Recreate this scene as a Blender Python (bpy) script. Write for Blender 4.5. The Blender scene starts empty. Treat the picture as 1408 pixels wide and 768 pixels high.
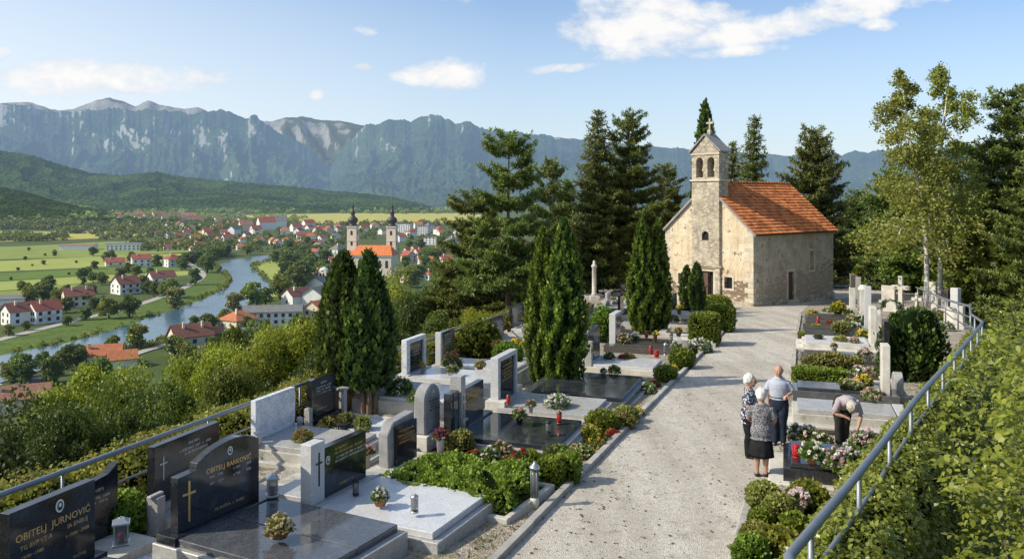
import bpy, bmesh, math, random
import numpy as np
from mathutils import Vector, Matrix
R = math.radians
random.seed(7)
rng = np.random.default_rng(11)
scene = bpy.context.scene
COL = scene.collection
FPX, HX, HY, CZ = 1150.0, 704.0, 272.0, 5.0     # focal length in photo pixels, principal column, horizon row, eye height

# ------------------------------------------------------------------ the lie of the land
GA, GB = 0.71, 0.0487                            # cemetery plane: z = GA - GB*y
def zc(x, y): return GA - GB*y
VZ = -50.0                                       # valley floor
LB = np.array([[-40,-10.2],[0,-8.6],[6,-7.6],[10.6,-6.6],[20.2,-4.45],[41,0.8],[60,4.6],[75,6.5],[90,9]], float)
RB = np.array([[-40,-1],[0,0.2],[7.3,2.4],[10.3,4.35],[14.9,7.25],[20,10.6],[27.4,15.4],[36,20.5],[48,25.5],[60,30],[80,36]], float)
def left_x(y): return np.interp(y, LB[:,0], LB[:,1])
def right_x(y): return np.interp(y, RB[:,0], RB[:,1])
def sstep(a, b, v):
    t = np.clip((v-a)/(b-a), 0, 1); return t*t*(3-2*t)
def terrain(x, y):
    x = np.asarray(x, float); y = np.asarray(y, float)
    yc = np.clip(y, -40, 100)
    z = GA - GB*yc
    dl = np.maximum(left_x(yc)-0.55-x, 0)*0.95
    dr = np.maximum(x-right_x(yc)-0.45, 0)
    db = np.maximum(y-82, 0)
    zl = z - 1.3*sstep(0, .9, dl) - 0.62*np.maximum(dl-.3, 0)
    zr = z - 2.3*sstep(0, .6, dr) - 0.10*np.maximum(dr-.6, 0)
    zb = z - .35*db
    zz = np.minimum(np.minimum(zl, zr), zb)
    return np.maximum(zz, VZ)
def T(x, y): return float(terrain(x, y))
def G(px, py, h=0.0):
    "point of the cemetery ground (or h above it) that the photograph shows at px, py"
    y = FPX*(CZ-GA-h)/(py-HY-FPX*GB); x = (px-HX)/FPX*y
    return Vector((x, y, zc(x, y)))
def VP(px, py, z=VZ):
    y = FPX*(CZ-z)/(py-HY); return Vector(((px-HX)/FPX*y, y, z))
def PD(px, py, y): return Vector(((px-HX)/FPX*y, y, CZ-(py-HY)/FPX*y))

# ------------------------------------------------------------------ object helpers
def tag(o, label=None, cat=None, group=None, kind=None):
    if label: o['label'] = label
    if cat: o['category'] = cat
    if group: o['group'] = group
    if kind: o['kind'] = kind
    return o
def empty(name, loc=(0,0,0), rz=0.0, label=None, cat=None, group=None):
    o = bpy.data.objects.new(name, None); COL.objects.link(o)
    o.location = loc; o.rotation_euler = (0,0,rz); o.empty_display_size = .2
    return tag(o, label, cat, group)
def link(name, me, mat=None, parent=None, loc=None):
    o = bpy.data.objects.new(name, me); COL.objects.link(o)
    if mat is not None:
        for i,m in enumerate(mat if isinstance(mat, (list,tuple)) else [mat]):
            if i<len(me.materials): me.materials[i]=m
            else: me.materials.append(m)
    if parent is not None: o.parent = parent
    if loc is not None: o.location = loc
    return o
def copy_tree(o, parent=None):
    c = o.copy(); COL.objects.link(c)
    if parent is not None: c.parent = parent
    for ch in list(o.children): copy_tree(ch, c)
    return c

class MB:
    def __init__(s): s.v=[]; s.f=[]; s.m=[]; s.sm=[]
    def add(s, vs, fs, mi=0, smooth=False, M=None):
        b = len(s.v)
        for p in vs:
            s.v.append(tuple(M @ Vector(p)) if M is not None else tuple(p))
        for f in fs:
            s.f.append([b+i for i in f]); s.m.append(mi); s.sm.append(smooth)
        return s
    def box(s, x0,x1,y0,y1,z0,z1, mi=0, M=None):
        vs=[(x,y,z) for x in (x0,x1) for y in (y0,y1) for z in (z0,z1)]
        return s.add(vs, [(0,1,3,2),(4,6,7,5),(0,4,5,1),(2,3,7,6),(0,2,6,4),(1,5,7,3)], mi, False, M)
    def prism(s, poly, y0, y1, mi=0, M=None):
        "poly in x,z (counter-clockwise seen from -y), extruded from y0 (front) to y1 (back)"
        n=len(poly); vs=[(x,y0,z) for x,z in poly]+[(x,y1,z) for x,z in poly]
        fs=[tuple(range(n)), tuple(range(2*n-1,n-1,-1))]
        for i in range(n):
            j=(i+1)%n; fs.append((i,i+n,j+n,j))
        return s.add(vs, fs, mi, False, M)
    def slab(s, poly, z0, z1, mi=0, M=None):
        "poly in x,y ccw from above"
        n=len(poly); vs=[(x,y,z0) for x,y in poly]+[(x,y,z1) for x,y in poly]
        fs=[tuple(range(n-1,-1,-1)), tuple(range(n,2*n))]
        for i in range(n):
            j=(i+1)%n; fs.append((i,j,j+n,i+n))
        return s.add(vs, fs, mi, False, M)
    def lathe(s, prof, n=14, mi=0, M=None, smooth=True, c=(0,0)):
        vs=[]; fs=[]; k=len(prof)
        for r,z in prof:
            for i in range(n):
                a=2*math.pi*i/n; vs.append((c[0]+r*math.cos(a), c[1]+r*math.sin(a), z))
        for j in range(k-1):
            for i in range(n):
                i2=(i+1)%n; fs.append((j*n+i, j*n+i2, (j+1)*n+i2, (j+1)*n+i))
        fs.append(tuple(range(n-1,-1,-1))); fs.append(tuple((k-1)*n+i for i in range(n)))
        return s.add(vs, fs, mi, smooth, M)
    def tube(s, pts, rad, n=8, mi=0, M=None, smooth=True, ry=None, side=None):
        pts=[Vector(p) for p in pts]; k=len(pts)
        if not isinstance(rad,(list,tuple)): rad=[rad]*k
        if ry is None: ry=rad
        elif not isinstance(ry,(list,tuple)): ry=[ry]*k
        vs=[]; fs=[]; u=None
        for i in range(k):
            t=(pts[min(i+1,k-1)]-pts[max(i-1,0)])
            if t.length<1e-9: t=Vector((0,0,1))
            t.normalize()
            if side is not None: u=Vector(side)
            elif u is None: u=Vector((1,0,0)) if abs(t.x)<.8 else Vector((0,1,0))
            u=(u-t*u.dot(t)).normalized(); w=t.cross(u)
            for a in range(n):
                an=2*math.pi*a/n
                vs.append(pts[i]+u*(rad[i]*math.cos(an))+w*(ry[i]*math.sin(an)))
        for j in range(k-1):
            for i in range(n):
                i2=(i+1)%n; fs.append((j*n+i, j*n+i2, (j+1)*n+i2, (j+1)*n+i))
        fs.append(tuple(range(n-1,-1,-1))); fs.append(tuple((k-1)*n+i for i in range(n)))
        return s.add(vs, fs, mi, smooth, M)
    def ball(s, c, r, mi=0, nu=12, nv=8, M=None):
        if not isinstance(r,(list,tuple)): r=(r,r,r)
        vs=[(c[0],c[1],c[2]-r[2])]; fs=[]
        for j in range(1,nv):
            ph=-math.pi/2+math.pi*j/nv
            for i in range(nu):
                a=2*math.pi*i/nu
                vs.append((c[0]+r[0]*math.cos(ph)*math.cos(a), c[1]+r[1]*math.cos(ph)*math.sin(a), c[2]+r[2]*math.sin(ph)))
        vs.append((c[0],c[1],c[2]+r[2])); top=len(vs)-1
        for i in range(nu):
            i2=(i+1)%nu
            fs.append((0,1+i2,1+i)); fs.append((top,1+(nv-2)*nu+i,1+(nv-2)*nu+i2))
            for j in range(nv-2):
                fs.append((1+j*nu+i,1+j*nu+i2,1+(j+1)*nu+i2,1+(j+1)*nu+i))
        return s.add(vs, fs, mi, True, M)
    def mesh(s, name, bevel=0.0, seg=1):
        me=bpy.data.meshes.new(name); me.from_pydata(s.v, [], s.f)
        me.polygons.foreach_set('material_index', s.m); me.polygons.foreach_set('use_smooth', s.sm)
        me.update()
        if bevel>0:
            bm=bmesh.new(); bm.from_mesh(me)
            es=[e for e in bm.edges if len(e.link_faces)==2 and e.calc_face_angle(0)>R(28)]
            bmesh.ops.bevel(bm, geom=es, offset=bevel, segments=seg, profile=.5, affect='EDGES', clamp_overlap=True)
            bm.to_mesh(me); bm.free()
        return me
    def build(s, name, mat, parent=None, loc=None, bevel=0.0, seg=1):
        return link(name, s.mesh(name, bevel, seg), mat, parent, loc)

def quad_mesh(name, V, nper=4, shade=None, smooth=False):
    "V (M, nper, 3): M separate polygons; shade (M,) -> face attribute"
    M=V.shape[0]; me=bpy.data.meshes.new(name)
    me.vertices.add(M*nper); me.vertices.foreach_set('co', V.reshape(-1).astype(np.float32))
    me.loops.add(M*nper); me.loops.foreach_set('vertex_index', np.arange(M*nper, dtype=np.int32))
    me.polygons.add(M); me.polygons.foreach_set('loop_start', np.arange(0,M*nper,nper,dtype=np.int32))
    if shade is not None:
        a=me.attributes.new('shade','FLOAT','FACE'); a.data.foreach_set('value', np.asarray(shade,np.float32))
    me.update(calc_edges=True); me.validate(verbose=False)
    return me
def grid_mesh(name, P, smooth=True, attr=None):
    "P (n,m,3) grid"
    n,m=P.shape[:2]; me=bpy.data.meshes.new(name)
    idx=np.arange(n*m).reshape(n,m)
    F=np.stack([idx[:-1,:-1],idx[:-1,1:],idx[1:,1:],idx[1:,:-1]],-1).reshape(-1,4)
    me.vertices.add(n*m); me.vertices.foreach_set('co', P.reshape(-1).astype(np.float32))
    me.loops.add(F.size); me.loops.foreach_set('vertex_index', F.reshape(-1).astype(np.int32))
    me.polygons.add(len(F)); me.polygons.foreach_set('loop_start', np.arange(0,F.size,4,dtype=np.int32))
    me.polygons.foreach_set('use_smooth', np.full(len(F), smooth))
    if attr is not None:
        for k,v in attr.items():
            a=me.attributes.new(k,'FLOAT','POINT'); a.data.foreach_set('value', v.reshape(-1).astype(np.float32))
    me.update(calc_edges=True); return me
def unit(a): return a/np.maximum(np.linalg.norm(a,axis=-1,keepdims=True),1e-9)
def leaf_quads(P, D, N, S, ratio=.42, fold=.12):
    "diamond leaves: base P, axis D, face normal about N, length S"
    D=unit(D); Wd=unit(np.cross(D,N)); Nn=np.cross(Wd,D); S=S[:,None]
    a=P; c=P+D*S; b=P+D*S*.45+Wd*S*ratio+Nn*S*fold; d=P+D*S*.45-Wd*S*ratio+Nn*S*fold
    return np.stack([a,b,c,d],1)
def rdir(n): return unit(rng.normal(size=(n,3)))

# numpy gradient noise
_perm=np.random.default_rng(5).permutation(512)
def pnoise(x,y,seed=0):
    xi=np.floor(x).astype(int); yi=np.floor(y).astype(int); xf=x-xi; yf=y-yi
    u=xf*xf*xf*(xf*(xf*6-15)+10); v=yf*yf*yf*(yf*(yf*6-15)+10)
    def g(ix,iy,dx,dy):
        h=_perm[(_perm[(ix+seed*17)%512]+iy)%512]; a=h*(2*math.pi/512)*7.0
        return np.cos(a)*dx+np.sin(a)*dy
    n00=g(xi,yi,xf,yf); n10=g(xi+1,yi,xf-1,yf); n01=g(xi,yi+1,xf,yf-1); n11=g(xi+1,yi+1,xf-1,yf-1)
    return ((n00*(1-u)+n10*u)*(1-v)+(n01*(1-u)+n11*u)*v)*1.4
def fbm(x,y,o=4,seed=0,ridge=False):
    t=0;a=1;tot=0
    for i in range(o):
        n=pnoise(x*2**i,y*2**i,seed+i)
        if ridge: n=1-2*np.abs(n)
        t=t+a*n; tot+=a; a*=.5
    return t/tot

# ------------------------------------------------------------------ materials
class NT:
    def __init__(s,name):
        s.mat=bpy.data.materials.new(name); s.mat.use_nodes=True; s.t=s.mat.node_tree; s.t.nodes.clear()
        s.out=s.t.nodes.new('ShaderNodeOutputMaterial')
    def n(s,typ,**kw):
        nd=s.t.nodes.new(typ)
        for k,v in kw.items():
            if k in nd.inputs: s.set(nd,k,v)
            else: setattr(nd,k,v)
        return nd
    def set(s,nd,k,v):
        i=nd.inputs[k]
        if hasattr(v,'bl_idname') and hasattr(v,'outputs'): s.t.links.new(v.outputs[0], i)
        elif isinstance(v, bpy.types.NodeSocket): s.t.links.new(v, i)
        elif isinstance(v,(tuple,list)) and len(v)==3 and i.type=='RGBA': i.default_value=(*v,1)
        else: i.default_value=v
    def coord(s,kind='Object'): return s.n('ShaderNodeTexCoord').outputs[kind]
    def pos(s): return s.n('ShaderNodeNewGeometry').outputs['Position']
    def noise(s,vec,scale,detail=4,rough=.55,dist=0): 
        nd=s.n('ShaderNodeTexNoise'); s.set(nd,'Vector',vec); nd.inputs['Scale'].default_value=scale; nd.inputs['Detail'].default_value=detail; nd.inputs['Roughness'].default_value=rough; nd.inputs['Distortion'].default_value=dist
        return nd.outputs['Fac']
    def voro(s,vec,scale,feature='F1',out='Distance'):
        nd=s.n('ShaderNodeTexVoronoi'); nd.feature=feature; s.set(nd,'Vector',vec); nd.inputs['Scale'].default_value=scale
        return nd.outputs[out]
    def ramp(s,fac,stops,interp='LINEAR'):
        nd=s.n('ShaderNodeValToRGB'); s.set(nd,'Fac',fac); cr=nd.color_ramp; cr.interpolation=interp
        while len(cr.elements)<len(stops): cr.elements.new(.5)
        for e,(p,c) in zip(cr.elements,stops):
            e.position=p; e.color=(*c,1) if isinstance(c,(tuple,list)) else (c,c,c,1)
        return nd.outputs['Color']
    def mix(s,fac,a,b,mode='MIX'):
        nd=s.n('ShaderNodeMix',data_type='RGBA',blend_type=mode); 
        for k,v in ((0,fac),(6,a),(7,b)):
            i=nd.inputs[k]
            if isinstance(v, bpy.types.NodeSocket): s.t.links.new(v,i)
            elif k==0: i.default_value=v
            else: i.default_value=(*v,1) if len(v)==3 else v
        return nd.outputs[2]
    def math(s,op,a,b=None,clamp=False):
        nd=s.n('ShaderNodeMath',operation=op); nd.use_clamp=clamp
        for k,v in ((0,a),(1,b)):
            if v is None: continue
            if isinstance(v, bpy.types.NodeSocket): s.t.links.new(v,nd.inputs[k])
            else: nd.inputs[k].default_value=v
        return nd.outputs[0]
    def mapping(s,vec,scale=(1,1,1),rot=(0,0,0)):
        nd=s.n('ShaderNodeMapping'); s.set(nd,'Vector',vec); nd.inputs['Scale'].default_value=scale; nd.inputs['Rotation'].default_value=rot
        return nd.outputs[0]
    def bump(s,h,strength=.5,dist=.01):
        nd=s.n('ShaderNodeBump'); s.set(nd,'Height',h); nd.inputs['Strength'].default_value=strength; nd.inputs['Distance'].default_value=dist
        return nd.outputs[0]
    def bsdf(s,col,rough=.6,normal=None,metal=0,spec=.5,**kw):
        nd=s.n('ShaderNodeBsdfPrincipled'); s.set(nd,'Base Color',col); s.set(nd,'Roughness',rough); s.set(nd,'Metallic',metal); nd.inputs['Specular IOR Level'].default_value=spec
        if normal is not None: s.set(nd,'Normal',normal)
        for k,v in kw.items(): s.set(nd,k.replace('_',' '),v)
        return nd.outputs[0]
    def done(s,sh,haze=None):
        if haze:  # aerial haze painted in: a glow colour mixed over the surface by distance
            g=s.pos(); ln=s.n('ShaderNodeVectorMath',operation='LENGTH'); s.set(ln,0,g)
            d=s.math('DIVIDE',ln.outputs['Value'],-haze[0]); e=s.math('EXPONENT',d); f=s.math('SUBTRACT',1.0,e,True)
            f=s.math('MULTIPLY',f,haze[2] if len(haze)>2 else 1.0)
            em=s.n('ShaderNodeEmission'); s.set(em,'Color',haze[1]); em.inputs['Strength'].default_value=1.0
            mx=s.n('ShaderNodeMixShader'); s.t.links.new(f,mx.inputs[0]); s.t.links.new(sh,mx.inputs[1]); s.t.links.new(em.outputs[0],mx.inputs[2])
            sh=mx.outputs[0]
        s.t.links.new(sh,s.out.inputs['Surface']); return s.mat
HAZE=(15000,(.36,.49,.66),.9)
def plain(name,col,rough=.6,metal=0,spec=.5,var=.15,scale=6,haze=None,bump=0,**kw):
    t=NT(name); c=t.coord(); f=t.noise(c,scale,5)
    cc=t.ramp(f,[(.25,tuple(x*(1-var) for x in col)),(.75,tuple(min(1,x*(1+var)) for x in col))])
    nm=t.bump(t.noise(c,scale*12,4),bump,.01) if bump else None
    return t.done(t.bsdf(cc,rough,nm,metal,spec,**kw),haze)
def granite(name,dark,light,rough,spec=.5,scale=90,coat=0,vein=None):
    t=NT(name); c=t.coord(); oi=t.n('ShaderNodeObjectInfo')
    sp=t.voro(c,scale,out='Color'); bw=t.n('ShaderNodeRGBToBW'); t.set(bw,'Color',sp)
    big=t.noise(c,2.2,5); col=t.ramp(bw.outputs[0],[(.15,dark),(.85,light)])
    mid=tuple((a+b)/2 for a,b in zip(dark,light))
    col=t.mix(.45,col,t.ramp(t.noise(c,scale*.35,4),[(.3,dark),(.7,light)]))
    col=t.mix(t.math('MULTIPLY',big,.5),col,tuple(x*.62 for x in mid))
    if vein:
        w=t.noise(t.mapping(c,(1,1,1.6)),2.6,8,.6,1.6); v=t.math('ABSOLUTE',t.math('SUBTRACT',w,.5))
        col=t.mix(t.ramp(v,[(0,.75),(.035,0.0)]),col,vein)
    ds=t.noise(c,3.3,7,.72); col=t.mix(t.ramp(ds,[(.50,0.0),(.70,.35)]),col,tuple(min(1,x*1.2+.09) for x in mid)); wst=t.noise(t.mapping(c,(7,7,.6)),1.2,5,.7); col=t.mix(t.ramp(wst,[(.56,0.0),(.74,.30)]),col,tuple(x*.5 for x in mid))
    r=t.ramp(t.noise(c,5,4),[(.3,rough*.7),(.62,rough*1.3),(.8,min(1,rough*1.6+.12))])
    nm=t.bump(t.noise(c,scale*.6,3),.06,.004)
    return t.done(t.bsdf(col,r,nm,0,spec))
def weathered(name,base,dirt,rough=.85,scale=1.6,moss=None,grain=60,haze=None):
    t=NT(name); c=t.pos(); a=t.noise(c,scale,6,.62); b=t.noise(c,grain,3)
    col=t.mix(t.ramp(a,[(.35,0.0),(.68,1.0)]),base,dirt)
    col=t.mix(.35,col,t.ramp(b,[(.3,tuple(x*.55 for x in base)),(.7,tuple(min(1,x*1.25) for x in base))]))
    if moss: col=t.mix(t.ramp(t.noise(c,scale*2.2,5,.7),[(.55,0.0),(.72,.8)]),col,moss)
    nm=t.bump(t.noise(c,grain*.7,4),.35,.008)
    return t.done(t.bsdf(col,rough,nm,0,.3),haze)
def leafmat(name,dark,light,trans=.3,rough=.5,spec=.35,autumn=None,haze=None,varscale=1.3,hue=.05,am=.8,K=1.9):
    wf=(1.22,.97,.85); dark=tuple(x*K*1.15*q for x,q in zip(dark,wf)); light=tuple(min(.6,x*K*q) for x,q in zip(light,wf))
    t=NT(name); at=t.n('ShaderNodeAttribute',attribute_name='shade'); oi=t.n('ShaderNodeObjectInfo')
    f=t.math('ADD',at.outputs['Fac'],t.math('MULTIPLY',t.math('SUBTRACT',t.noise(t.pos(),varscale,3),.5),.7),True)  # shade attribute: random tone plus painted inner occlusion and top light
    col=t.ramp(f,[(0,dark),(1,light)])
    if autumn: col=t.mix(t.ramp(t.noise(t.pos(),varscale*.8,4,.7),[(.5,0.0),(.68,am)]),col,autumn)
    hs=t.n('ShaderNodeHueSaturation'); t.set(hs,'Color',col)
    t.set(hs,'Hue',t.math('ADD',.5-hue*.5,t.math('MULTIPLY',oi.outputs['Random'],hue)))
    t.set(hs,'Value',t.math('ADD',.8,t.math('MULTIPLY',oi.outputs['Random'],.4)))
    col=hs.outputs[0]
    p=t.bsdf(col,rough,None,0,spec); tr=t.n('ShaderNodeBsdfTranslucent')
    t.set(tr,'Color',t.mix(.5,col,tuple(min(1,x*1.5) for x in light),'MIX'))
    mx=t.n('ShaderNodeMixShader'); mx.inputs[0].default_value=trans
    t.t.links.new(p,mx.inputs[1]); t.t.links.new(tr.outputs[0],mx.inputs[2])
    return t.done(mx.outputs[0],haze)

M={}
M['black_granite']=granite('black_granite',(.006,.007,.009),(.03,.032,.036),.10,.6)
M['dark_slab']=granite('dark_slab',(.035,.037,.041),(.13,.135,.145),.10,.7,80)
M['ink_slab']=granite('ink_slab',(.012,.015,.019),(.05,.055,.062),.06,.7,80)
M['grey_granite']=granite('grey_granite',(.24,.235,.225),(.58,.56,.53),.30,.5,70)
M['silver_slab']=granite('silver_slab',(.46,.46,.46),(.78,.775,.76),.16,.6,75)
M['light_granite']=granite('light_granite',(.40,.39,.38),(.72,.71,.69),.45,.4,80)
M['brown_slab']=granite('brown_slab',(.05,.043,.04),(.12,.105,.095),.16,.6,80)
M['marble']=granite('marble',(.66,.67,.70),(.86,.86,.88),.28,.5,14,vein=(.30,.31,.35))
M['concrete']=weathered('concrete',(.58,.55,.49),(.30,.275,.24),.85,1.7,(.17,.17,.10))
M['pale_stone']=weathered('pale_stone',(.68,.64,.56),(.34,.31,.265),.85,2.2)
M['rough_stone']=weathered('rough_stone',(.34,.33,.32),(.17,.165,.16),.9,3.5)
M['kerb']=weathered('kerb',(.50,.47,.42),(.2,.185,.165),.9,1.1,(.15,.15,.08))
M['gold']=plain('gold',(.75,.52,.22),.35,.75,var=.2)
M['silver_letter']=plain('silver_letter',(.6,.6,.58),.4,.3)
M['galv']=plain('galv',(.24,.262,.285),.48,.5,var=.12,scale=3)
M['iron']=plain('iron',(.03,.03,.03),.5,.4)
M['steel']=plain('steel',(.55,.55,.54),.28,.85)
M['bronze']=plain('bronze',(.16,.11,.06),.4,.7)
M['porcelain']=plain('porcelain',(.75,.74,.70),.2,var=.03)
M['photo_grey']=plain('photo_grey',(.12,.12,.12),.3,var=.4,scale=60)
M['terracotta']=plain('terracotta',(.30,.12,.06),.75)
M['white_pot']=plain('white_pot',(.72,.70,.68),.45,var=.05)
M['dark_pot']=plain('dark_pot',(.03,.03,.03),.4)
M['grey_pot']=plain('grey_pot',(.35,.34,.33),.7)
M['wax']=plain('wax',(.75,.62,.42),.5)
def glassy(name,col,rough=.1,alpha_mix=.45):
    t=NT(name); g=t.bsdf(col,rough,None,0,.7); tr=t.n('ShaderNodeBsdfTransparent'); t.set(tr,'Color',tuple(min(1,x*.5+.5) for x in col))
    mx=t.n('ShaderNodeMixShader'); mx.inputs[0].default_value=1-alpha_mix
    t.t.links.new(tr.outputs[0],mx.inputs[2]); t.t.links.new(g,mx.inputs[1]); return t.done(mx.outputs[0])
M['red_glass']=plain('red_glass',(.42,.012,.015),.12,spec=.7,var=.2)
M['clear_glass']=glassy('clear_glass',(.25,.26,.26),.06,.4)
M['window_glass']=plain('window_glass',(.03,.035,.045),.08,spec=.8)
M['wood_dark']=plain('wood_dark',(.10,.055,.035),.7,var=.4,scale=14)
M['black_void']=plain('black_void',(.012,.011,.01),.9)

def gravelmat(name,cols,scale,dirt,leafy=None,bump=.6,grass=None,tracks=False):
    t=NT(name); c=t.pos(); v=t.voro(c,scale,out='Color'); bw=t.n('ShaderNodeRGBToBW'); t.set(bw,'Color',v)
    v2=t.voro(c,scale*.42,out='Color'); bw2=t.n('ShaderNodeRGBToBW'); t.set(bw2,'Color',v2)
    col=t.ramp(bw.outputs[0],[(0.05,cols[0]),(.5,cols[1]),(.95,cols[2])])
    col=t.mix(.4,col,t.ramp(bw2.outputs[0],[(0.1,cols[0]),(.5,cols[1]),(.9,cols[2])]))
    col=t.mix(t.ramp(t.noise(c,.55,6,.65),[(.42,0.0),(.7,.55)]),col,dirt)
    col=t.mix(t.ramp(t.noise(c,7,5,.7),[(.56,0.0),(.72,.5)]),col,tuple(x*.55 for x in dirt))
    if grass: col=t.mix(t.ramp(t.noise(c,1.9,6,.7),[(.55,0.0),(.66,.75)]),col,grass)
    if tracks:
        lo=t.mapping(c,(1,.10,1),(0,0,R(20.2))); tk=t.noise(lo,1.5,5,.6); col=t.mix(t.ramp(tk,[(.40,0.0),(.66,.55)]),col,tuple(x*.72 for x in dirt))
        col=t.mix(t.ramp(t.noise(c,2.6,7,.75),[(.55,0.0),(.70,.6)]),col,(.20,.16,.115)); col=t.mix(t.ramp(t.noise(c,.9,5,.7),[(.60,0.0),(.72,.35)]),col,(.70,.66,.60))
    if leafy:
        sp=t.voro(c,9,out='Distance'); gate=t.noise(c,1.3,3)
        m=t.math('MULTIPLY',t.ramp(sp,[(.12,1.0),(.17,0.0)]),t.ramp(gate,[(.5,0.0),(.6,1.0)]))
        col=t.mix(m,col,leafy)
    d=t.voro(c,scale); h=t.math('ADD',t.math('MULTIPLY',d,-1.0),t.math('MULTIPLY',t.noise(c,6,4),.8))
    return t.done(t.bsdf(col,.95,t.bump(h,bump,.03),0,.2))
M['gravel']=gravelmat('gravel',[(.30,.26,.215),(.63,.575,.49),(.79,.735,.65)],66,(.47,.41,.325),(.07,.05,.035),tracks=True)
M['bed']=gravelmat('bed',[(.14,.115,.085),(.38,.33,.26),(.60,.55,.47)],38,(.20,.14,.09),(.22,.12,.05),grass=(.07,.09,.025))
M['white_gravel']=gravelmat('white_gravel',[(.38,.38,.39),(.66,.67,.69),(.84,.84,.86)],48,(.5,.5,.5))
M['soil']=gravelmat('soil',[(.03,.02,.014),(.07,.048,.032),(.13,.095,.065)],30,(.05,.035,.022),(.12,.07,.03))

# foliage
M['cypress']=leafmat('cypress',(.008,.022,.007),(.080,.150,.026),.18,K=1.8)
M['thuja']=leafmat('thuja',(.010,.028,.005),(.120,.195,.024),.2,K=1.8)
M['pine']=leafmat('pine',(.008,.018,.006),(.080,.118,.028),.15,K=2.5)
M['fir']=leafmat('fir',(.009,.020,.008),(.078,.112,.030),.15,K=2.5)
M['broad']=leafmat('broad',(.010,.024,.005),(.105,.165,.024),.24,K=1.6)
M['broad_dark']=leafmat('broad_dark',(.006,.015,.004),(.060,.105,.018),.2,K=1.5)
M['broad_yellow']=leafmat('broad_yellow',(.022,.042,.006),(.190,.245,.026),.28,K=1.75)
M['birch_leaf']=leafmat('birch_leaf',(.022,.040,.007),(.165,.225,.05),.3,K=1.7)
M['ivy']=leafmat('ivy',(.009,.022,.004),(.165,.205,.032),.3,.35,.5,autumn=(.34,.31,.07),varscale=2.2,am=.35,K=1.6)
M['ivy_autumn']=leafmat('ivy_autumn',(.03,.055,.010),(.22,.25,.045),.3,autumn=(.26,.13,.055),varscale=1.4)
M['bush_leaf']=leafmat('bush_leaf',(.008,.022,.004),(.175,.255,.030),.30,.42,.4,autumn=(.42,.40,.07),varscale=2.6,am=.4,K=1.3)
M['box_leaf']=leafmat('box_leaf',(.018,.04,.006),(.13,.20,.028),.22,varscale=6)
M['dull_leaf']=leafmat('dull_leaf',(.03,.045,.012),(.16,.19,.055),.22,varscale=5)
M['flower_leaf']=leafmat('flower_leaf',(.015,.035,.008),(.08,.14,.03),.22,varscale=8)
M['core']=plain('core',(.007,.013,.004),1,spec=0)  # near-black fill added inside foliage, stands for its inner shade
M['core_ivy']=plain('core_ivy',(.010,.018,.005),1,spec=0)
M['bark_pine']=weathered('bark_pine',(.20,.13,.085),(.07,.05,.035),.95,4)
M['bark']=weathered('bark',(.13,.10,.075),(.05,.04,.03),.95,4)
M['bark_cyp']=weathered('bark_cyp',(.32,.24,.17),(.13,.09,.06),.95,6)
t=NT('bark_birch'); c=t.coord(); n1=t.noise(t.mapping(c,(2,2,9)),2.2,5,.7)
M['bark_birch']=t.done(t.bsdf(t.mix(t.ramp(n1,[(.56,0.0),(.64,1.0)]),(.62,.60,.55),(.05,.045,.04)),.8))
def bloom(name,a,b):
    t=NT(name); at=t.n('ShaderNodeAttribute',attribute_name='shade')
    p=t.bsdf(t.ramp(at.outputs['Fac'],[(0,a),(1,b)]),.6,None,0,.3); tr=t.n('ShaderNodeBsdfTranslucent'); t.set(tr,'Color',b)
    mx=t.n('ShaderNodeMixShader'); mx.inputs[0].default_value=.25; t.t.links.new(p,mx.inputs[1]); t.t.links.new(tr.outputs[0],mx.inputs[2])
    return t.done(mx.outputs[0])
M['bl_white']=bloom('bl_white',(.60,.56,.44),(.85,.83,.78))
M['bl_pinkwhite']=bloom('bl_pinkwhite',(.62,.25,.33),(.86,.80,.78))
M['bl_red']=bloom('bl_red',(.30,.01,.02),(.62,.05,.06))
M['bl_pink']=bloom('bl_pink',(.55,.13,.22),(.80,.48,.52))
M['bl_yellow']=bloom('bl_yellow',(.62,.36,.02),(.85,.70,.12))
M['bl_cream']=bloom('bl_cream',(.45,.33,.14),(.76,.68,.42))
M['bl_rust']=bloom('bl_rust',(.22,.08,.02),(.55,.34,.12))
M['bl_mixred']=bloom('bl_mixred',(.45,.02,.03),(.82,.70,.62))
M['bl_wine']=bloom('bl_wine',(.15,.01,.04),(.48,.10,.20))
# ------------------------------------------------------------------ ground, valley, hills, mountains
def axis(lo, n0, n1, step, hi, growth=1.13):
    a=list(np.arange(n0, n1+1e-6, step)); s=step; v=n1
    while v<hi: s*=growth; v+=s; a.append(v)
    s=step; v=n0; b=[]
    while v>lo: s*=growth; v-=s; b.append(v)
    return np.array(b[::-1]+a)
gx=axis(-12000,-60,60,.75,12000); gy=axis(-60,-20,110,.75,16000)
GX,GY=np.meshgrid(gx,gy); GZ=terrain(GX,GY)
GZ=GZ+np.where((GZ<zc(GX,GY)-1.5)&(GZ>VZ+1), fbm(GX/7,GY/7,3,3)*.5, 0)
t=NT('ground'); c=t.pos(); a=t.noise(c,.02,6,.6); b=t.noise(c,.6,6,.65)
col=t.ramp(a,[(.3,(.05,.085,.02)),(.5,(.085,.125,.03)),(.7,(.15,.165,.05))])
col=t.mix(.5,col,t.ramp(b,[(.3,(.025,.04,.012)),(.7,(.11,.12,.04))]))
link('ground',grid_mesh('ground',np.stack([GX,GY,GZ],-1)),t.done(t.bsdf(col,.95,t.bump(t.noise(c,1.5,5),.5,.2),0,.1),HAZE))['kind']='structure'

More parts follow.
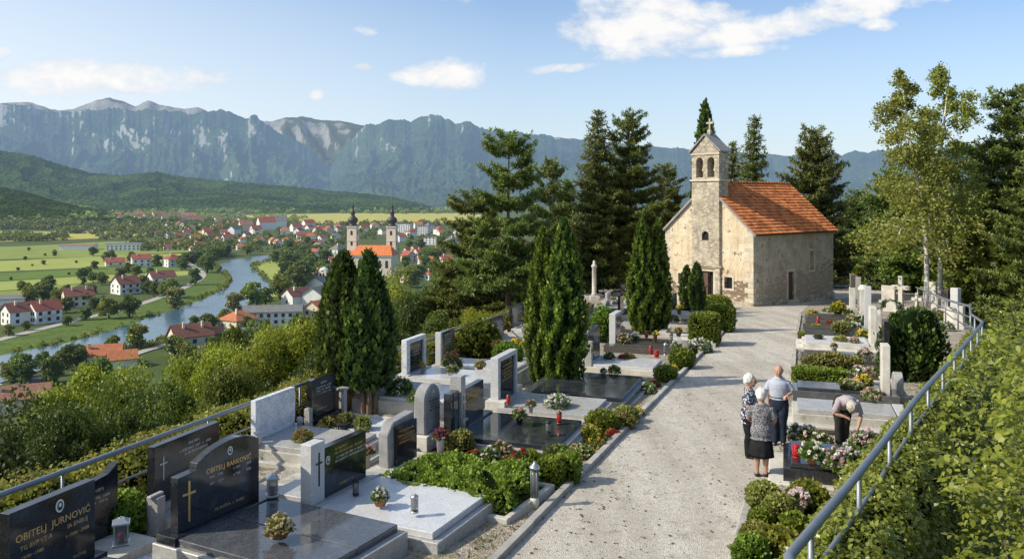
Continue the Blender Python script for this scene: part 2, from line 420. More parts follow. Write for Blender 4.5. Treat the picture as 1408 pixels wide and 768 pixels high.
def flat(name,pts,z,mat,kind='structure'):
    me=bpy.data.meshes.new(name); bm=bmesh.new()
    vs=[bm.verts.new((p[0],p[1],z if z is not None else p[2])) for p in pts]
    bm.faces.new(vs); bmesh.ops.triangulate(bm,faces=bm.faces[:]); bmesh.ops.recalc_face_normals(bm,faces=bm.faces[:])
    if sum(f.normal.z for f in bm.faces)<0: bmesh.ops.reverse_faces(bm,faces=bm.faces[:])
    bm.to_mesh(me); bm.free(); o=link(name,me,mat); o['kind']=kind; return o
def smooth_px(pts,it=2):
    for _ in range(it):
        q=[pts[0]]
        for a,b in zip(pts[:-1],pts[1:]):
            q+= [(a[0]*.75+b[0]*.25,a[1]*.75+b[1]*.25),(a[0]*.25+b[0]*.75,a[1]*.25+b[1]*.75)]
        q.append(pts[-1]); pts=q
    return pts
RIV_L=[(-260,560),(-100,512),(0,489),(60,478),(102,470),(159,453),(217,433),(250,423),(288,408),(309,397),(316,389),(312,381),(299,374),(296,367),(304,361),(329,355.5),(377,350),(420,347)]
RIV_R=[(-160,585),(-40,540),(60,508),(135,484),(206,474),(225,469),(262,453),(300,436),(345,424),(370,409),(375,394),(368,383),(356,374),(347,367),(352,361.5),(379,356),(420,352)]
t=NT('river_water'); c=t.pos()
n1=t.noise(t.mapping(c,(.25,.6,1),(0,0,R(-25))),.5,5,.6); w=t.noise(c,.03,4)
col=t.mix(t.ramp(w,[(.4,0.0),(.65,1.0)]),(.05,.11,.16),(.085,.155,.20))
river=flat('river',[VP(*p) for p in smooth_px(RIV_L)]+[VP(*p) for p in smooth_px(RIV_R)[::-1]],VZ+.25,t.done(t.bsdf(col,.16,t.bump(n1,.35,.3),0,.35),HAZE))
def fieldmat(name,a,b,sc=.05,rot=0.0,stripe=0):
    t=NT(name); c=t.pos(); f=t.noise(c,sc,5,.6); col=t.ramp(f,[(.3,a),(.7,b)])
    col=t.mix(.35,col,t.ramp(t.noise(c,.7,4),[(.3,tuple(x*.55 for x in a)),(.7,tuple(min(1,x*1.3) for x in b))]))
    if stripe:
        w=t.n('ShaderNodeTexWave',wave_type='BANDS',bands_direction='Y'); t.set(w,'Vector',t.mapping(c,(1,1,1),(0,0,rot))); w.inputs['Scale'].default_value=stripe; w.inputs['Distortion'].default_value=1.2
        col=t.mix(t.math('MULTIPLY',w.outputs['Fac'],.4),col,tuple(x*.6 for x in a))
    return t.done(t.bsdf(col,.95,t.bump(t.noise(c,.9,4),.4,.2),0,.1),HAZE)
M['f_green']=fieldmat('f_green',(.17,.21,.045),(.27,.31,.075))
M['f_bright']=fieldmat('f_bright',(.27,.32,.07),(.40,.42,.11),.03,R(8),.06)
M['f_yellow']=fieldmat('f_yellow',(.40,.38,.08),(.54,.47,.13),.02,R(-6),.05)
M['f_dark']=fieldmat('f_dark',(.09,.15,.025),(.17,.235,.04),.04,R(4),.12)
M['bank']=fieldmat('bank',(.05,.09,.018),(.13,.18,.035),.12)
FIELDS=[('f_yellow',.04,[(-160,327),(0,323),(140,317),(330,313),(330,318),(150,327),(-160,338)]),
 ('f_green',.05,[(-200,345),(40,338),(150,332),(255,332),(262,346),(150,352),(-200,362)]),
 ('f_bright',.06,[(-200,364),(20,358),(140,352),(262,348),(268,358),(140,367),(-200,382)]),
 ('f_dark',.07,[(-220,384),(20,375),(140,368),(240,365),(250,372),(140,377),(20,385),(-220,398)]),
 ('f_bright',.08,[(-220,399),(20,386),(140,378),(262,372),(262,378),(130,388),(20,398),(-220,418)]),
 ('f_green',.09,[(-220,420),(20,399),(60,394),(110,391),(80,404),(20,412),(-220,440)]),
 ('f_yellow',.04,[(330,296),(470,293),(640,293),(680,296),(640,306),(480,308),(380,306)]),
 ('f_bright',.03,[(-250,321),(-40,317),(60,318),(120,320),(60,325),(-60,328),(-250,334)])]
for mt,dz,pts in FIELDS: flat('field',[VP(*p) for p in pts],VZ+dz,M[mt])
flat('river_bank',[VP(*p) for p in smooth_px([(-260,540),(0,466),(60,452),(120,438),(180,424),(230,407),(262,393),(280,381),(290,372),(292,366),(300,361)])]+[VP(*p) for p in smooth_px(RIV_L[:15])[::-1]],VZ+.15,M['bank'])
flat('river_meadow',[VP(*p) for p in [(379,357),(352,361.5),(347,367),(356,374),(368,383),(375,394),(371,408),(392,408),(400,392),(396,376),(386,364)]],VZ+.16,M['f_bright'])
M['lane']=weathered('lane',(.42,.39,.34),(.30,.27,.22),.95,.05,None,2,HAZE)
M['asphalt']=weathered('asphalt',(.13,.13,.135),(.08,.08,.08),.95,.1,None,3,HAZE)
def road(px,w,z,mat):
    pts=[VP(*p) for p in smooth_px(px)]; L=[];Rr=[]
    for i,p in enumerate(pts):
        d=(pts[min(i+1,len(pts)-1)]-pts[max(i-1,0)]); d.z=0; d.normalize(); nrm=Vector((-d.y,d.x,0))
        L.append(p+nrm*w/2); Rr.append(p-nrm*w/2)
    P=np.array([[(*q.xy,z) for q in L],[(*q.xy,z) for q in Rr]]); 
    o=link('lane',grid_mesh('lane',P),mat); o['kind']='structure'
road([(-260,545),(-60,484),(0,467),(60,452),(120,437),(180,423),(230,406),(262,392),(281,380),(274,371),(258,362),(250,352)],5.0,VZ+.3,M['lane'])
road([(150,500),(200,482),(232,474),(262,460)],4,VZ+.3,M['lane'])
road([(-60,552),(10,538),(50,522),(75,514)],6,VZ+.32,M['asphalt'])

# hills and mountains, each a worn ridge with spurs
def ridge(name,prof,yc,yf,base,mat,n=520,m=90,spur=55.,depth=.35,crag=0.0,seed=1,shape=.9,x0=-260,x1=1700,bumps=0,fine=1.0):
    px=np.linspace(x0,x1,n); P=np.array(prof,float); py=np.interp(px,P[:,0],P[:,1])
    jag=(fbm(px/16,px*0+3,4,seed)*5+fbm(px/5,px*0+9,3,seed+4)*2)*crag
    py=py-jag
    tt=np.concatenate([np.linspace(0,1,m),[1.06,1.15,1.3]])
    PX,TT=np.meshgrid(px,tt)
    Y=yf+(yc-yf)*TT+ (fbm(PX/130,TT*0,3,seed+20))*0.10*(yc-yf)
    zc_=CZ-(np.interp(PX,px,py)-HY)/FPX*Y
    X=(PX-HX)/FPX*Y
    warp=fbm(X/900*6500/yc,Y/900*6500/yc,3,seed+7)
    rd=1-np.abs(pnoise(PX/spur+warp*.9+TT*.5,TT*1.3+seed,seed)) 
    rd2=1-np.abs(pnoise(PX/(spur*.37)+warp*1.2-TT*.3,TT*2.6+4,seed+3))
    rd3=fbm(X*14/yc*3,Y*14/yc*3,4,seed+11)
    env=np.sin(np.pi*np.clip(TT,0,1))**.75
    rd4=fbm(PX/11+warp*3,TT*9+warp*2,4,seed+17,ridge=True)*fine
    h=np.clip(TT,0,1)**shape
    h=h*(1-env*(depth*(1-rd)*1.75+depth*.55*(1-rd2)))+env*(rd3*.05+rd4*.06)
    h=np.where(TT>1,1-(TT-1)*1.6,h)
    Z=base+(zc_-base)*np.clip(h,0,None)
    # keep everything in front under the line of sight to the crest
    lim=CZ-(np.interp(PX,px,py)-HY)/FPX*Y
    Z=np.where(TT<1,np.minimum(Z,base+(lim-base)*.985+0*Z),Z)
    if bumps: Z=Z+bumps*(fbm(X/22,Y/22,2,seed+30))*np.clip(TT*8,0,1)
    o=link(name,grid_mesh(name,np.stack([X,Y,Z],-1)),mat); o['kind']='structure'; return o
def mtnmat(name,forest_a,forest_b,rock_a,rock_b,sc,haze,r0,r1,zlo,zhi,patch=(.10,.13,.035)):
    t=NT(name); c=t.pos(); g=t.n('ShaderNodeNewGeometry'); sx=t.n('ShaderNodeSeparateXYZ'); t.set(sx,'Vector',g.outputs['Normal'])
    pz=t.n('ShaderNodeSeparateXYZ'); t.set(pz,'Vector',c)
    tree=t.voro(c,sc); fo=t.ramp(tree,[(.1,forest_b),(.75,forest_a)])
    fo=t.mix(t.ramp(t.noise(c,sc*.07,6,.65),[(.42,0.0),(.62,.8)]),fo,patch)
    fo=t.mix(t.ramp(t.noise(c,sc*.025,5,.65),[(.45,0.0),(.6,.55)]),fo,tuple(x*.6 for x in forest_a))
    ro=t.ramp(t.noise(t.mapping(c,(1,1,.45)),sc*.35,8,.75),[(.3,rock_a),(.66,rock_b)])
    st=t.math('SUBTRACT',1.0,sx.outputs['Z'])
    hz=t.n('ShaderNodeMapRange'); t.set(hz,'Value',pz.outputs['Z']); hz.inputs['From Min'].default_value=zlo; hz.inputs['From Max'].default_value=zhi
    f=t.math('ADD',t.math('MULTIPLY',st,1.15),t.math('MULTIPLY',hz.outputs[0],.45)); f=t.math('ADD',f,t.math('MULTIPLY',t.math('SUBTRACT',t.noise(c,sc*.09,7,.75),.5),1.3)); f=t.math('ADD',f,t.math('MULTIPLY',t.math('SUBTRACT',t.noise(c,sc*.018,4,.6),.52),2.2))
    col=t.mix(t.ramp(f,[(r0,0.0),(r0+(r1-r0)*.35,.85),(r1,1.0)]),fo,ro)
    h=t.math('ADD',t.math('MULTIPLY',tree,-1.0),t.math('MULTIPLY',t.noise(c,sc*.12,6,.7),3.0))
    return t.done(t.bsdf(col,1,t.bump(h,.8,10),0,0),haze)
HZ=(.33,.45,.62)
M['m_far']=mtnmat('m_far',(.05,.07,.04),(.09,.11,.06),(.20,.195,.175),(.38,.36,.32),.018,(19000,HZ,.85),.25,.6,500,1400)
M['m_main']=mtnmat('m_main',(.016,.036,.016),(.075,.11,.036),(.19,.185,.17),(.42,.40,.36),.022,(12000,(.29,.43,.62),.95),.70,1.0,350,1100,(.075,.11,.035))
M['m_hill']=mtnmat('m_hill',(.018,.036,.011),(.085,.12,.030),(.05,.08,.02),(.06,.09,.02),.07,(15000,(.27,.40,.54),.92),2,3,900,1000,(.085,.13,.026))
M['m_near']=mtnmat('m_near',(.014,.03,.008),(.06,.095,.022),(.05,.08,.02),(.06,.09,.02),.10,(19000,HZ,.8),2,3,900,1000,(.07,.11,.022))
FAR=[(-300,152),(-100,150),(0,142),(40,140),(60,147),(80,152),(100,150),(130,139),(150,134),(170,140),(187,146),(205,138),(225,145),(252,150),(272,147),(290,156),(340,172),(366,167),(395,162),(415,160),(440,165),(470,166),(500,173),(560,175),(640,180),(760,188),(900,202),(1100,215),(1300,214),(1700,210)]
MAIN=[(-300,165),(-60,150),(0,143),(30,144),(52,148),(80,154),(120,152),(160,149),(200,152),(235,151),(252,156),(280,155),(305,150),(322,156),(337,163),(350,157),(366,170),(382,182),(400,190),(428,205),(444,226),(455,228),(468,208),(480,194),(492,181),(506,172),(522,168),(550,164),(566,167),(578,160),(592,157),(606,160),(625,169),(645,166),(660,176),(682,181),(710,181),(732,186),(745,182),(765,192),(790,191),(830,201),(870,206),(910,204),(930,203),(950,207),(985,213),(1050,216),(1100,214),(1150,211),(1190,208),(1300,202),(1500,190),(1700,188)]
HILL=[(-300,190),(-100,200),(0,207),(40,212),(80,225),(125,238),(165,241),(215,236),(255,243),(300,248),(330,250),(400,256),(450,262),(500,266),(540,271),(575,279),(605,288),(640,295),(760,300),(1000,300),(1700,300)]
NEARH=[(-300,240),(-60,250),(0,257),(30,262),(70,274),(110,284),(150,290),(200,297),(260,303),(320,307),(420,310),(1700,312)]
ridge('mountain_far',FAR,14500,12000,60,M['m_far'],m=40,depth=.28,spur=34,crag=.5,seed=2)
ridge('mountain_range',MAIN,10000,5400,-45,M['m_main'],n=1400,m=260,depth=.40,spur=84,crag=1.35,seed=5,shape=1.35)
ridge('wooded_hill',HILL,4700,3000,VZ-2,M['m_hill'],n=1000,m=150,depth=.26,spur=85,seed=9,shape=.8,bumps=9,fine=.25)
ridge('wooded_foothill',NEARH,2700,1760,VZ-1,M['m_near'],n=700,m=60,depth=.2,spur=80,seed=13,shape=.7,bumps=6,fine=.2)

# ------------------------------------------------------------------ sky, sun, camera
SUN=Vector((-.973,-.23,0)).normalized()*math.cos(R(37))+Vector((0,0,math.sin(R(37))))
w=bpy.data.worlds.new('World'); scene.world=w; w.use_nodes=True; nt=w.node_tree; nt.nodes.clear()
class WT(NT):
    def __init__(s,tree): s.t=tree
wt=WT(nt)
sky=nt.nodes.new('ShaderNodeTexSky'); sky.sky_type='NISHITA'; sky.sun_disc=False
sky.sun_elevation=R(37); sky.sun_rotation=math.atan2(SUN.x,SUN.y); sky.altitude=300; sky.air_density=1.0; sky.dust_density=1.6; sky.ozone_density=1.2
d=wt.coord('Generated'); sp=wt.n('ShaderNodeSeparateXYZ'); wt.set(sp,'Vector',d)
yy=wt.math('MAXIMUM',sp.outputs['Y'],.05)
az=wt.math('DIVIDE',sp.outputs['X'],yy); el=wt.math('DIVIDE',sp.outputs['Z'],yy)
cb=wt.n('ShaderNodeCombineXYZ'); wt.set(cb,'X',az); wt.set(cb,'Y',wt.math('MULTIPLY',el,1.7))
nz=wt.noise(cb.outputs[0],13,10,.60,.25); nz2=wt.noise(cb.outputs[0],44,7,.6)
#   where the clouds stand: azimuth, elevation (tangents), half sizes, tilt, density
CL=[(75,106,78,26,.02,1.0),(175,106,105,21,.05,1.0),(592,106,46,13,0,1.0),(625,102,42,20,0,1.05),(878,44,98,40,.12,1.0),(900,6,110,20,.1,.85),(1090,32,185,20,-.20,.95),(1000,72,75,9,-.1,.8),(1205,34,24,9,0,.85),(1180,3,110,13,-.1,.75),(434,131,13,8,0,.85),(500,92,16,6,0,.7),(500,42,16,7,0,.6),(768,94,42,7,-.1,.72),(-5,74,24,12,0,.9),(700,-60,320,50,0,.8)]
tot=None
for px,py,rx,ry,tilt,den in CL:
    a0=(px-HX)/FPX; e0=(HY-py)/FPX; rx=rx/FPX; ry=ry/FPX
    dx=wt.math('SUBTRACT',az,a0); dy=wt.math('SUBTRACT',el,e0); dy=wt.math('SUBTRACT',dy,wt.math('MULTIPLY',dx,-tilt))
    q=wt.math('ADD',wt.math('POWER',wt.math('ABSOLUTE',wt.math('DIVIDE',dx,rx)),2.0),wt.math('POWER',wt.math('ABSOLUTE',wt.math('DIVIDE',dy,ry)),2.0))
    v=wt.math('MULTIPLY',wt.math('SUBTRACT',1.0,wt.math('MULTIPLY',q,.62)),den)
    v=wt.math('MAXIMUM',v,-.6)
    tot=v if tot is None else wt.math('MAXIMUM',tot,v)
f=wt.math('ADD',tot,wt.math('MULTIPLY',wt.math('SUBTRACT',nz,.5),2.9)); f=wt.math('ADD',f,wt.math('MULTIPLY',wt.math('SUBTRACT',nz2,.5),.8))
mask=wt.ramp(f,[(.16,0.0),(.45,.45),(.80,.85),(1.0,.96)])
# cloud body: shading painted in by density and noise, grey to bright
shade=wt.noise(cb.outputs[0],21,7,.6)
cc=wt.ramp(wt.math('ADD',wt.math('MULTIPLY',f,.4),wt.math('MULTIPLY',shade,.75)),[(.36,(4.2,4.5,5.0)),(.56,(5.5,5.55,5.7)),(.8,(6.3,6.2,6.05))])
skc=wt.mix(1.0,sky.outputs[0],(.80,.96,1.13),'MULTIPLY')
# thin haze low down and toward the sun
hz=wt.math('MULTIPLY',wt.ramp(el,[(0.0,.86),(.09,.50),(.27,.05)]),1.0)
lft=wt.ramp(wt.math('ADD',wt.math('MULTIPLY',az,.8),.5),[(0.0,.5),(.5,0.0)])
hz=wt.math('ADD',hz,lft,True)
skc=wt.mix(hz,skc,(5.3,5.85,6.3))
fin=wt.mix(mask,skc,cc)
bg=nt.nodes.new('ShaderNodeBackground'); bg.inputs['Strength'].default_value=.16; nt.links.new(fin,bg.inputs['Color'])
ow=nt.nodes.new('ShaderNodeOutputWorld'); nt.links.new(bg.outputs[0],ow.inputs['Surface'])
sl=bpy.data.lights.new('sun','SUN'); sl.energy=5.0; sl.angle=R(.5); sl.color=(1,.925,.77)
so=bpy.data.objects.new('sun',sl); COL.objects.link(so); so.rotation_euler=SUN.to_track_quat('Z','Y').to_euler(); so.location=(-30,-10,40)
cam=bpy.data.cameras.new('camera'); co=bpy.data.objects.new('camera',cam); COL.objects.link(co); scene.camera=co
co.location=(0,0,CZ); co.rotation_euler=(R(90),0,0); cam.sensor_width=36; cam.lens=36*FPX/1408; cam.shift_y=-(384-HY)/1408; cam.clip_end=40000; cam.clip_start=.1
scene.view_settings.view_transform='Standard'; scene.view_settings.look='None'; scene.view_settings.exposure=0; scene.view_settings.gamma=1
scene.render.engine='CYCLES'; cy=scene.cycles; cy.max_bounces=6; cy.diffuse_bounces=3; cy.glossy_bounces=3; cy.transmission_bounces=3; cy.transparent_max_bounces=8; cy.use_denoising=True; cy.caustics_reflective=False; cy.caustics_refractive=False; cy.sample_clamp_indirect=6
try: cy.denoiser='OPENIMAGEDENOISE'
except Exception: pass
try:
    w.cycles.sampling_method='MANUAL'; w.cycles.sample_map_resolution=512
except Exception: pass
# ------------------------------------------------------------------ plants
def inst(parts, name, loc, rz=0.0, sc=1.0, label=None, cat=None, group=None, tilt=(0,0)):
    "a thing made of shared part meshes; each part: (name, mesh, material)"
    e=empty(name, loc, rz, label, cat, group); e.scale=(sc,sc,sc) if not isinstance(sc,(tuple,list)) else sc
    e.rotation_euler=(tilt[0],tilt[1],rz)
    for pn,me,mt in parts:
        o=bpy.data.objects.new(pn,me); COL.objects.link(o); o.parent=e
        if not me.materials: me.materials.append(mt)
        elif me.materials[0]!=mt:
            o.material_slots[0].link='OBJECT'; o.material_slots[0].material=mt
    return e
def broad(h=8., rx=3.2, crown0=.22, ncl=26, nleaf=2400, ls=.3, seed=1, flat=1.0, rough=.9, trunk_r=.16, core=True):
    g=np.random.default_rng(seed); cz=h*(crown0+1)/2; hz=h*(1-crown0)/2
    C=unit(g.normal(size=(ncl,3)))*(g.random((ncl,1))**.4)*.72
    C[:,2]*=1.0; cr=(.20+.20*g.random(ncl))
    c3=C*np.array([rx,rx,hz*.95])+np.array([0,0,cz]); c3[:,2]-= .12*hz*(np.hypot(C[:,0],C[:,1]))
    k=g.integers(0,ncl,nleaf); d=unit(g.normal(size=(nleaf,3))); d[:,2]=np.where(d[:,2]<-.35,-d[:,2],d[:,2])
    rr=(1-.38*g.random(nleaf)**2.0); lum=1+.22*np.sin(d[:,0]*9+k)+.15*np.sin(d[:,1]*13+2*k)
    P=c3[k]+d*(cr[k]*rr*lum)[:,None]*np.array([rx,rx,rx*.85*flat])
    D=unit(d*.8+g.normal(size=(nleaf,3))*.8+np.array([0,0,-.15])); N=unit(d+g.normal(size=(nleaf,3))*.42)
    hgt=(P[:,2]-h*crown0)/(h*(1-crown0)); out=np.linalg.norm((P-np.array([0,0,cz]))/np.array([rx,rx,hz]),axis=1)
    sh=-.12+.34*np.clip(out,0,1.2)*rr+.16*hgt+.38*(g.random(ncl)[k]-.25)+.10*d[:,2]+.28*g.random(nleaf)  # inner and lower leaves darker: crown shade painted per leaf
    S=ls*(.6+.8*g.random(nleaf))
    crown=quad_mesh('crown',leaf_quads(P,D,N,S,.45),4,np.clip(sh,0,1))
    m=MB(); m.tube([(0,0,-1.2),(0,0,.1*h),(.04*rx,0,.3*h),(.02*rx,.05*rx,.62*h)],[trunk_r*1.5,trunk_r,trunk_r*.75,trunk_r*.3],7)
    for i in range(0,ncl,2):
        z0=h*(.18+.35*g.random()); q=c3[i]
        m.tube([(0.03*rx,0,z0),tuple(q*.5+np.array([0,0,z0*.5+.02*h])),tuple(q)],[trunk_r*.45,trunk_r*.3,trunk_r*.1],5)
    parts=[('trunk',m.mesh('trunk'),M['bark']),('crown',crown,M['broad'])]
    return parts
def columnar(h, r, z0=.05, n=5000, ls=.16, seed=1, peak=.30, lobes=7, spires=1, mat='cypress', spread=.0, lump=.24, trunk=None, tipp=.72):
    g=np.random.default_rng(seed); Ps=[];Ds=[];Ns=[];Sh=[]; core=MB()
    for s in range(spires):
        a=2*math.pi*s/max(spires,1)+.6; ox,oy=(spread*math.cos(a),spread*math.sin(a)) if spires>1 else (0,0)
        hh=h*(1-.12*g.random()) if s else h; rr=r*(.62 if spires>1 else 1); nn=n//spires
        def R_(t): 
            t=np.clip(t,0,1); lo=np.clip(t/peak,0,1); return rr*(np.where(t<peak,.62+.38*np.sin(lo*math.pi/2),np.clip(1-((t-peak)/(1-peak))**1.55,0,1)**tipp))
        tt=g.random(nn*3); keep=g.random(nn*3)<(R_(tt)/rr*.85+.12); tt=tt[keep][:nn]; nn=len(tt)
        an=g.random(nn)*2*math.pi; z=h*z0+tt*(hh-h*z0)
        lp=1-lump*.5+lump*(np.sin(an*lobes+3*np.sin(z*2.1+s)+s)*.45+pnoise(an*2.6+s*9,z*1.8/ max(.6,r),3+s)*.9+pnoise(an*6,z*5/max(.6,r),8)*.45)
        dep=g.random(nn)**2.4*.26; dep=dep-.22*(g.random(nn)<.035)*g.random(nn)
        rad=R_(tt)*(lp-dep)+.02
        c=np.cos(an); sn=np.sin(an); lean=(tt*.6)
        P=np.stack([ox*(1-tt*.55)+rad*c, oy*(1-tt*.55)+rad*sn, z],1)
        O=np.stack([c,sn,np.zeros(nn)],1)
        D=unit(O*.45+np.array([0,0,1.])+g.normal(size=(nn,3))*.33); N=unit(O+g.normal(size=(nn,3))*.45+np.array([0,0,.2]))
        Ps.append(P-D*ls*.3);Ds.append(D);Ns.append(N); Sh.append(np.clip(.18+ (lp-1)*2.2 -dep*1.6+.42*g.random(nn)+.08,0,1))  # leaves in flutes and deep inside darkened, painted occlusion
        prof=[(max(.01,float(R_(np.array(q)))*.74),h*z0+q*(hh-h*z0)) for q in np.linspace(0.01,.97,14)]
        core.lathe(prof,10,c=(ox*.75,oy*.75))  # solid dark core added to block see-through, not a real branch
    P=np.concatenate(Ps);D=np.concatenate(Ds);N=np.concatenate(Ns);sh=np.concatenate(Sh)
    S=ls*(.6+.8*g.random(len(P)))
    m=MB()
    if trunk:
        k,tr,th,sp=trunk
        for i in range(k):
            a=2*math.pi*i/k+.4; rr=tr*(.8+.5*g.random())
            m.tube([(sp*.55*math.cos(a),sp*.55*math.sin(a),-.2),(sp*.7*math.cos(a),sp*.7*math.sin(a),th*.5),(sp*1.15*math.cos(a),sp*1.15*math.sin(a),th*1.25)],[rr*1.25,rr,rr*.75],7)
    else: m.tube([(0,0,-.2),(0,0,h*z0+.4)],[r*.22,r*.16],8)
    return [('trunk',m.mesh('trunk'),M['bark_cyp']),('dark_core',core.mesh('dark_core'),M['core']),('crown',quad_mesh('crown',leaf_quads(P,D,N,S,.30),4,sh),M[mat])]
def conifer(h, rb, c0=.2, whorls=22, per=6, tuft=.30, seed=1, droop=-.1, mat='pine', power=.85, trunk_r=.2, fine=9, irregular=.35, flatpad=.35, bare=.25, bark='bark_pine', round_top=False):
    g=np.random.default_rng(seed); Ps=[];Ds=[];Ns=[];Sh=[]; m=MB()
    bend=g.normal()*.02*h
    def ax(z): q=z/h; return np.array([bend*math.sin(q*2.2),bend*.6*math.sin(q*3+1),z])
    m.tube([tuple(ax(h*q)) for q in (0,.15,.35,.55,.75,.9,.99)]if True else [],[trunk_r*1.15,trunk_r,trunk_r*.85,trunk_r*.62,trunk_r*.38,trunk_r*.18,.02],8)
    m.tube([(0,0,-1.5),(0,0,.1)],[trunk_r*1.35,trunk_r*1.15],8)
    for wv in range(whorls):
        q=(wv+.5*g.random())/whorls; z=h*(c0+(1-c0)*q)
        env=(1-q)**power
        if round_top: env=math.sqrt(max(0,1-(q*1.02)**2.4))*(.55+.45*min(1,q*3+.3))
        npb=max(3,int(per*(.55+.5*env)+g.random()))
        a0=g.random()*6.3
        for b in range(npb):
            a=a0+2*math.pi*b/npb+g.normal()*.25
            L=rb*env*(1-irregular+irregular*1.5*g.random())+.08*rb
            up=droop+ .55*q + g.normal()*.08
            base=ax(z); dirv=np.array([math.cos(a),math.sin(a),0.])
            npt=max(3,int(L/(tuft*.62))); s=np.linspace(bare if L>.35*rb else .1,1,npt)
            pts=base+np.outer(s*L,dirv)+np.outer(L*(up*s+ .16*s*s),[0,0,1])
            if L>.3*rb: m.tube([tuple(base),tuple(base+(pts[-1]-base)*.5+np.array([0,0,-.02*L])),tuple(pts[-1])],[trunk_r*.20*(1-q*.6),trunk_r*.13*(1-q*.6),.01],4)
            side=np.array([-dirv[1],dirv[0],0])
            for i in range(npt):
                wdt=L*.34*math.sin(math.pi*min(1,.25+.75*s[i]))*(1 if s[i]<.95 else .5)
                nt_=max(2,int(2+wdt/(tuft*.45)))
                off=(g.random(nt_)*2-1)*wdt
                cen=pts[i]+np.outer(off,side)+np.stack([g.normal(size=nt_)*tuft*.25,g.normal(size=nt_)*tuft*.25,g.normal(size=nt_)*tuft*flatpad-np.abs(off)*.12],1)
                for cc in cen:
                    k=fine; d=unit(g.normal(size=(k,3))+dirv*.75+np.array([0,0,.35]))
                    Ps.append(np.repeat(cc[None],k,0)); Ds.append(d); Ns.append(unit(g.normal(size=(k,3))*.6+np.array([0,0,1.])))
                    Sh.append(np.clip(.12+.42*s[i]*(.6+.4*q)+.25*(d[:,2])+.25*g.random(k),0,1))  # outer and upward needles lighter: light and inner shade put into the colour
    P=np.concatenate(Ps);D=np.concatenate(Ds);N=np.concatenate(Ns);sh=np.concatenate(Sh)
    S=tuft*(.6+.7*g.random(len(P)))
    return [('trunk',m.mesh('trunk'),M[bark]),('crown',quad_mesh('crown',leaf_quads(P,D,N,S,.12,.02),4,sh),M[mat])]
def birch(h,seed,lean=0.0,spread=4.0,n=17000,ls=.135):
    g=np.random.default_rng(seed); m=MB(); Ps=[];Ds=[];Sh=[]
    def ax(q): return np.array([lean*h*q*(.6+.4*q)+.16*math.sin(q*6+seed), .14*math.sin(q*5+2*seed), h*q])
    qs=np.linspace(0,.97,12); m.tube([tuple(ax(q)) for q in qs],[.15*(1-q)**.75+.013 for q in qs],8); m.tube([(0,0,-.6),(0,0,.05)],[.24,.17],8)
    nb=46
    for i in range(nb):
        q=.22+.76*(i+g.random())/nb; a=g.random()*6.283; L=spread*(1-q*.72)*(.55+.7*g.random())*(1 if q<.85 else .7)
        b=ax(q); d=np.array([math.cos(a),math.sin(a),.75]); d/=np.linalg.norm(d)
        p1=b+d*L*.45; p2=p1+np.array([math.cos(a)*.75,math.sin(a)*.75,.1])*L*.42; p3=p2+np.array([math.cos(a)*.35,math.sin(a)*.35,-.55])*L*.4
        r0=.045*(1-q)+.012; m.tube([tuple(b),tuple(p1),tuple(p2),tuple(p3)],[r0,r0*.7,r0*.4,.005],5)
        ns=int(n/nb/9*(.5+.9*(1-q)))+3
        for s in range(ns):
            u=g.random(); st=(p1+(p2-p1)*(.35+.65*u)) if g.random()<.5 else (p2+(p3-p2)*u)
            st=st+g.normal(size=3)*.16*L*np.array([1,1,.5]); ln=(.25+.75*g.random())*(.35+.85*(1-q)); k=9
            tt=g.random(k); pp=st+np.outer(tt*ln,[math.cos(a)*.12,math.sin(a)*.12,-1])+g.normal(size=(k,3))*.09
            Ps.append(pp); Ds.append(unit(g.normal(size=(k,3))*.7+np.array([0,0,-.8]))); Sh.append(np.clip(.25+.3*g.random(k)+.35*g.random()+.1*np.ones(k)*(1-q),0,1))
    P=np.concatenate(Ps);D=np.concatenate(Ds);sh=np.concatenate(Sh); N=rdir(len(P))
    return [('trunk',m.mesh('trunk'),M['bark_birch']),('crown',quad_mesh('crown',leaf_quads(P,D,N,ls*(.6+.7*g.random(len(P))),.5),4,sh),M['birch_leaf'])]
def leaf6(P,D,N,S,ratio=.40,fold=.10,curl=.12):
    D=unit(D); Wd=unit(np.cross(D,N)); Nn=np.cross(Wd,D); s=S[:,None]
    def q(a,b,c): return P+D*s*a+Wd*s*b+Nn*s*c
    return np.stack([q(0,0,0),q(.22,ratio*.82,fold),q(.58,ratio*.8,fold*.6-curl*.3),q(1,0,-curl),q(.58,-ratio*.8,fold*.6-curl*.3),q(.22,-ratio*.82,fold)],1)
def ball_shrub(rx,ry,rz,n,ls,seed,lump=.14,core=.82,mat='box_leaf',dome=False,name='shrub'):
    g=np.random.default_rng(seed); d=unit(g.normal(size=(n,3)))
    if dome: d[:,2]=np.abs(d[:,2])*1.0
    lp=1+lump*(pnoise(d[:,0]*3+seed,d[:,1]*3+d[:,2]*2,seed%9)*.9+pnoise(d[:,0]*7,d[:,2]*7+d[:,1]*5,seed%7)*.5)-.2*g.random(n)**2.5
    sc=np.array([rx,ry,rz]); P=d*sc*lp[:,None]+np.array([0,0,0 if dome else rz*.92])
    D=unit(d*.7+g.normal(size=(n,3))*.6+np.array([0,0,.35])); N=unit(d+g.normal(size=(n,3))*.5)
    sh=np.clip(.30+1.4*(lp-1)+.18*d[:,2]+.42*g.random(n)-.1,0,1)  # hollows darker, top lighter: shading put into the leaf colour
    m=MB(); m.ball((0,0,0 if dome else rz*.92),(rx*core,ry*core,rz*core),0,12,8)  # dark solid added inside to close the gaps between leaves
    return [('dark_core',m.mesh('dark_core'),M['core']),('leaf_cover',quad_mesh('leaf_cover',leaf_quads(P,D,N,ls*(.6+.8*g.random(n)),.42),4,sh),M[mat])]
